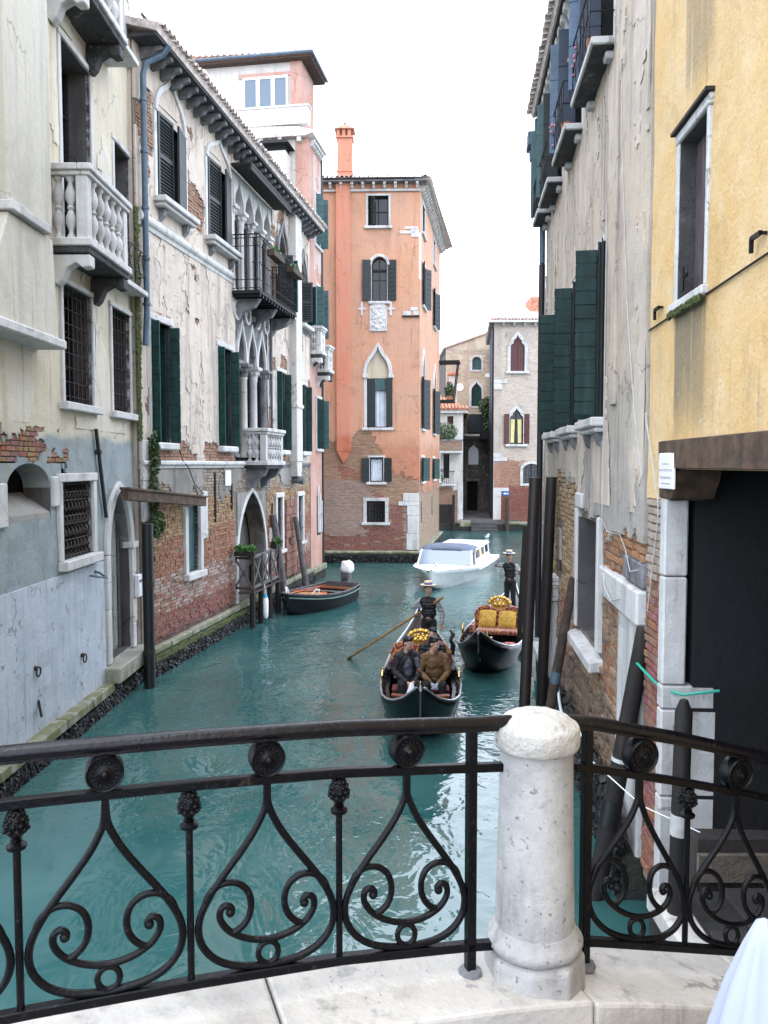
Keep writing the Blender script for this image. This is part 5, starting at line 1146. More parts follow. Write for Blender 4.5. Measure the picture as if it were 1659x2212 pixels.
# ================================================================== Y: yellow house, passage and landing
Yp = root('yellow_house', FY.p, FY.ang, 'ochre yellow house at the right edge with a dark beamed passage below', 'building')
def yellow_mat():
    m, nt, b = newmat('plaster_ochre'); p = pos(nt); ob = pos(nt, obj=True) if False else nt.nodes.new('ShaderNodeTexCoord').outputs['Object']
    c = mixc(nt, ramp(nt, noise(nt, p, 1.1, 6, .62, .4), .3, .7), (.60,.385,.15), (.64,.46,.25))
    c = mixc(nt, math_(nt, 'MULTIPLY', ramp(nt, noise(nt, p, 3.5, 5, .6), .52, .72), .5), c, (.66,.52,.34))
    s = nt.nodes.new('ShaderNodeSeparateXYZ'); nt.links.new(ob, s.inputs[0])
    st = noise(nt, pos(nt, (7,7,.45)), 1.6, 5, .6); st2 = noise(nt, pos(nt, (2.2,2.2,.25)), 1.6, 5, .6)
    jit = math_(nt, 'MULTIPLY', math_(nt, 'SUBTRACT', st, .5), .5)
    x = math_(nt, 'ADD', s.outputs[0], math_(nt, 'MULTIPLY', jit, .25))
    f = math_(nt, 'MULTIPLY', ramp(nt, x, .76, .84), ramp(nt, x, 1.66, 1.54)); zz = math_(nt, 'ADD', s.outputs[2], jit)
    f = math_(nt, 'MULTIPLY', f, math_(nt, 'MULTIPLY', ramp(nt, zz, 4.5, 5.1), ramp(nt, s.outputs[2], 5.72, 5.66)))
    up = math_(nt, 'MULTIPLY', math_(nt, 'MULTIPLY', ramp(nt, x, .9, 1.0), ramp(nt, x, 1.75, 1.5)), ramp(nt, zz, 7.25, 7.7))
    f = math_(nt, 'MULTIPLY', math_(nt, 'MAXIMUM', f, math_(nt, 'MULTIPLY', up, .7)), ramp(nt, st, .2, .5))
    c = mixc(nt, math_(nt, 'MULTIPLY', f, .85), c, (.16,.14,.10))
    c = mixc(nt, math_(nt, 'MULTIPLY', ramp(nt, st2, .55, .75), .45), c, (.30,.25,.17))
    c = mixc(nt, math_(nt, 'MULTIPLY', ramp(nt, noise(nt, p, .9, 7, .72, .9), .5, .68), .5), c, (.40,.27,.12))
    c = mixc(nt, math_(nt, 'MULTIPLY', ramp(nt, noise(nt, pos(nt, (9,9,.5)), 1.3, 5, .65), .58, .75), .5), c, (.22,.17,.09))
    fine = noise(nt, p, 34, 4, .6); c = mixc(nt, math_(nt, 'MULTIPLY', ramp(nt, fine, .56, .72), .3), c, (.20,.13,.06))
    c = mixc(nt, math_(nt, 'MULTIPLY', ramp(nt, noise(nt, p, 6.5, 4, .7), .64, .70), .6), c, (.55,.47,.36))
    nt.links.new(c, b.inputs['Base Color']); b.inputs['Roughness'].default_value = .9
    bump(nt, math_(nt, 'ADD', noise(nt, p, 8, 7, .68), math_(nt, 'MULTIPLY', fine, .4)), b, .6, .03); return m
M['yellow'] = yellow_mat()
oY = [(.86,1.56,5.78,7.12), (.75,4.8,.3,4.36)]
wall('wall', M['yellow'], Yp, .0, 10, 4.08, 13, oY, cell=.12, o=.03, depth=.3, seed=91, disp=.008)
wall('pier_backing', M['mortarD'], Yp, 0, .62, .3, 4.1, (), cell=.2, o=0, disp=.003)
bricks(Yp, .0, .6, .42, 4.07, lambda s, z, r: (.40+r.uniform(-.08,.08), .14+r.uniform(-.05,.07), .09+r.uniform(-.03,.06)) if z < 3.35+r.uniform(-.3,.3) else (.60,.48,.40), n_ind=200, seed=92, proud=.026, rough=.012, L=.25, H=.062, joint=.016)
for k, (z0, z1, d) in enumerate(((.42,1.4,.42), (1.41,2.2,.42), (2.21,2.42,.40), (2.43,3.4,.14), (3.41,4.1,.14))): boxpart('jamb_stone', M['stone'], Yp, .6, .75+(.0 if k > 2 else .0), -.07, d, z0, z1, bevel=.015)
# passage behind: dark room
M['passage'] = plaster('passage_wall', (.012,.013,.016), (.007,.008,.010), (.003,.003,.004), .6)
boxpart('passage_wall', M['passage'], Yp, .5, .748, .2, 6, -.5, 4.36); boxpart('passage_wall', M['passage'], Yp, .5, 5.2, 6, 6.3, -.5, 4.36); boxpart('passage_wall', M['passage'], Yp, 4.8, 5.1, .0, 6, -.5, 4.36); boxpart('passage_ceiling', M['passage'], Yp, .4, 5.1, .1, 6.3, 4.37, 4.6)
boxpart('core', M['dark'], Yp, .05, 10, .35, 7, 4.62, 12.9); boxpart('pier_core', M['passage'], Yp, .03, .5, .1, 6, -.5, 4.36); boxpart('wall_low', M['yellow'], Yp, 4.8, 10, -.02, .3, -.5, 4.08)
part('roof', M['tilepale'], Yp, lambda b: b.prism([(-.5,13), (7,13), (7,15)], -.1, 10, axis='x'))
# beam, corbel block and notice
bm = part('beam', M['beam'], Yp, lambda b: b.box(.6, 4.85, -.09, .3, 4.365, 4.61), bevel=.012)
wall('beam_face', M['beam'], Yp, .605, 4.84, 4.372, 4.604, (), cell=.045, o=.098, disp=.02, seed=93, thick=.02)
for k in range(14): boxpart('inner_gate_board', M['wooddk'], Yp, .8+k*.285, .8+k*.285+.265, 1.9+rng.uniform(0,.03), 1.96, .8, 4.3, bevel=.01)
part('beam_corbel', M['beam'], Yp, lambda b: b.prism([(.56,4.36), (1.1,4.36), (1.06,4.26), (.98,4.18), (.93,4.1), (.56,4.1)], -.075, .3), bevel=.012)
nt_ = boxpart('notice', simple('enamel_white', (.80,.80,.82), .35, 0, .06, 3, .03), Yp, .685, 1.12, -.115, -.092, 4.19, 4.5, bevel=.006)
b = MB(); ink = simple('notice_ink', (.34,.34,.38), .6, 0, .2, 9, 0); r8 = random.Random(2)
for z, x0, x1, h in ((4.405,.80,.98,.014), (4.352,.71,1.09,.020), (4.288,.73,1.06,.020), (4.236,.77,1.02,.012)):
    x = x0
    while x < x1:
        w_ = r8.uniform(.010, .022); b.box(x, x+.005, -.1175, -.1152, z-h/2, z+h/2)
        if r8.random() < .6: b.box(x+.005, x+w_, -.1175, -.1152, z+h/2-.004, z+h/2)
        if r8.random() < .5: b.box(x+.005, x+w_, -.1175, -.1152, z-h/2, z-h/2+.004)
        x += w_+.006
b.build('lettering', ink, nt_, kind='stuff')
# shuttered window
wd = boxpart('window', M['greyshut'], Yp, .86, 1.56, .12, .17, 5.78, 7.12)
for k in range(4): boxpart('board', M['greyshut'], wd, .865+k*.1735, .865+k*.1735+.17, .10, .119, 5.79, 7.11, bevel=.004)
boxpart('jamb', M['stone'], wd, .79, .86, -.05, .12, 5.78, 7.12, bevel=.01); boxpart('jamb', M['stone'], wd, 1.56, 1.61, -.05, .12, 5.78, 7.12, bevel=.01); boxpart('lintel', M['stone'], wd, .77, 1.63, -.055, .12, 7.122, 7.21, bevel=.01); boxpart('drip_board', M['rust'], wd, .75, 1.65, -.09, .0, 7.212, 7.24)
boxpart('sill', M['stone'], wd, .76, 1.64, -.09, .12, 5.70, 5.777, bevel=.012)
b = MB(); r9 = random.Random(4)
for _ in range(200): b.ball((r9.uniform(.78,1.62), -.085+r9.uniform(-.015,.01), 5.69+r9.uniform(-.03,.015)), (.022,.012,.014), 5)
b.build('moss', M['mossm'], wd, kind='stuff')
def hook(s, z): part('shutter_hook', M['iron'], Yp, lambda b: (b.bar((s-.1,-.07,z), (s+.06,-.07,z), .02, .03), b.bar((s-.09,-.07,z), (s-.09,-.07,z-.09), .02, .025), b.bar((s+.05,.0,z), (s+.05,-.08,z), .02, .02)))
hook(.38, 5.83); hook(2.65, 5.86)
b = MB(); b.bar((.9,-.02,5.98), (1.06,-.02,5.98), .02, .03); b.bar((1.3,.06,5.93), (1.57,.06,5.93), .02, .03); b.tube([(.98,-.03,6.06), (.98,-.03,5.86)], .014, 6); b.build('latch', M['iron'], Yp, kind='stuff')
for z in (5.69, 9.3): part('cable', M['rust'], Yp, lambda b: (b.tube([(.0,-.045,z), (.78,-.045,z+.01)], .009, 5), b.tube([(1.63,-.045,z+.01), (5,-.045,z+.06)], .009, 5)), smooth=True, kind='stuff')
part('cable', M['greycable'], Yp, lambda b: b.tube([(-.02,-.06,4.9), (.25,-.07,4.5), (.5,-.09,4.2), (.62,-.1,4.08), (.6,-.09,3.9), (.35,-.06,3.5), (.2,-.06,3.0)], .006, 5), smooth=True)
# landing outside the passage and its inner step
ld = part('landing', M['render'], None, lambda b: b.box(2.42, 8.6, 2.9, 6.75, -1.2, .74)); ld['kind'] = 'structure'; ld.data.materials[0] = plaster('landing_base', (.06,.055,.05), (.04,.037,.035), (.03,.03,.03), .5)
M['paving'] = plaster('landing_paving', (.085,.068,.06), (.06,.05,.047), (.03,.03,.03), .5)
for k in range(6):
    for q in range(5): 
        x0 = 2.52+q*.8+(.35 if k % 2 else 0); boxpart('paving_slab', M['paving'], ld, x0, x0+.785, 2.95+k*.63, 2.95+k*.63+.618, .735, .79+rng.uniform(0,.004), bevel=.01)
for k in range(4): boxpart('kerb_stone', M['cream'], ld, 2.24, 2.5, 2.9+k*.96, 2.9+k*.96+.95, .60, .80, bevel=.03)
boxpart('landing_wall', M['algae'], ld, 2.28, 2.419, 2.9, 6.75, -1.2, .60)
for k, (x0, x1) in enumerate(((2.75,4.2), (4.21,5.6), (5.61,7.2))): boxpart('inner_step', M['paving'], ld, x0, x1, 6.96, 8.3, .3, 1.12, bevel=.02)
boxpart('inner_step', M['mortar'], ld, 2.76, 7.2, 6.9, 6.958, .74, .98)

# ================================================================== poles and ropes on the right
def post(name, label, pts, r, mat, group=None, bands=(), top=None, n=12):
    p0 = pts[0]; e = root(name, (p0[0], p0[1]), 0, label, 'mooring pole', group, z=p0[2])
    L = [(p[0]-p0[0], p[1]-p0[1], p[2]-p0[2]) for p in pts]
    part('shaft', mat, e, lambda b: b.tube(L, r, n), smooth=True, bevel=.008)
    for f0, f1, m_ in bands:
        zs = [p[2] for p in L]; at = lambda f: Vector([float(np.interp(f*zs[-1], zs, [p[i] for p in L])) for i in range(3)])
        rr = r if not isinstance(r, list) else float(np.interp(f0*zs[-1], zs, r))
        part('band', m_, e, lambda b: b.tube([at(f0), at((f0+f1)/2), at(f1)], rr*1.07, n), smooth=True)
    return e
post('mooring_pole', 'left of two tall brown steel poles standing beside the moored gondola', [(2.36,14.15,-1.2), (2.49,14.15,0), (2.63,14.12,4.18)], .10, M['steelbrown'], 'tall brown steel mooring poles')
post('mooring_pole', 'right of two tall brown steel poles, nearest the beige house wall', [(2.84,14.7,-1.2), (2.9,14.7,0), (3.03,14.66,4.18)], .10, M['steelbrown'], 'tall brown steel mooring poles')
post('mooring_pole', 'thin rough wooden pole behind the steel poles, beside the standing boatman', [(3.13,18.6,-1.2), (3.18,18.6,1), (3.27,18.6,3.0)], [.085,.08,.07], M['wooddk'])
post('mooring_pole', 'slanting wooden pole against the crumbling brick wall below the barred niche', [(2.42,12.5,-1.0), (2.55,12.4,.4), (2.9,12.3,2.68)], [.085,.08,.07], M['wood'], bands=((.55,.6,M['zinc']),))
post('mooring_pole', 'dark leaning wooden pole with metal bands in front of the red brick pier', [(2.0,8.05,-.9), (2.3,8.0,.9), (2.6,7.98,2.78)], [.1,.095,.085], M['wooddk'], bands=((.45,.52,M['blackpipe']), (.63,.64,M['greycable']), (.72,.735,M['rust'])))
post('mooring_pole', 'short round-topped wooden pole beside the landing, behind the right railing', [(2.33,6.35,-.9), (2.36,6.33,1.2), (2.37,6.3,2.45), (2.37,6.3,2.55)], [.075,.07,.068,.03], M['wooddk'], bands=((.68,.73,M['greycable']),))
gr = root('green_rope', (2.52, 8.0), 0, 'bright green rope tied from the leaning pole across the white door jamb', 'rope', z=2.4)
part('strand', simple('rope_green', (.03,.34,.25), .5, 0, .15, 30, .1), gr, lambda b: b.tube([(-.02,.0,.05), (.0,-.3,.0), (.0,-.75,-.03), (.12,-.95,-.03), (.42,-1.0,.02)], .014, 6), smooth=True)
wr = root('white_line', (2.1, 8.4), 0, 'thin pale mooring line sagging low between the leaning pole and the landing', 'rope', z=1.4)
part('strand', M['white'], wr, lambda b: b.tube([(-.05,.2,.3), (.0,-.3,.0), (.25,-1.2,-.1), (.5,-1.9,-.02)], .006, 5), smooth=True)
# ================================================================== BRIDGE: coping, deck, railing, pillar
FR = Fr((0, 2.95), 20)
_s = [-4.0,-2.4,-1.3,-.72,-.18,.35,.65,.9,1.35,1.87,2.6]
def zb(s): return float(np.interp(s, _s, [2.56,2.63,2.645,2.625,2.595,2.535,2.49,2.44,2.32,2.18,1.98]))      # bottom rail
def zt(s): return float(np.interp(s, _s, [3.42,3.50,3.515,3.50,3.475,3.43,3.41,3.375,3.255,3.10,2.88]))      # handrail top
def zm(s): return zb(s)+.70+(zt(s)-zb(s)-.875)*.6
def zc(s): return float(np.interp(s, _s, [2.44,2.50,2.51,2.49,2.465,2.41,2.37,2.32,2.2,2.06,1.86]))         # coping top
M['coping'] = plaster('coping_stone', (.88,.84,.77), (.78,.74,.68), (.52,.50,.47), .5, (.45,.45,.45), bs=.25, mottle=2.2, streak=(3,3,3))
M['trachyte'] = plaster('trachyte_paving', (.26,.26,.26), (.19,.19,.20), (.12,.12,.12), .5, bs=.5, mottle=3)
M['pillar'] = plaster('pillar_stone', (.70,.69,.66), (.52,.51,.50), (.30,.30,.29), .6, (.16,.16,.16), bs=.22, mottle=3.2, streak=(4,4,1.2), ss=34)
M['pillarcap'] = plaster('pillar_cap_stone', (.82,.80,.75), (.68,.65,.59), (.45,.40,.32), .4, (.40,.34,.26), bs=.6, mottle=4, streak=(4,4,4), ss=26)
BR = root('stone_bridge', FR.p, FR.ang, 'pale stone edge and paving of the bridge in the foreground', 'bridge')
joints = [-4.0, -2.35, -1.35, -.42, .78, 1.75, 2.6]
for i in range(6):
    s0, s1 = joints[i]+.004, joints[i+1]-.004; b = MB(); n = 6
    prev = None; i0 = len(b.v)
    ring = []
    for k in range(n+1):
        s = s0+(s1-s0)*k/n; z = zc(s)+(.0 if i < 4 else -.012)
        ring.append([b.vert(p) for p in ((s,-.235+.01*nz(s*3,i),z-.004), (s,.20,z), (s,.20,z-.16), (s,-.235+.01*nz(s*3,i),z-.15))])
    for k in range(n):
        for q in range(4): b.face((ring[k][q], ring[k+1][q], ring[k+1][(q+1) % 4], ring[k][(q+1) % 4]))
    b.face(ring[0]); b.face(ring[n][::-1]); b.build('coping_stone', M['coping'], BR, bevel=.014, seg=2)
b = MB(); S_ = [-4+6.4*k/24 for k in range(25)]
up = [(s, zc(s)-.165) for s in S_]; b.strip(up, [(s, min(1.55-.16*(s-.2)**2, zc(s)-.4)) for s in S_], -.15, .15); b.build('spandrel_wall', M['mortarD'], BR)
b = MB(); b.strip([(s, zc(s)-.20) for s in S_], [(s, min(1.75-.16*(s-.2)**2, zc(s)-.4)) for s in S_], -4.5, -.152); b.build('bridge_vault', M['mortarD'], BR)
for i in range(11):
    for j in range(6):
        s0 = -4+i*.58+(.25 if j % 2 else 0); y1 = -.245-j*.62
        if s0 > 1.9: continue
        b = MB(); z0, z1 = zc(s0)-.13, zc(s0+.57)-.13; y0 = y1-.61
        b.hexa([(s0,y0,z0-.08), (s0+.57,y0,z1-.08), (s0+.57,y1,z1-.08), (s0,y1,z0-.08), (s0,y0,z0), (s0+.57,y0,z1), (s0+.57,y1,z1), (s0,y1,z0)])
        b.build('paving_slab', M['trachyte'], BR, bevel=.008)
b = MB(); b.hexa([(.68,-1.6,2.10), (.80,-1.6,2.09), (.80,-.25,2.09), (.68,-.25,2.10), (.68,-1.6,zc(.68)-.105), (.80,-1.6,zc(.8)-.105), (.80,-.25,zc(.8)-.105), (.68,-.25,zc(.68)-.105)]); b.build('step_edge', M['coping'], BR, bevel=.01)
b = MB(); rr = random.Random(12); 
for k in range(26):
    s = rr.uniform(-.3, 1.5); b.lathe([(.0035,0), (.003,.0015)], (s, rr.uniform(-.2,.1), zc(s)+.001), 5)
b.build('confetti', simple('confetti', (.55,.12,.45), .6, 0, .8, 60, 0), BR, kind='stuff')
# stone pillar
PL = root('stone_pillar', (FR.w(.635, -.02).x, FR.w(.635, -.02).y), FR.ang, 'round pale stone pillar with rough domed cap between the two iron railings', 'pillar')
z0 = zc(.65)-.01
def rough_lathe(name, prof, n, mat, amp, seed, parent, ang=60):
    b = MB(); i0 = 0
    for r_, z in prof:
        for q in range(n):
            a = 2*math.pi*q/n; k = 1+amp*(fbm(math.cos(a)*2.2+seed, math.sin(a)*2.2, z*9)*1.0+.5*nz(math.cos(a)*7, math.sin(a)*7+seed, z*25))
            dz = amp*.10*nz(math.cos(a)*3+r_*20, math.sin(a)*3, seed)
            b.v.append((r_*k*math.cos(a), r_*k*math.sin(a), z+dz))
    for k in range(len(prof)-1):
        for q in range(n): b.face((k*n+q, k*n+(q+1) % n, (k+1)*n+(q+1) % n, (k+1)*n+q))
    b.face(list(range(n-1, -1, -1))); b.face([(len(prof)-1)*n+q for q in range(n)]); return b.build(name, mat, parent, smooth=True, ang=ang)
rough_lathe('shaft', [(.158,z0+.17+1.0*.0), (.155,z0+.3), (.150,z0+.5), (.146,z0+.7), (.143,z0+.93)], 40, M['pillar'], .006, 3, PL)
rough_lathe('torus', [(.158,z0+.115), (.18,z0+.125), (.192,z0+.145), (.19,z0+.165), (.175,z0+.18), (.166,z0+.2), (.158,z0+.215)], 40, M['pillar'], .03, 5, PL)
b = MB(); b.lathe([(.202,z0-.05), (.204,z0+.01), (.200,z0+.10), (.184,z0+.118)], (0,0,0), 8); ob = b.build('octagon_base', M['pillar'], PL, bevel=.012, seg=2); ob.rotation_euler = (0,0,R(12))
rough_lathe('cap', [(.144,z0+.925), (.161,z0+.93), (.167,z0+.945), (.168,z0+.975), (.167,z0+1.005), (.163,z0+1.018), (.152,z0+1.025), (.144,z0+1.03), (.128,z0+1.045), (.095,z0+1.06), (.05,z0+1.07), (.01,z0+1.072)], 44, M['pillarcap'], .028, 9, PL, 80)
# railing pieces
def bar_path(s0, s1, fz, n=14): return [(s0+(s1-s0)*k/n, 0, fz(s0+(s1-s0)*k/n)) for k in range(n+1)]
def sweep_rect(b, s0, s1, fz, w, h, n=14):
    ring = []
    for k in range(n+1):
        s = s0+(s1-s0)*k/n; z = fz(s); ring.append([b.vert(p) for p in ((s,-w/2,z-h), (s,w/2,z-h), (s,w/2,z), (s,-w/2,z))])
    for k in range(n):
        for q in range(4): b.face((ring[k][q], ring[k][(q+1) % 4], ring[k+1][(q+1) % 4], ring[k+1][q]))
    b.face(ring[0][::-1]); b.face(ring[n])
HEART = [(.0,.635),(.004,.585),(.018,.545),(.05,.485),(.10,.415),(.155,.345),(.205,.275),(.236,.21),(.243,.15),(.225,.095),(.18,.048),(.11,.018),(.0,.004)]
SCROLL = [(.222,.245),(.205,.285),(.165,.315),(.115,.315),(.075,.285),(.060,.235),(.070,.185),(.100,.150),(.13,.137)]
ARC = [(.0,.098),(.05,.104),(.10,.122),(.142,.150),(.168,.19),(.166,.226),(.143,.238),(.128,.222),(.132,.208)]
def smooth_path(P, m=4):
    out = []
    for i in range(len(P)-1):
        p0, p1, p2, p3 = P[max(i-1,0)], P[i], P[i+1], P[min(i+2,len(P)-1)]
        for k in range(m):
            t = k/m; out.append(tuple(.5*((2*b)+(-a+c)*t+(2*a-5*b+4*c-d)*t*t+(-a+3*b-3*c+d)*t**3) for a, b, c, d in zip(p0, p1, p2, p3)))
    return out+[P[-1]]
def motif(parent, sc, hw):
    k = hw/.27; zf = lambda x, z: zb(sc+x)+z*(zm(sc)-.03-zb(sc))/.66
    b = MB()
    for sg in (-1, 1):
        for P, r_ in ((HEART, .0135), (SCROLL, .0125), (ARC, .0125)):
            L = [(sc+sg*x*k, 0, zf(sg*x*k, z)) for x, z in smooth_path(P)]
            b.tube(L, r_, 8, flat=1.0)
        b.ball((sc+sg*.133*k, 0, zf(sg*.133*k, .212)), .017, 10)
    b.tube([(sc+.036*math.cos(t*.3927), 0, zf(.036*math.cos(t*.3927), .051)+.04*math.sin(t*.3927)) for t in range(16)], .011, 8, closed=True)
    b.box(sc-.012, sc+.012, -.012, .012, zf(0,.56), zm(sc)-.02)
    return b.build('heart_scroll', M['railpaint'], parent, smooth=True, ang=50)
def rosette(parent, s):
    z = zm(s)+(zt(s)-.055-zm(s))/2+.0; r = (zt(s)-.055-zm(s))/2+.002; b = MB()
    b.lathe([(r*.92,-.03), (r,-.026), (r,.028), (r*.93,.036), (r*.86,.034), (r*.82,.028), (r*.5,.026), (r*.34,.028), (r*.2,.034), (r*.2,.042), (r*.1,.048)], (s,0,z), 28, axis='y')
    for k in range(16):
        a = k*math.pi/8; b.ball((s+r*.62*math.cos(a), -.027, z+r*.62*math.sin(a)), (r*.09,.010,r*.09), 6)
    return b.build('rosette', M['railpaint'], parent, smooth=True, ang=50)
def acorn_bar(parent, s, collar=True):
    zt_ = zm(s)-.035; b = MB()
    b.tube([(s,0,zb(s)-.01), (s,0,zt_-.09)], .0125, 8)
    b.lathe([(.012,zt_-.135), (.03,zt_-.13), (.032,zt_-.118), (.016,zt_-.108), (.02,zt_-.10), (.012,zt_-.095), (.024,zt_-.085), (.032,zt_-.07), (.033,zt_-.05), (.028,zt_-.025), (.018,zt_-.008), (.005,zt_)] if collar else [(.012,zt_-.1), (.024,zt_-.085), (.032,zt_-.07), (.033,zt_-.05), (.028,zt_-.025), (.018,zt_-.008), (.005,zt_)], (s,0,0), 14)
    for j in range(4):
        for k in range(9):
            a = (k+.5*(j % 2))*2*math.pi/9; rr_ = (.034,.033,.029,.021)[j]; b.ball((s+rr_*math.cos(a), rr_*math.sin(a), zt_-.066+j*.017), (.009,.009,.009), 5)
    return b.build('acorn_baluster', M['railpaint'], parent, smooth=True, ang=50)
def railing(label, s0, s1, hearts, bars, posts):
    e = root('iron_railing', FR.p, FR.ang, label, 'railing')
    b = MB(); b.tube(bar_path(s0, s1, lambda s: zt(s)-.026, 26), .031, 12, flat=.85); sweep_rect(b, s0, s1, lambda s: zt(s)-.038, .04, .018, 26); b.build('handrail', M['handrail'], e, smooth=True, ang=50)
    part('middle_rail', M['railpaint'], e, lambda b: sweep_rect(b, s0+(.03 if s0 > -3 else 0), s1-.0, zm, .034, .034, 26), bevel=.004)
    part('bottom_rail', M['railpaint'], e, lambda b: sweep_rect(b, s0+(.03 if s0 > -3 else 0), s1-.0, zb, .038, .034, 26), bevel=.004)
    for h in hearts: motif(e, h, .27); rosette(e, h)
    for q in bars: acorn_bar(e, q)
    for q in posts:
        boxpart('post', M['railpaint'], e, q-.019, q+.019, -.019, .019, zc(q)-.02, zt(q)-.04, bevel=.004)
        part('post_foot', M['stonedk'], e, lambda b: b.lathe([(.05,0), (.045,.012), (.02,.02)], (q,0,zc(q)-.002), 10))
    return e
railing('wrought iron bridge railing with heart scrolls on the left of the stone pillar', -4.0, .53, [-3.14,-2.6,-2.06,-1.52,-.98,-.44,.09], [-3.4,-2.87,-2.33,-1.79,-1.25,-.71,-.175], [.36,-2.33])
railing('wrought iron bridge railing descending to the right of the stone pillar', .79, 2.3, [1.145,1.66], [1.40,1.92], [.885])
# folded sheet of paper at the lower right
pp = root('paper_cone', (.93, 2.0), 30, 'pleated white wrapping cone with a blue stripe at the lower right corner', 'wrapping', z=zc(1.0)-.14)
M['paper'] = simple('white_paper', (.34,.37,.46), .7, 0, .05, 3, 0); M['paperblue'] = simple('blue_paper', (.03,.28,.48), .6, 0, .1, 3, 0)
h_ = 3.245-(zc(1.0)-.14)
b = MB(); n = 48; prof = [(.30,0), (.285,.15), (.24,.42), (.17,.72), (.105,.92), (.06,1.02), (.028,h_-.012), (.006,h_)]
for r_, z in prof:
    for q in range(n):
        a = 2*math.pi*q/n; f = 1+(.16*abs(math.sin(a*5))-.08)*min(1, r_*12)+.04*nz(math.cos(a)*2, math.sin(a)*2, z*3); b.v.append((r_*f*math.cos(a)+.10*(1-z/h_)*0, r_*f*math.sin(a), z))
for k in range(len(prof)-1):
    for q in range(n): b.face((k*n+q, k*n+(q+1) % n, (k+1)*n+(q+1) % n, (k+1)*n+q), 1 if 38 <= q <= 41 and k < 4 else 0)
b.face([(len(prof)-1)*n+q for q in range(n)]); b.face(list(range(n-1,-1,-1)))
b.build('wrapping', [M['paper'], M['paperblue']], pp, smooth=True, ang=60); pp.scale = (.8, .8, 1); pp.location.x += .04
# ================================================================== BOATS
def loft(name, st, mat, parent, solid=.04, nsec=7, smooth=True, flare=.5, close_ends=(True, True)):
    """st: (x, half beam, sheer z, half bottom, keel z)"""
    b = MB(); W = 2*nsec+1
    for x, hb, zs, bb, zk in st:
        half = []
        for k in range(nsec+1):
            t = k/nsec        # 0 gunwale .. 1 keel centre
            if t < .72: u = t/.72; y = hb+(bb-hb)*(u**(1+flare)); z = zs+(zk+.04-zs)*u
            else: u = (t-.72)/.28; y = bb*(1-u); z = zk+.04*(1-u)
            half.append((y, z))
        for y, z in half: b.v.append((x, y, z))
        for y, z in reversed(half[:-1]): b.v.append((x, -y, z))
    n = len(st)
    for i in range(n-1):
        for k in range(W-1): b.face((i*W+k, i*W+k+1, (i+1)*W+k+1, (i+1)*W+k))
    if close_ends[0]: b.face(list(range(W)))
    if close_ends[1]: b.face([(n-1)*W+k for k in range(W-1, -1, -1)])
    o = b.build(name, mat, parent, smooth=smooth, ang=50)
    if solid: m = o.modifiers.new('thick', 'SOLIDIFY'); m.thickness = solid; m.offset = 0
    return o
def interp(st, x, i): return float(np.interp(x, [s[0] for s in st], [s[i] for s in st]))
def deck(name, st, x0, x1, mat, parent, drop=.03, camber=.03, n=10, inset=.02, th=.025):
    b = MB(); rows = []
    for k in range(n+1):
        x = x0+(x1-x0)*k/n; hb = max(.005, interp(st, x, 1)-inset); z = interp(st, x, 2)-drop
        rows.append([b.vert((x, hb*c, z+camber*(1-c*c)-d)) for d in (0, th) for c in (-1,-.5,0,.5,1)])
    for k in range(n):
        for q in range(4):
            b.face((rows[k][q], rows[k+1][q], rows[k+1][q+1], rows[k][q+1])); b.face((rows[k][5+q+1], rows[k+1][5+q+1], rows[k+1][5+q], rows[k][5+q]))
    for k in (0, n): b.face([rows[k][q] for q in (0,1,2,3,4,9,8,7,6,5)])
    return b.build(name, mat, parent, smooth=True, ang=40)
def rail_line(name, st, x0, x1, mat, parent, r=.022, dz=.01, n=24, dy=0, flat=1):
    b = MB()
    for sg in (-1, 1):
        b.tube([(x0+(x1-x0)*k/n, sg*(interp(st, x0+(x1-x0)*k/n, 1)+dy), interp(st, x0+(x1-x0)*k/n, 2)+dz) for k in range(n+1)], r, 7, flat=flat)
    return b
def brocade():
    m, nt, b = newmat('red_gold_brocade'); p = pos(nt, obj=True)
    v = nd(nt, 'ShaderNodeTexVoronoi', Scale=4.2); nt.links.new(p, v.inputs['Vector'])
    w = math_(nt, 'SINE', math_(nt, 'MULTIPLY', v.outputs['Distance'], 24))
    c = mixc(nt, ramp(nt, w, .25, .6), (.15,.010,.016), (.42,.19,.045))
    nt.links.new(c, b.inputs['Base Color']); b.inputs['Roughness'].default_value = .7; b.inputs['Sheen Weight'].default_value = .3
    return m
M['brocade'] = brocade()
M['gondola'] = simple('gondola_black_lacquer', (.0018,.0018,.0026), .26, 0, .3, 6, .03, spec=.22)
M['gondmat'] = simple('gondola_inner_black', (.003,.003,.004), .4, 0, .3, 10, .1)
M['gold'] = simple('gilded', (.62,.40,.10), .3, .8, .25, 14, .3); M['brass'] = simple('brass', (.55,.42,.18), .25, 1, .2, 10, .05)
M['steeldk'] = simple('dull_steel', (.10,.105,.11), .4, .8, .2, 10, .05); M['steel'] = simple('polished_steel', (.55,.57,.60), .25, 1, .15, 10, .05)
M['mustard'] = simple('mustard_cushion', (.46,.27,.04), .8, 0, .35, 16, .4); M['redvelvet'] = simple('red_velvet', (.13,.012,.016), .8, 0, .3, 12, .1)
M['mahog'] = simple('mahogany', (.20,.065,.028), .35, 0, .4, 7, .1, coat=.3)
GST = [(-4.9,.04,1.0,.02,.62),(-4.3,.17,.80,.08,.3),(-3.5,.34,.66,.18,.05),(-2.6,.52,.57,.32,-.1),(-1.7,.64,.51,.42,-.16),(-.6,.71,.48,.48,-.18),(.3,.72,.475,.48,-.18),(1.1,.66,.50,.43,-.16),(1.6,.54,.56,.30,-.04),(1.95,.40,.66,.19,.14),(2.25,.26,.79,.11,.36),(2.48,.14,.94,.05,.6),(2.65,.05,1.06,.02,.82)]
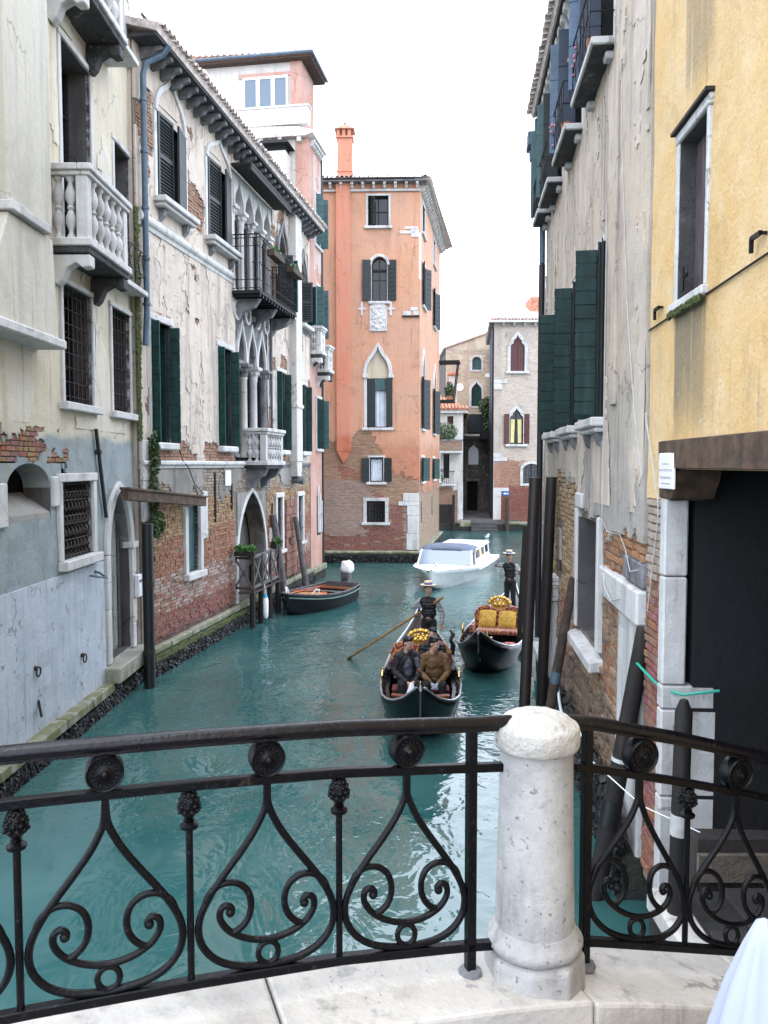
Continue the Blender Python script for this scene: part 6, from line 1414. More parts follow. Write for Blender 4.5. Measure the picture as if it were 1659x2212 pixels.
def gondola(p, yaw, label, second=False):
    e = root('gondola', p, yaw, label, 'gondola', 'black gondolas')
    loft('hull', GST, M['gondola'], e, .035, flare=.35)
    b = rail_line('x', GST, -4.85, 2.63, None, e, .020, .012, 40); b.build('gunwale', simple('gunwale_sky_sheen', (.42,.44,.48), .25, .5, .2, 6, 0), e, smooth=True)  # pale tone paints the sky's reflection onto the black gunwale
    deck('fore_deck', GST, 1.28, 2.62, M['gondola'], e, .03, .05); deck('aft_deck', GST, -4.85, -1.15, M['gondola'], e, .03, .04)
    b = MB(); n = 14; rows = []
    for k in range(n+1):
        x = -1.15+2.45*k/n; hb = interp(GST, x, 3)+.05; rows.append([b.vert((x, -hb, .03)), b.vert((x, hb, .03))])
    for k in range(n): b.face((rows[k][0], rows[k+1][0], rows[k+1][1], rows[k][1]))
    b.build('floor', M['gondmat'], e)
    b = MB(); b.prism([(-.44,.1), (.44,.1), (.56,.48), (-.56,.48)], 1.26, 1.29, axis='x'); b.prism([(-.44,.1), (.44,.1), (.56,.48), (-.56,.48)], -1.17, -1.14, axis='x'); b.build('bulkhead', M['gondmat'], e, kind='stuff')
    for k in range(7):
        x = -1.0+k*.33; hb = interp(GST, x, 1)
        for sg in (-1, 1): part('rib', M['gondmat'], e, lambda b: b.bar((x, sg*(hb-.05), .44), (x, sg*(interp(GST, x, 3)+.02), .05), .04, .04))
    for sg in (-1, 1): part('side_ledge', M['gondola'], e, lambda b: b.strip([(-1.1+.275*k, sg*(interp(GST, -1.1+.275*k, 1)-.02)) for k in range(9)], [(-1.1+.275*k, sg*(interp(GST, -1.1+.275*k, 1)-.15)) for k in range(9)], .36, .385, axis='z'))
    cb = part('cross_board', M['mahog'], e, lambda b: b.prism([(1.16,-.50), (1.34,0), (1.16,.50), (1.04,.48), (1.2,0), (1.04,-.48)], .49, .525, axis='z'), bevel=.006)
    part('bow_ornament', M['brass'], e, lambda b: (b.lathe([(.05,.525), (.03,.55), (.018,.62), (.035,.66), (.012,.72), (.02,.76), (.004,.8)], (1.27,0,0), 10), [b.ball((1.27, y, .62+abs(y)*.5), (.022,.03,.022), 7) for y in (-.09,-.05,.05,.09)]), smooth=True)
    fx = -.96
    b = MB(); b.prism([(3.30+fx,.4), (3.46+fx,.75), (3.62+fx,.62), (3.66+fx,1.02), (3.60+fx,1.10), (3.50+fx,1.02), (3.42+fx,.85)], -.013, .013); b.build('bow_iron', M['steeldk'], e)
    for sg in (-1, 1):     # brass sea-horse ornaments on the gunwales
        x = .25; y = sg*(interp(GST, x, 1)-.03)
        part('brass_ornament', M['brass'], e, lambda b: (b.tube([(x,y,.47), (x,y,.56), (x+.05,y,.63), (x+.02,y,.7), (x-.05,y,.72)], [.03,.022,.026,.02,.012], 8), b.ball((x-.06,y,.72), .028, 8), b.tube([(x-.1,y,.5), (x-.12,y,.62)], .012, 6)), smooth=True)
    # armchair seat with carved crest
    b = MB(); b.box(-1.0, -.45, -.5, .5, .1, .36); b.build('seat_base', M['gondola'], e, bevel=.02)
    b = MB(); b.box(-.98, -.42, -.5, .5, .36, .47); b.build('seat_cushion', M['brocade'], e, bevel=.04, seg=3)
    bk = [(-.58,.42), (-.6,.75), (-.5,.92), (-.3,.98), (-.12,.9), (0,.86), (.12,.9), (.3,.98), (.5,.92), (.6,.75), (.58,.42)]
    part('seat_back', M['brocade'], e, lambda b: b.prism(bk, -1.1, -.98, axis='x'), bevel=.03, seg=3)
    cr = MB(); cr.prism([(-.16,.9), (0,.82), (.16,.9), (.2,1.02), (.12,1.1), (.0,1.06), (-.12,1.1), (-.2,1.02)], -1.13, -1.07, axis='x')
    for k in range(15): a = math.pi*k/14; cr.ball((-1.1, .2*math.cos(a)*1.1, 1.0+.15*math.sin(a)), .035+.012*(k % 2), 8)
    for y in (-.09, 0, .09): cr.ball((-1.07, y, .98), (.03,.045,.06), 8)
    [cr.ball((-1.08, .12*math.sin(k*2.4)*(k/12)**.5, 1.03+.07*math.cos(k*2.4)*(k/12)**.5), .035, 8) for k in range(13)]; cr.v = [(x, y*1.12, .9+(z-.9)*1.05) for x, y, z in cr.v]; cr.build('gilded_crest', M['gold'], e, smooth=True)
    for sg in (-1, 1): part('arm_rest', M['brocade'] if second else M['gondola'], e, lambda b: (b.box(-1.0,-.5,sg*.6-.05,sg*.6+.05,.3,.56)), bevel=.03, seg=2)
    part('forcola', M['mahog'] if False else M['wooddk'], e, lambda b: b.tube([(-1.75,.62,.5), (-1.75,.66,.72), (-1.68,.6,.85), (-1.75,.66,.95), (-1.82,.6,1.02)], [.06,.05,.035,.045,.02], 8), smooth=True)
    part('stern_plate', M['steel'], e, lambda b: b.prism([(-4.5,.9), (-4.9,1.02), (-5.0,1.12), (-4.95,.95), (-4.6,.75)], -.01, .01))
    part('stern_mat', M['white'], e, lambda b: b.box(-2.6,-1.3,-.02,.02,.545,.56) if not second else b.box(-2.5,-1.3,-.34,.34,.55,.575))
    return e
G1 = gondola((.67, 14.6), -92.7, 'black gondola carrying passengers toward the bridge, rowed with a long oar')
GP2, GY2 = (2.55, 18.6), -104.5
G2 = gondola(GP2, GY2, 'empty black gondola with red brocade seat moored by the right-hand steel poles', True)
for k, (y, r_) in enumerate(((-.26,-4), (.22,7))):
    c = root('cushion', (0, 0), 0, ['left', 'right'][k == 0]+'-hand mustard yellow cushion on the red seat of the moored gondola', 'cushion', 'yellow cushions on the moored gondola')
    fr = Fr(GP2, GY2); w_ = fr.w(-.86, y); c.location = (w_.x, w_.y, .475); c.rotation_euler = (0, 0, R(GY2))
    b = MB(); nn = 10
    for sgn in (-1, 1):
        base = len(b.v)
        for i in range(nn+1):
            for j in range(nn+1):
                u, v = i/nn*2-1, j/nn*2-1; t = (1-abs(u)**3)*(1-abs(v)**3); ed = 1-.06*(u*u*v*v)
                b.v.append((sgn*.085*t-.02-.12*(v), u*.21*ed+.0, .2+v*.2*ed))
        for i in range(nn):
            for j in range(nn):
                q = (base+i*(nn+1)+j, base+(i+1)*(nn+1)+j, base+(i+1)*(nn+1)+j+1, base+i*(nn+1)+j+1); b.face(q if sgn > 0 else q[::-1])
    b.build('cover', M['mustard'], c, smooth=True, ang=80)
for k, (x, y) in enumerate(((.35,-.42), (.35,.4), (.75,-.2))):
    fr = Fr(GP2, GY2); w_ = fr.w(x, y)
    st_ = root('stool', (w_.x, w_.y), GY2, ['small pink topped stool near the outer side of the moored gondola', 'small pink topped stool on the wall side of the moored gondola', 'small pink topped stool nearest the bow of the moored gondola'][k], 'stool', 'stools in the moored gondola', z=.03)
    b = MB(); b.box(-.13, .13, -.12, .12, .26, .33); b.build('seat', simple('pink_velvet', (.55,.12,.14), .8, 0, .2, 14, 0) if k == 0 else bpy.data.materials['pink_velvet'], st_, bevel=.03, seg=2)
    for a in (-.1, .1):
        for c in (-.09, .09): boxpart('leg', M['gondola'], st_, a-.015, a+.015, c-.015, c+.015, 0, .26)

# ---- water taxi
TST = [(-4.2,.95,.62,.8,-.2),(-3.2,1.05,.64,.86,-.25),(-1.5,1.1,.70,.86,-.28),(0,1.1,.78,.8,-.28),(1.3,1.04,.88,.62,-.26),(2.4,.88,.98,.40,-.2),(3.2,.66,1.05,.22,-.1),(3.8,.40,1.09,.1,.05),(4.15,.18,1.10,.04,.3),(4.32,.03,1.11,.015,.55)]
TX = root('water_taxi', (2.8, 32.0), -106, 'white motor taxi boat with grey canvas hood coming up the canal', 'boat'); TX.scale = (1, 1.22, .66)
M['taxi'] = simple('taxi_hull_white', (.50,.53,.52), .18, 0, .08, 3, .02, coat=.5); M['canvas'] = simple('grey_blue_canvas', (.10,.125,.175), .8, 0, .15, 5, .2)
loft('hull', TST, M['taxi'], TX, .03, flare=-.25)
deck('fore_deck', TST, 1.45, 4.3, M['white'], TX, -.005, .07, inset=-.015, th=.04); deck('aft_deck', TST, -4.2, -2.9, M['white'], TX, -.005, .03, inset=-.015)
for sg in (-1, 1): part('side_deck', M['white'], TX, lambda b: b.strip([(-2.9+.54*k, sg*(interp(TST, -2.9+.54*k, 1)+.015)) for k in range(9)], [(-2.9+.54*k, sg*.78) for k in range(9)], .70, .74, axis='z'))
b = rail_line('x', TST, -4.2, 4.31, None, TX, .028, .0, 30); b.build('rub_rail', M['white'], TX, smooth=True)
def cab(b, x0, x1, w0, w1, z0, z1): b.hexa([(x0,-w0,z0), (x1,-w0,z0), (x1,w0,z0), (x0,w0,z0), (x0,-w1,z1), (x1,-w1,z1), (x1,w1,z1), (x0,w1,z1)])
part('cabin', M['white'], TX, lambda b: cab(b, -2.95, .35, .84, .74, .74, 1.1), bevel=.02)
part('cabin_roof', M['white'], TX, lambda b: cab(b, -3.05, .45, .80, .66, 1.62, 1.76), bevel=.06, seg=3)
for sg in (-1, 1):
    for k in range(3):
        x = -2.75+k*1.02; part('side_window', M['skyglass'] if k else M['glass'], TX, lambda b: b.hexa([(x,sg*.755,1.1), (x+.9,sg*.755,1.1), (x+.9,sg*.73,1.1), (x,sg*.73,1.1), (x,sg*.715,1.62), (x+.9,sg*.715,1.62), (x+.9,sg*.69,1.62), (x,sg*.69,1.62)]))
        part('window_post', M['white'], TX, lambda b: b.bar((x-.06, sg*.75, 1.1), (x-.06, sg*.71, 1.62), .1, .05))
part('cabin_lamp', M['gold'], TX, lambda b: b.ball((.05,.7,1.5), .05, 8)); lm = simple('lit_lamp', (.9,.3,.1), .5, 0, .05, 2, 0); lm.node_tree.nodes['Principled BSDF'].inputs['Emission Color'].default_value = (1,.25,.06,1); lm.node_tree.nodes['Principled BSDF'].inputs['Emission Strength'].default_value = 3; TX.children[-1].data.materials[0] = lm
# canvas hood and windscreen
b = MB(); hood = []
for i, (x, wd_, zt_) in enumerate(((.3,.86,2.0), (.7,.88,2.08), (1.15,.87,2.06), (1.5,.84,1.95), (1.6,.82,1.78))):
    hood.append([b.vert((x, wd_*c, zt_-.22*abs(c)**4)) for c in (-1,-.8,-.5,0,.5,.8,1)])
for i in range(4):
    for k in range(6): b.face((hood[i][k], hood[i+1][k], hood[i+1][k+1], hood[i][k+1]))
o = b.build('canvas_hood', M['canvas'], TX, smooth=True, ang=80); mm = o.modifiers.new('t', 'SOLIDIFY'); mm.thickness = .03
b = MB(); b.hexa([(1.98,-.82,1.0), (2.0,-.82,1.0), (2.0,.82,1.0), (1.98,.82,1.0), (1.56,-.76,1.78), (1.58,-.76,1.78), (1.58,.76,1.78), (1.56,.76,1.78)]); b.build('windscreen', glassmat('windscreen_glass', (.20,.25,.30), .03), TX)
for sg in (-1, 1):
    part('windscreen_post', M['white'], TX, lambda b: (b.bar((2.0,sg*.84,.95), (1.57,sg*.78,1.8), .05, .05), b.bar((1.2,sg*.86,.85), (1.2,sg*.82,1.8), .05, .04), b.bar((1.2,sg*.86,.9), (1.9,sg*.84,.93), .04, .04)), kind='stuff')
    part('side_screen', M['glass'], TX, lambda b: b.hexa([(1.22,sg*.84,.92), (1.88,sg*.82,.95), (1.88,sg*.81,.95), (1.22,sg*.83,.92), (1.22,sg*.81,1.78), (1.55,sg*.77,1.78), (1.55,sg*.76,1.78), (1.22,sg*.80,1.78)]))
part('dashboard', M['mahog'], TX, lambda b: b.box(1.1,1.5,-.75,.75,.78,1.0), bevel=.03)
part('bow_lamp', M['steel'], TX, lambda b: (b.lathe([(.05,1.1), (.03,1.14), (.025,1.24), (.06,1.28), (.06,1.34), (.02,1.38)], (3.5,0,0), 10), b.ball((3.72,0,1.17), .05, 8)), smooth=True)
part('wiper', M['iron'], TX, lambda b: b.tube([(1.9,.1,.97), (1.75,-.1,1.18)], .01, 5))

# ---- small wooden motor boat
def lump(b, c, r_, amp, seed, n=14):
    i0 = len(b.v); b.ball(c, r_, n)
    for k in range(i0, len(b.v)):
        v = Vector(b.v[k])-Vector(c); f = 1+amp*fbm(v.x*8+seed, v.y*8, v.z*8); b.v[k] = tuple(Vector(c)+v*f)
MST = [(-1.95,.62,.50,.5,-.12),(-1.2,.74,.48,.56,-.16),(-.3,.80,.48,.56,-.17),(.5,.76,.50,.48,-.15),(1.2,.60,.55,.32,-.1),(1.7,.38,.61,.16,0),(2.05,.14,.66,.05,.15),(2.15,.03,.67,.01,.3)]
MBt = root('motor_boat', (-2.06, 24.95), -114, 'small wooden boat with white outboard motor moored beside the grey poles on the left', 'boat'); MBt.scale = (.88, 1, 1)
M['hulldk'] = simple('boat_hull_dark_green', (.006,.010,.012), .55, 0, .3, 6, .1, spec=.2)
loft('hull', MST, M['hulldk'], MBt, .03, flare=.3)
b = rail_line('x', MST, -1.95, 2.14, None, MBt, .028, .0, 30); b.build('gunwale', M['woodgrey'], MBt, smooth=True)
b = rail_line('x', MST, -1.95, 2.12, None, MBt, .022, -.12, 30, .012); b.build('rubbing_strake', simple('strake_green', (.09,.16,.15), .5, 0, .2, 6, 0), MBt, smooth=True)
def inner_floor(st, x0, x1, z, f, mat, name, par):
    b = MB(); n = 12; rows = []
    for k in range(n+1):
        x = x0+(x1-x0)*k/n; hb = interp(st, x, 3)+(interp(st, x, 1)-interp(st, x, 3))*f; rows.append((b.vert((x,-hb,z)), b.vert((x,hb,z))))
    for k in range(n): b.face((rows[k][0], rows[k+1][0], rows[k+1][1], rows[k][1]))
    return b.build(name, mat, par)
inner_floor(MST, -1.9, 1.7, .06, .35, M['mahog'], 'floor', MBt)
b = MB()
def yhull(st, x, z):
    zs, zk = interp(st, x, 2), interp(st, x, 4)+.04; u = min(1, max(0, (z-zs)/(zk-zs))); return interp(st, x, 1)+(interp(st, x, 3)-interp(st, x, 1))*u**1.3
for sg in (-1, 1):
    for k in range(12):
        xa, xb = -1.9+.3*k, -1.6+.3*k
        b.hexa([(xa,sg*(yhull(MST,xa,.08)-.03),.08), (xb,sg*(yhull(MST,xb,.08)-.03),.08), (xb,sg*(yhull(MST,xb,.08)-.05),.08), (xa,sg*(yhull(MST,xa,.08)-.05),.08), (xa,sg*(yhull(MST,xa,.45)-.03),.45), (xb,sg*(yhull(MST,xb,.45)-.03),.45), (xb,sg*(yhull(MST,xb,.45)-.05),.45), (xa,sg*(yhull(MST,xa,.45)-.05),.45)])
b.build('inner_planking', M['mahog'], MBt, kind='stuff')
for x, w_ in ((.45,.72), (-.55,.74)): part('thwart', M['woodgrey'], MBt, lambda b: b.box(x-.09, x+.09, -w_, w_, .40, .435), bevel=.01)
part('stern_seat', M['mahog'], MBt, lambda b: b.box(-1.9,-1.45,-.6,.6,.36,.40), bevel=.01); boxpart('transom', M['woodgrey'], MBt, -1.99, -1.93, -.6, .6, .1, .55, bevel=.01)
deck('fore_deck', MST, 1.25, 2.1, M['mahog'], MBt, .03, .03)
om = part('outboard_motor', M['white'], MBt, lambda b: lump(b, (-2.33,0,.98), (.30,.21,.24), .25, 2, 18), smooth=True, ang=80)
boxpart('motor_cowl', M['woodgrey'], om, -2.42, -2.1, -.15, .15, .45, .85, bevel=.06, seg=3)
part('motor_leg', M['zinc'], om, lambda b: (b.box(-2.26,-2.14,-.05,.05,-.6,.36), b.box(-2.34,-2.1,-.12,.12,.5,.66)), bevel=.02, kind='stuff')
tp = root('orange_tarpaulin', (0,0), 0, 'orange tarpaulin spread over the front of the small wooden boat', 'tarpaulin')
frm = Fr((-2.06,24.95), -114); w_ = frm.w(.9, 0); tp.location = (w_.x, w_.y, .44); tp.rotation_euler = (0,0,R(-114))
b = MB(); n = 12; M['tarp'] = simple('tarpaulin_orange', (.58,.24,.08), .6, 0, .25, 6, .3); M['tarp2'] = simple('tarpaulin_red', (.62,.10,.03), .6, 0, .2, 6, .2)
for i in range(n+1):
    for j in range(n+1):
        x = -.45+.85*i/n; y = (-.58+1.16*j/n)*(1-.32*max(0, i/n-.3)); b.v.append((x, y, .06+.05*math.cos(y*3)+.015*nz(x*6, y*6, 3)))
for i in range(n):
    for j in range(n): b.face((i*(n+1)+j, (i+1)*(n+1)+j, (i+1)*(n+1)+j+1, i*(n+1)+j+1))
b.build('sheet', M['tarp'], tp, smooth=True, ang=80); part('edge_roll', M['tarp2'], tp, lambda b: b.tube([(-.47,-.55,.06), (-.5,0,.1), (-.47,.55,.07)], .035, 7), smooth=True); part('batten', M['wood'], tp, lambda b: b.tube([(.45,-.3,.1), (.1,0,.17), (-.4,.42,.12)], .02, 6), smooth=True)
for k, y in enumerate((.62, -.6)): part('fender_hoop', M['white'], MBt, lambda b: b.tube([(1.0+.0*k, y*.85, .5), (1.05, y*.9, .68), (1.2, y*.85, .72), (1.32, y*.7, .56)], .022, 7), smooth=True)
bg_ = root('plastic_bag', (0,0), 0, 'crumpled white plastic bag lying amidships in the small wooden boat', 'bag'); w_ = frm.w(-.2, .25); bg_.location = (w_.x, w_.y, .06)
part('sack', M['white'], bg_, lambda b: lump(b, (0,0,.13), (.24,.2,.14), .5, 4), smooth=True, ang=80)

# ---- left side: mooring poles, deck with cross rails, dark column, beam
post('mooring_pole', 'nearer grey leaning pole beside the wooden landing stage', [(-2.98,25.1,-1.2), (-3.05,25.1,0), (-3.42,25.0,2.85)], [.11,.11,.10], M['woodgrey'], 'grey leaning mooring poles')
post('mooring_pole', 'further grey leaning pole behind the small wooden boat', [(-2.5,27.3,-1.2), (-2.6,27.3,0), (-2.98,27.2,2.65)], [.11,.11,.08], M['woodgrey'], 'grey leaning mooring poles')
pd_ = FB.w(-.55, -.42)
e = post('iron_column', 'dark iron column rising from the water at the corner of the two left palaces', [(pd_.x,pd_.y,-1.2), (pd_.x,pd_.y,1), (pd_.x,pd_.y,3.25)], .11, M['blackpipe'], bands=((.42,.44,M['rust']), (.72,.74,M['rust']))); e['category'] = 'column'
a_, c_ = FA.w(7.0, -.28, 3.84), FB.w(2.75, -.26, 3.52)
bm_ = root('timber_beam', (a_.x, a_.y), 0, 'brown timber beam spanning from the pointed door to the brick palace', 'beam', z=a_.z)
part('beam', M['beam'], bm_, lambda b: (b.bar((0,0,0), (c_.x-a_.x, c_.y-a_.y, c_.z-a_.z), .14, .2), b.bar((0,0,.12), (c_.x-a_.x, c_.y-a_.y, c_.z-a_.z+.12), .2, .05)), bevel=.01, kind='stuff')
DK = root('landing_stage', FB.p, FB.ang, 'small wooden landing stage with cross-braced railing in front of the pointed water door', 'landing stage')
for k in range(13): boxpart('plank', M['wood'], DK, 5.3+k*.2, 5.3+k*.2+.19, -.62, -.18, .93, .975, bevel=.006)
for x in (5.35, 6.1, 6.9, 7.7):
    part('pile', M['wooddk'], DK, lambda b: b.tube([(x,-.56,-1.2), (x,-.56,.92)], .08, 8), smooth=True); boxpart('rail_post', M['wood'], DK, x-.04, x+.04, -.62, -.54, .976, 1.95, bevel=.008)
for z in (1.05, 1.88): boxpart('rail', M['woodgrey'], DK, 5.3, 7.8, -.6, -.55, z, z+.08, bevel=.008)
for k, x in enumerate((5.39, 6.14, 6.94)):
    for (z0, z1) in ((1.13,1.88), (1.88,1.13)): part('cross_brace', M['woodgrey'], DK, lambda b: b.bar((x,-.575,z0), (x+.7,-.575,z1), .03, .06))
boxpart('rail', M['wood'], DK, 5.31, 5.37, -.54, -.1, 1.86, 1.93, bevel=.008); boxpart('rail', M['wood'], DK, 5.31, 5.37, -.54, -.1, 1.05, 1.12, bevel=.008)
for (z0, z1) in ((1.12,1.86), (1.86,1.12)): part('cross_brace', M['woodgrey'], DK, lambda b: b.bar((5.34,-.54,z0), (5.34,-.1,z1), .03, .06))
for nm, lb, x0, x1, y0, y1 in (('planter_box','planter of bright green leaves on the near end of the landing stage rail',5.2,5.42,-.66,-.1), ('planter_box','planter of dark green leaves on the far end of the landing stage rail',7.2,7.8,-.68,-.5)):
    e = root(nm, FB.p, FB.ang, lb, 'planter'); boxpart('trough', M['wooddk'], e, x0, x1, y0, y1, 1.96, 2.08, bevel=.01)
    b = MB(); foliage(b, ((x0+x1)/2, (y0+y1)/2, 2.15), ((x1-x0)/2+.04, (y1-y0)/2+.04, .12), 420, .055, random.Random(3)); b.build('leaves', M['leaf'] if x0 < 6 else M['ivy'], e, kind='stuff')
fe = FB.w(6.0, -.72, 0); fd = root('fender', (fe.x, fe.y), 0, 'white cylindrical fender with blue cap hanging below the landing stage', 'fender', z=.15)
part('body', M['white'], fd, lambda b: b.lathe([(.03,0), (.07,.06), (.075,.2), (.075,.5), (.06,.58)], (0,0,0), 10), smooth=True); part('cap', M['paperblue'], fd, lambda b: b.lathe([(.06,.58), (.04,.66), (.02,.7)], (0,0,0), 10), smooth=True); part('cord', M['white'], fd, lambda b: b.tube([(0,0,.7), (-.03,.03,.95)], .01, 5))
# climbing ivy on the seam between the palaces
iw = FB.w(.25, -.1, 0); IV = root('climbing_ivy', (iw.x, iw.y), FB.ang, 'green ivy trailing down the corner between the two left palaces', 'ivy', z=3.4)
b = MB(); r7 = random.Random(8)
foliage(b, (.15,-.05,1.2), (.2,.08,.5), 420, .055, r7); foliage(b, (.1,-.05,.4), (.18,.08,.5), 380, .05, r7); foliage(b, (.15,-.1,-.25), (.3,.12,.3), 380, .05, r7); foliage(b, (-.1,-.02,-.9), (.2,.1,.5), 180, .045, r7); b.build('leaves', M['ivy'], IV, kind='stuff')
part('stem', M['wood'], IV, lambda b: b.tube([(-.1,.02,-1.2), (.05,0,-.2), (.1,0,.6), (.18,.02,1.6)], .018, 5), smooth=True)
mw = FB.w(-.03, -.06, 0); MS = root('wall_moss', (mw.x, mw.y), FB.ang, 'strip of dark green moss growing up the seam beside the drain pipe', 'moss', z=4.9)
b = MB()
for _ in range(2600):
    z = r7.uniform(0, 4.6); b.ball((r7.gauss(.02,.035+.02*nz(z*2,3)), .03+r7.uniform(-.03,.0), z), (.022,.014,.026), 4)
b.build('moss_cushion', M['mossm'], MS, kind='stuff')
# ================================================================== PEOPLE
def clay(name, blobs, mat, parent, voxel=.011, it=6, stripes=None):
    b = MB()
    for q in blobs:
        if q[0] == 'c':
            _, p0, r0, p1, r1 = q; b.tube([p0, p1], [r0, r1], 10); b.ball(p0, r0, 10); b.ball(p1, r1, 10)
        else: b.ball(q[1], q[2], 14, M=q[3] if len(q) > 3 else None)
    o = b.build(name, mat, parent)
    m = o.modifiers.new('skin', 'REMESH'); m.mode = 'VOXEL'; m.voxel_size = voxel; m.use_smooth_shade = True
    s = o.modifiers.new('soft', 'SMOOTH'); s.factor = .5; s.iterations = it
    if name in ('jacket', 'vest', 'sleeves', 'trousers', 'sweater'):
        if 'folds' not in bpy.data.textures: t = bpy.data.textures.new('folds', 'CLOUDS'); t.noise_scale = .07; t.noise_depth = 2
        d = o.modifiers.new('folds', 'DISPLACE'); d.texture = bpy.data.textures['folds']; d.strength = .035; d.mid_level = .5
    return o
V = Vector
def hand(w, f, n, t, s=1.0):
    """wrist w, finger direction f, palm normal n, thumb side t"""
    w, f, n, t = V(w), V(f).normalized(), V(n).normalized(), V(t).normalized(); B = []
    c = w+f*.045*s; B.append(('c', tuple(w), .024*s, tuple(c), .03*s))
    B.append(('c', tuple(c+t*.02*s), .02*s, tuple(c-t*.022*s+f*.02*s), .018*s))
    for k, (off, L) in enumerate(((.03,.036), (.010,.042), (-.010,.039), (-.029,.030))):
        a = c+t*off*s+f*.03*s; m = a+(f*.8+n*.45).normalized()*L*s; e = m+(f*.15+n).normalized()*L*.9*s
        B += [('c', tuple(a), .0095*s, tuple(m), .009*s), ('c', tuple(m), .009*s, tuple(e), .008*s)]
    a = w+f*.025*s+t*.03*s; m = a+(f*.5+t*.6+n*.3).normalized()*.035*s; B += [('c', tuple(a), .012*s, tuple(m), .0105*s), ('c', tuple(m), .0105*s, tuple(m+(f*.8+n*.5).normalized()*.03*s), .009*s)]
    return B
def head_blobs(c, Rm):
    c = V(c); P = lambda x, y, z: tuple(c+Rm @ V((x, y, z))); E_ = lambda p, r: ('e', P(*p), r, Rm)
    return [E_((0,.012,.03), (.074,.092,.088)), E_((0,-.02,-.045), (.058,.068,.07)), E_((0,-.055,-.085), (.03,.03,.026)), E_((0,-.095,-.012), (.011,.016,.022)), E_((0,-.103,-.026), (.014,.013,.010)),
            E_((0,-.078,.025), (.055,.018,.012)), E_((-.076,.01,-.01), (.010,.02,.032)), E_((.076,.01,-.01), (.010,.02,.032)), E_((.035,-.068,-.03), (.022,.02,.02)), E_((-.035,-.068,-.03), (.022,.02,.02)),
            ('c', P(0,.02,-.06), .05, P(0,.035,-.17), .054)]
def face(parent, c, Rm):
    c = V(c); P = lambda x, y, z: tuple(c+Rm @ V((x, y, z)))
    for x in (-.03, .03):
        e = part('eye', M['white'], parent, lambda b: b.ball(P(x,-.080,.005), .0125, 10), smooth=True); part('pupil', M['iron'], e, lambda b: b.ball(P(x,-.0895,.005), .0058, 8), smooth=True)
        part('eyebrow', M['hairdk'], parent, lambda b: b.tube([P(x-.018,-.088,.027), P(x,-.094,.031), P(x+.018,-.087,.027)], .004, 5))
    part('lips', simple('lips', (.34,.13,.11), .5, 0, .1, 9, 0) if 'lips' not in bpy.data.materials else bpy.data.materials['lips'], parent, lambda b: b.ball(P(0,-.088,-.056), (.022,.009,.008), 10, M=Rm), smooth=True)
M['skin'] = simple('skin', (.46,.27,.195), .55, 0, .12, 8, .05); M['hairdk'] = simple('dark_hair', (.006,.005,.0045), .5, 0, .4, 40, .4)
def fabric(name, c, rough=.85, quilt=0):
    m, nt, b = newmat(name); p = pos(nt)
    cc = mixc(nt, ramp(nt, noise(nt, p, 9, 4, .6), .3, .7), tuple(x*.75 for x in c), tuple(min(1, x*1.2) for x in c)); nt.links.new(cc, b.inputs['Base Color']); b.inputs['Roughness'].default_value = rough
    h = noise(nt, p, 7, 4, .6, .8)
    if quilt:
        w = nd(nt, 'ShaderNodeTexWave', Scale=quilt, Distortion=.4); w.bands_direction = 'Z'; nt.links.new(p, w.inputs['Vector']); h = math_(nt, 'ADD', h, math_(nt, 'MULTIPLY', w.outputs[1], .35))
    bump(nt, h, b, .7, .03); return m
def stripes(name, a, c, sc=7):
    m, nt, b = newmat(name); w = nd(nt, 'ShaderNodeTexWave', Scale=sc, Distortion=.3); w.bands_direction = 'Z'; nt.links.new(pos(nt), w.inputs['Vector'])
    nt.links.new(mixc(nt, ramp(nt, w.outputs[1], .42, .55), a, c), b.inputs['Base Color']); b.inputs['Roughness'].default_value = .85; return m
M['striped'] = stripes('striped_jersey', (.005,.005,.008), (.55,.56,.58), 11)
M['puffer'] = fabric('black_puffer', (.004,.0045,.007), .6, 5); M['jkblack'] = fabric('black_jacket', (.006,.0065,.009), .7); M['jkgrey'] = fabric('grey_sweater', (.07,.08,.10)); M['jkbrown'] = fabric('brown_jacket', (.125,.068,.026), .8)
M['trousers'] = fabric('black_trousers', (.004,.004,.006)); M['glove'] = fabric('grey_glove', (.30,.33,.40)); M['shoe'] = simple('black_shoe', (.012,.012,.013), .4, 0, .2, 9, 0); M['straw'] = simple('straw_hat', (.62,.50,.32), .8, 0, .2, 25, .3); M['ribbon'] = simple('blue_ribbon', (.012,.07,.45), .5, 0, .15, 9, 0)
RZ = lambda a: Matrix.Rotation(R(a), 3, 'Z')
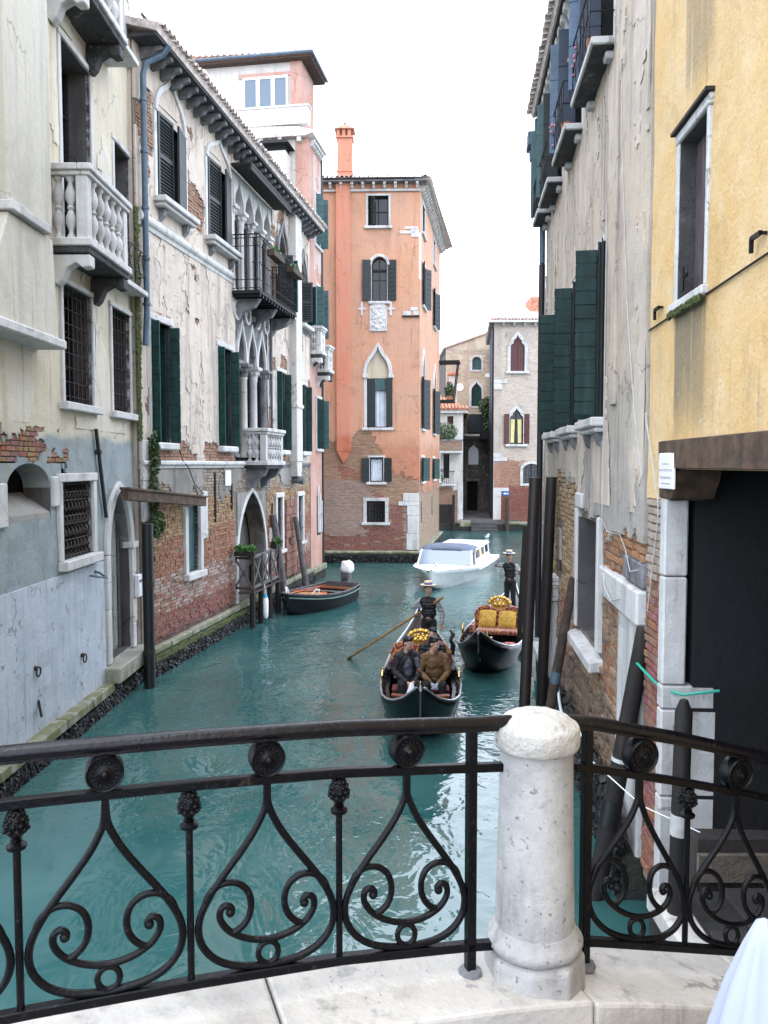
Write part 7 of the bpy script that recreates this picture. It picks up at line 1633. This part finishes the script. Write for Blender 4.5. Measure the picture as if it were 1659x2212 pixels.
def person(p, z, yaw, label, head_yaw, wrists, coat, seated=True, lean=0, hood=False, hat=None, sleeve=None, vest=None, gl=None, chest=None, hair=None, elbows=None, sc=1.0, head_tilt=0):
    """default figure faces -y; wrists = ((x,y,z) image-left hand, image-right hand) in body coordinates above the seat or feet"""
    e = root('person', p, yaw, label, 'person', z=z); e.scale = (sc, sc, sc)
    h0 = .10 if seated else .92
    ly = -math.sin(R(lean)); lz = math.cos(R(lean)); up = lambda d, y=0: (0, ly*d+y, h0+lz*d)
    pel, bel, che, nek = up(0), up(.2), up(.38), up(.52); hc = V(up(.72, -.02)); hm = RZ(head_yaw) @ Matrix.Rotation(R(head_tilt), 3, 'X')
    sh = [(sg*.185, up(.46)[1], up(.46)[2]) for sg in (-1, 1)]
    el = elbows or [(sg*.25, (sh[0][1]+w[1])/2+.10, (sh[0][2]+w[2])/2-.06) for sg, w in zip((-1, 1), wrists)]
    hp = [(sg*.09, 0, h0-.02) for sg in (-1, 1)]
    if seated: kn = [(sg*.15, -.44, .12) for sg in (-1, 1)]; an = [(sg*.13, -.46, -.26) for sg in (-1, 1)]
    else: kn = [(sg*.10, -.03, .48) for sg in (-1, 1)]; an = [(sg*.11, .02, .08) for sg in (-1, 1)]
    body = head_blobs(hc, hm) + [('c', nek, .05, che, .09), ('e', che, (.15,.09,.14)), ('e', pel, (.14,.09,.1)), ('c', che, .1, pel, .1)]
    for i, sg in enumerate((-1, 1)):
        f = (V(wrists[i])-V(el[i])).normalized(); nrm = V((-sg*.5, .3, -.7)); th = V((-sg, 0, .2))
        body += [('c', sh[i], .045, el[i], .036), ('c', el[i], .036, wrists[i], .026), ('c', hp[i], .075, kn[i], .055), ('c', kn[i], .05, an[i], .038)] + hand(wrists[i], f, nrm, th)
    clay('body', body, M['skin'], e, .0085, 3); face(e, hc, hm)
    jk = [('e', che, (.19,.125,.17)), ('e', bel, (.175,.125,.15)), ('e', up(.02), (.17,.125,.11)), ('c', up(.46), .09, up(.52), .075)] + [('c', (sg*.1, sh[0][1], sh[0][2]+.02), .085, (sg*.175, sh[0][1], sh[0][2]-.01), .075) for sg in (-1, 1)]
    arms = []
    for i in (0, 1): w2 = V(el[i]).lerp(V(wrists[i]), .9); arms += [('c', sh[i], .074, el[i], .058), ('c', el[i], .058, tuple(w2), .045)]
    if hood: jk += [('e', up(.555, .05), (.115,.085,.06))]
    if sleeve: clay('vest', jk, coat, e, .011, 5); clay('sleeves', arms+[('c', sh[0], .06, sh[1], .06)], sleeve, e, .010, 5)
    else: clay('jacket', jk+arms, coat, e, .011, 5)
    if chest: clay('sweater', [('e', up(.34, -.045), (.105,.10,.16)), ('e', up(.18, -.05), (.10,.095,.12)), ('c', (sh[1][0]*.8, sh[1][1]-.04, sh[1][2]-.04), .06, (sh[1][0], sh[1][1]-.05, sh[1][2]-.16), .055)], chest, e, .011, 5)
    if gl:
        for i, sg in enumerate((-1, 1)): f = (V(wrists[i])-V(el[i])).normalized(); clay('glove', [(q[0], q[1], q[2]*1.22, q[3], q[4]*1.22) for q in hand(wrists[i], f, V((-sg*.5,.3,-.7)), V((-sg,0,.2)))], gl, e, .007, 2)
    tr = [('e', pel, (.165,.125,.10))]
    for i in (0, 1): tr += [('c', hp[i], .095, kn[i], .072), ('c', kn[i], .072, (an[i][0], an[i][1], an[i][2]+.02), .056)]
    clay('trousers', tr, M['trousers'], e, .011, 5)
    for i in (0, 1): clay('shoe', [('c', (an[i][0], an[i][1]+.03, an[i][2]-.045), .042, (an[i][0]*1.1, an[i][1]-.14, an[i][2]-.055), .036)], M['shoe'], e, .01, 3)
    P = lambda x, y, z_: tuple(hc+hm @ V((x, y, z_))); hr = random.Random(len(label))
    hb = [('e', P(0,.025,.055), (.083,.095,.082), hm), ('e', P(0,.05,.0), (.08,.07,.075), hm)]
    if not hat: hb += [('e', P(hr.uniform(-.06,.06), hr.uniform(-.07,.08), .085+hr.uniform(-.01,.035)), (.035,.035,.026), hm) for _ in range(16)]
    clay('hair', hb, hair or M['hairdk'], e, .009, 2)
    if hat:
        hx = lambda prof, mat, nm: rough_h(e, nm, prof, mat, P(0,.015,.105), hm)
        hx([(.175,0), (.18,.006), (.175,.013), (.095,.014)], M['straw'], 'hat_brim'); hx([(.094,.012), (.095,.05)], M['ribbon'], 'hat_ribbon'); hx([(.0925,.048), (.092,.082), (.08,.092), (.02,.095)], M['straw'], 'hat_crown')
    return e
def rough_h(parent, name, prof, mat, c, Rm):
    b = MB(); b.lathe(prof, (0,0,0), 24); b.v = [tuple(V(c)+Rm @ V(v)) for v in b.v]; return b.build(name, mat, parent, smooth=True, ang=50)
g1 = Fr((.67, 14.6), -92.7)
part('bench', M['gondola'], G1, lambda b: b.box(-.12, .24, -.52, .52, .06, .30), bevel=.02); part('bench_cushion', M['redvelvet'], G1, lambda b: b.box(-.12, .25, -.52, .52, .30, .36), bevel=.025, seg=2)
w1 = g1.w(.08, -.24); w2 = g1.w(.08, .25); w3 = g1.w(-.68, .22)
P1 = person((w1.x, w1.y), .40, 4, 'seated person in black jacket over grey sweater holding a white carrier bag', 35, ((-.03,-.38,.14), (.07,-.38,.15)), M['jkblack'], hood=True, chest=M['jkgrey'], lean=12, head_tilt=8)
P2 = person((w2.x, w2.y), .40, -4, 'seated person in tan brown jacket and grey gloves looking aside', 48, ((-.05,-.36,.12), (.06,-.36,.12)), M['jkbrown'], hood=False, gl=M['glove'], lean=14, head_tilt=8)
P3 = person((w3.x, w3.y), .36, 0, 'dark hooded person seated behind the other two passengers', -20, ((-.12,-.3,.12), (.12,-.3,.12)), M['puffer'], hood=True)
# carrier bag
bw = P1.matrix_basis @ V((.03,-.46,-.02)); cb_ = root('carrier_bag', (bw.x, bw.y), 0, 'white plastic carrier bag with red print held between the knees of the front passenger', 'bag', z=.07)
b = MB(); n = 12
hgt = .50
rows = []
for k in range(9):
    t = k/8; rw = [.10,.115,.12,.115,.105,.09,.07,.045,.02][k]; rows.append([b.vert((rw*1.05*math.cos(a)*(1+.15*nz(a*2,t*4,3)), rw*.6*math.sin(a)*(1+.2*nz(a*2+5,t*4,1)), hgt*t)) for a in [2*math.pi*q/16 for q in range(16)]])
for k in range(8):
    for q in range(16): b.face((rows[k][q], rows[k][(q+1) % 16], rows[k+1][(q+1) % 16], rows[k+1][q]), 1 if k == 0 or (k == 1 and q % 3) else 0)
b.face(rows[0][::-1]); b.face(rows[8]); b.build('bag_body', [simple('bag_white', (.72,.74,.80), .4, 0, .08, 8, .2), simple('bag_red', (.55,.03,.06), .4, 0, .1, 8, 0)], cb_, smooth=True, ang=70)
# gondolier of the first gondola with his oar
OA, OB = V((1.17, 15.9, 1.78)), V((-.90, 18.3, -.08))
grip = OA.lerp(OB, .135)
gp = V((.91, 16.2, .42)); GYW = -18
inv = (Matrix.Translation(gp) @ Matrix.Rotation(R(GYW), 4, 'Z') @ Matrix.Scale(.90, 4)).inverted(); gl_ = inv @ (grip+V((.02,-.05,.02)))
GD = person((gp.x, gp.y), gp.z, GYW, 'boatman in straw hat with blue ribbon and striped sleeves rowing the gondola', 25, (tuple(gl_), (.30,.0,.86)), M['puffer'], seated=False, sleeve=M['striped'], hat=True, lean=4, elbows=[(-.36,.02,1.22), (.29,.04,1.12)], sc=.90)
OR = root('oar', (OA.x, OA.y), 0, 'long wooden oar slanting from the boatman into the water', 'oar', z=OA.z)
M['oarwood'] = simple('oar_wood', (.34,.20,.08), .45, 0, .35, 8, .1)
d_ = OB-OA
part('shaft', M['oarwood'], OR, lambda b: b.tube([(0,0,0), tuple(d_*.5), tuple(d_*.78)], [.026,.03,.028], 8), smooth=True)
dn = d_.normalized(); sd_ = dn.cross(V((0,0,1))).normalized()
b = MB(); b.obox(tuple(d_*.9), (.07, d_.length*.125, .014), Matrix((sd_, dn, sd_.cross(dn))).transposed()); b.build('blade', M['oarwood'], OR, bevel=.012)
# second boatman by the poles
g2 = Fr(GP2, GY2); q2 = g2.w(-2.75, .1)
person((q2.x, q2.y), .48, -30, 'boatman in black quilted vest and pale hat leaning on the thin wooden pole', 30, ((-.30,-.12,1.55), (.36,-.20,1.25)), M['puffer'], seated=False, sleeve=M['striped'], hat=True, lean=7, elbows=[(-.42,-.05,1.36), (.33,-.04,1.14)], sc=.92)
# floating scraps and a gull on the far water
gu = root('gull', (6.15, 48.5), 30, 'white gull floating on the far water before the stone steps', 'gull', z=.03)
part('body', M['white'], gu, lambda b: (b.ball((0,0,.06), (.2,.09,.09), 12), b.ball((.16,0,.17), (.06,.05,.055), 10), b.tube([(.1,0,.09), (.15,0,.16)], .045, 8)), smooth=True, kind='stuff'); part('wing', M['zinc'], gu, lambda b: b.ball((-.08,0,.1), (.19,.1,.05), 10), smooth=True); part('beak', M['gold'], gu, lambda b: b.tube([(.21,0,.17), (.27,0,.16)], [.015,.004], 6))
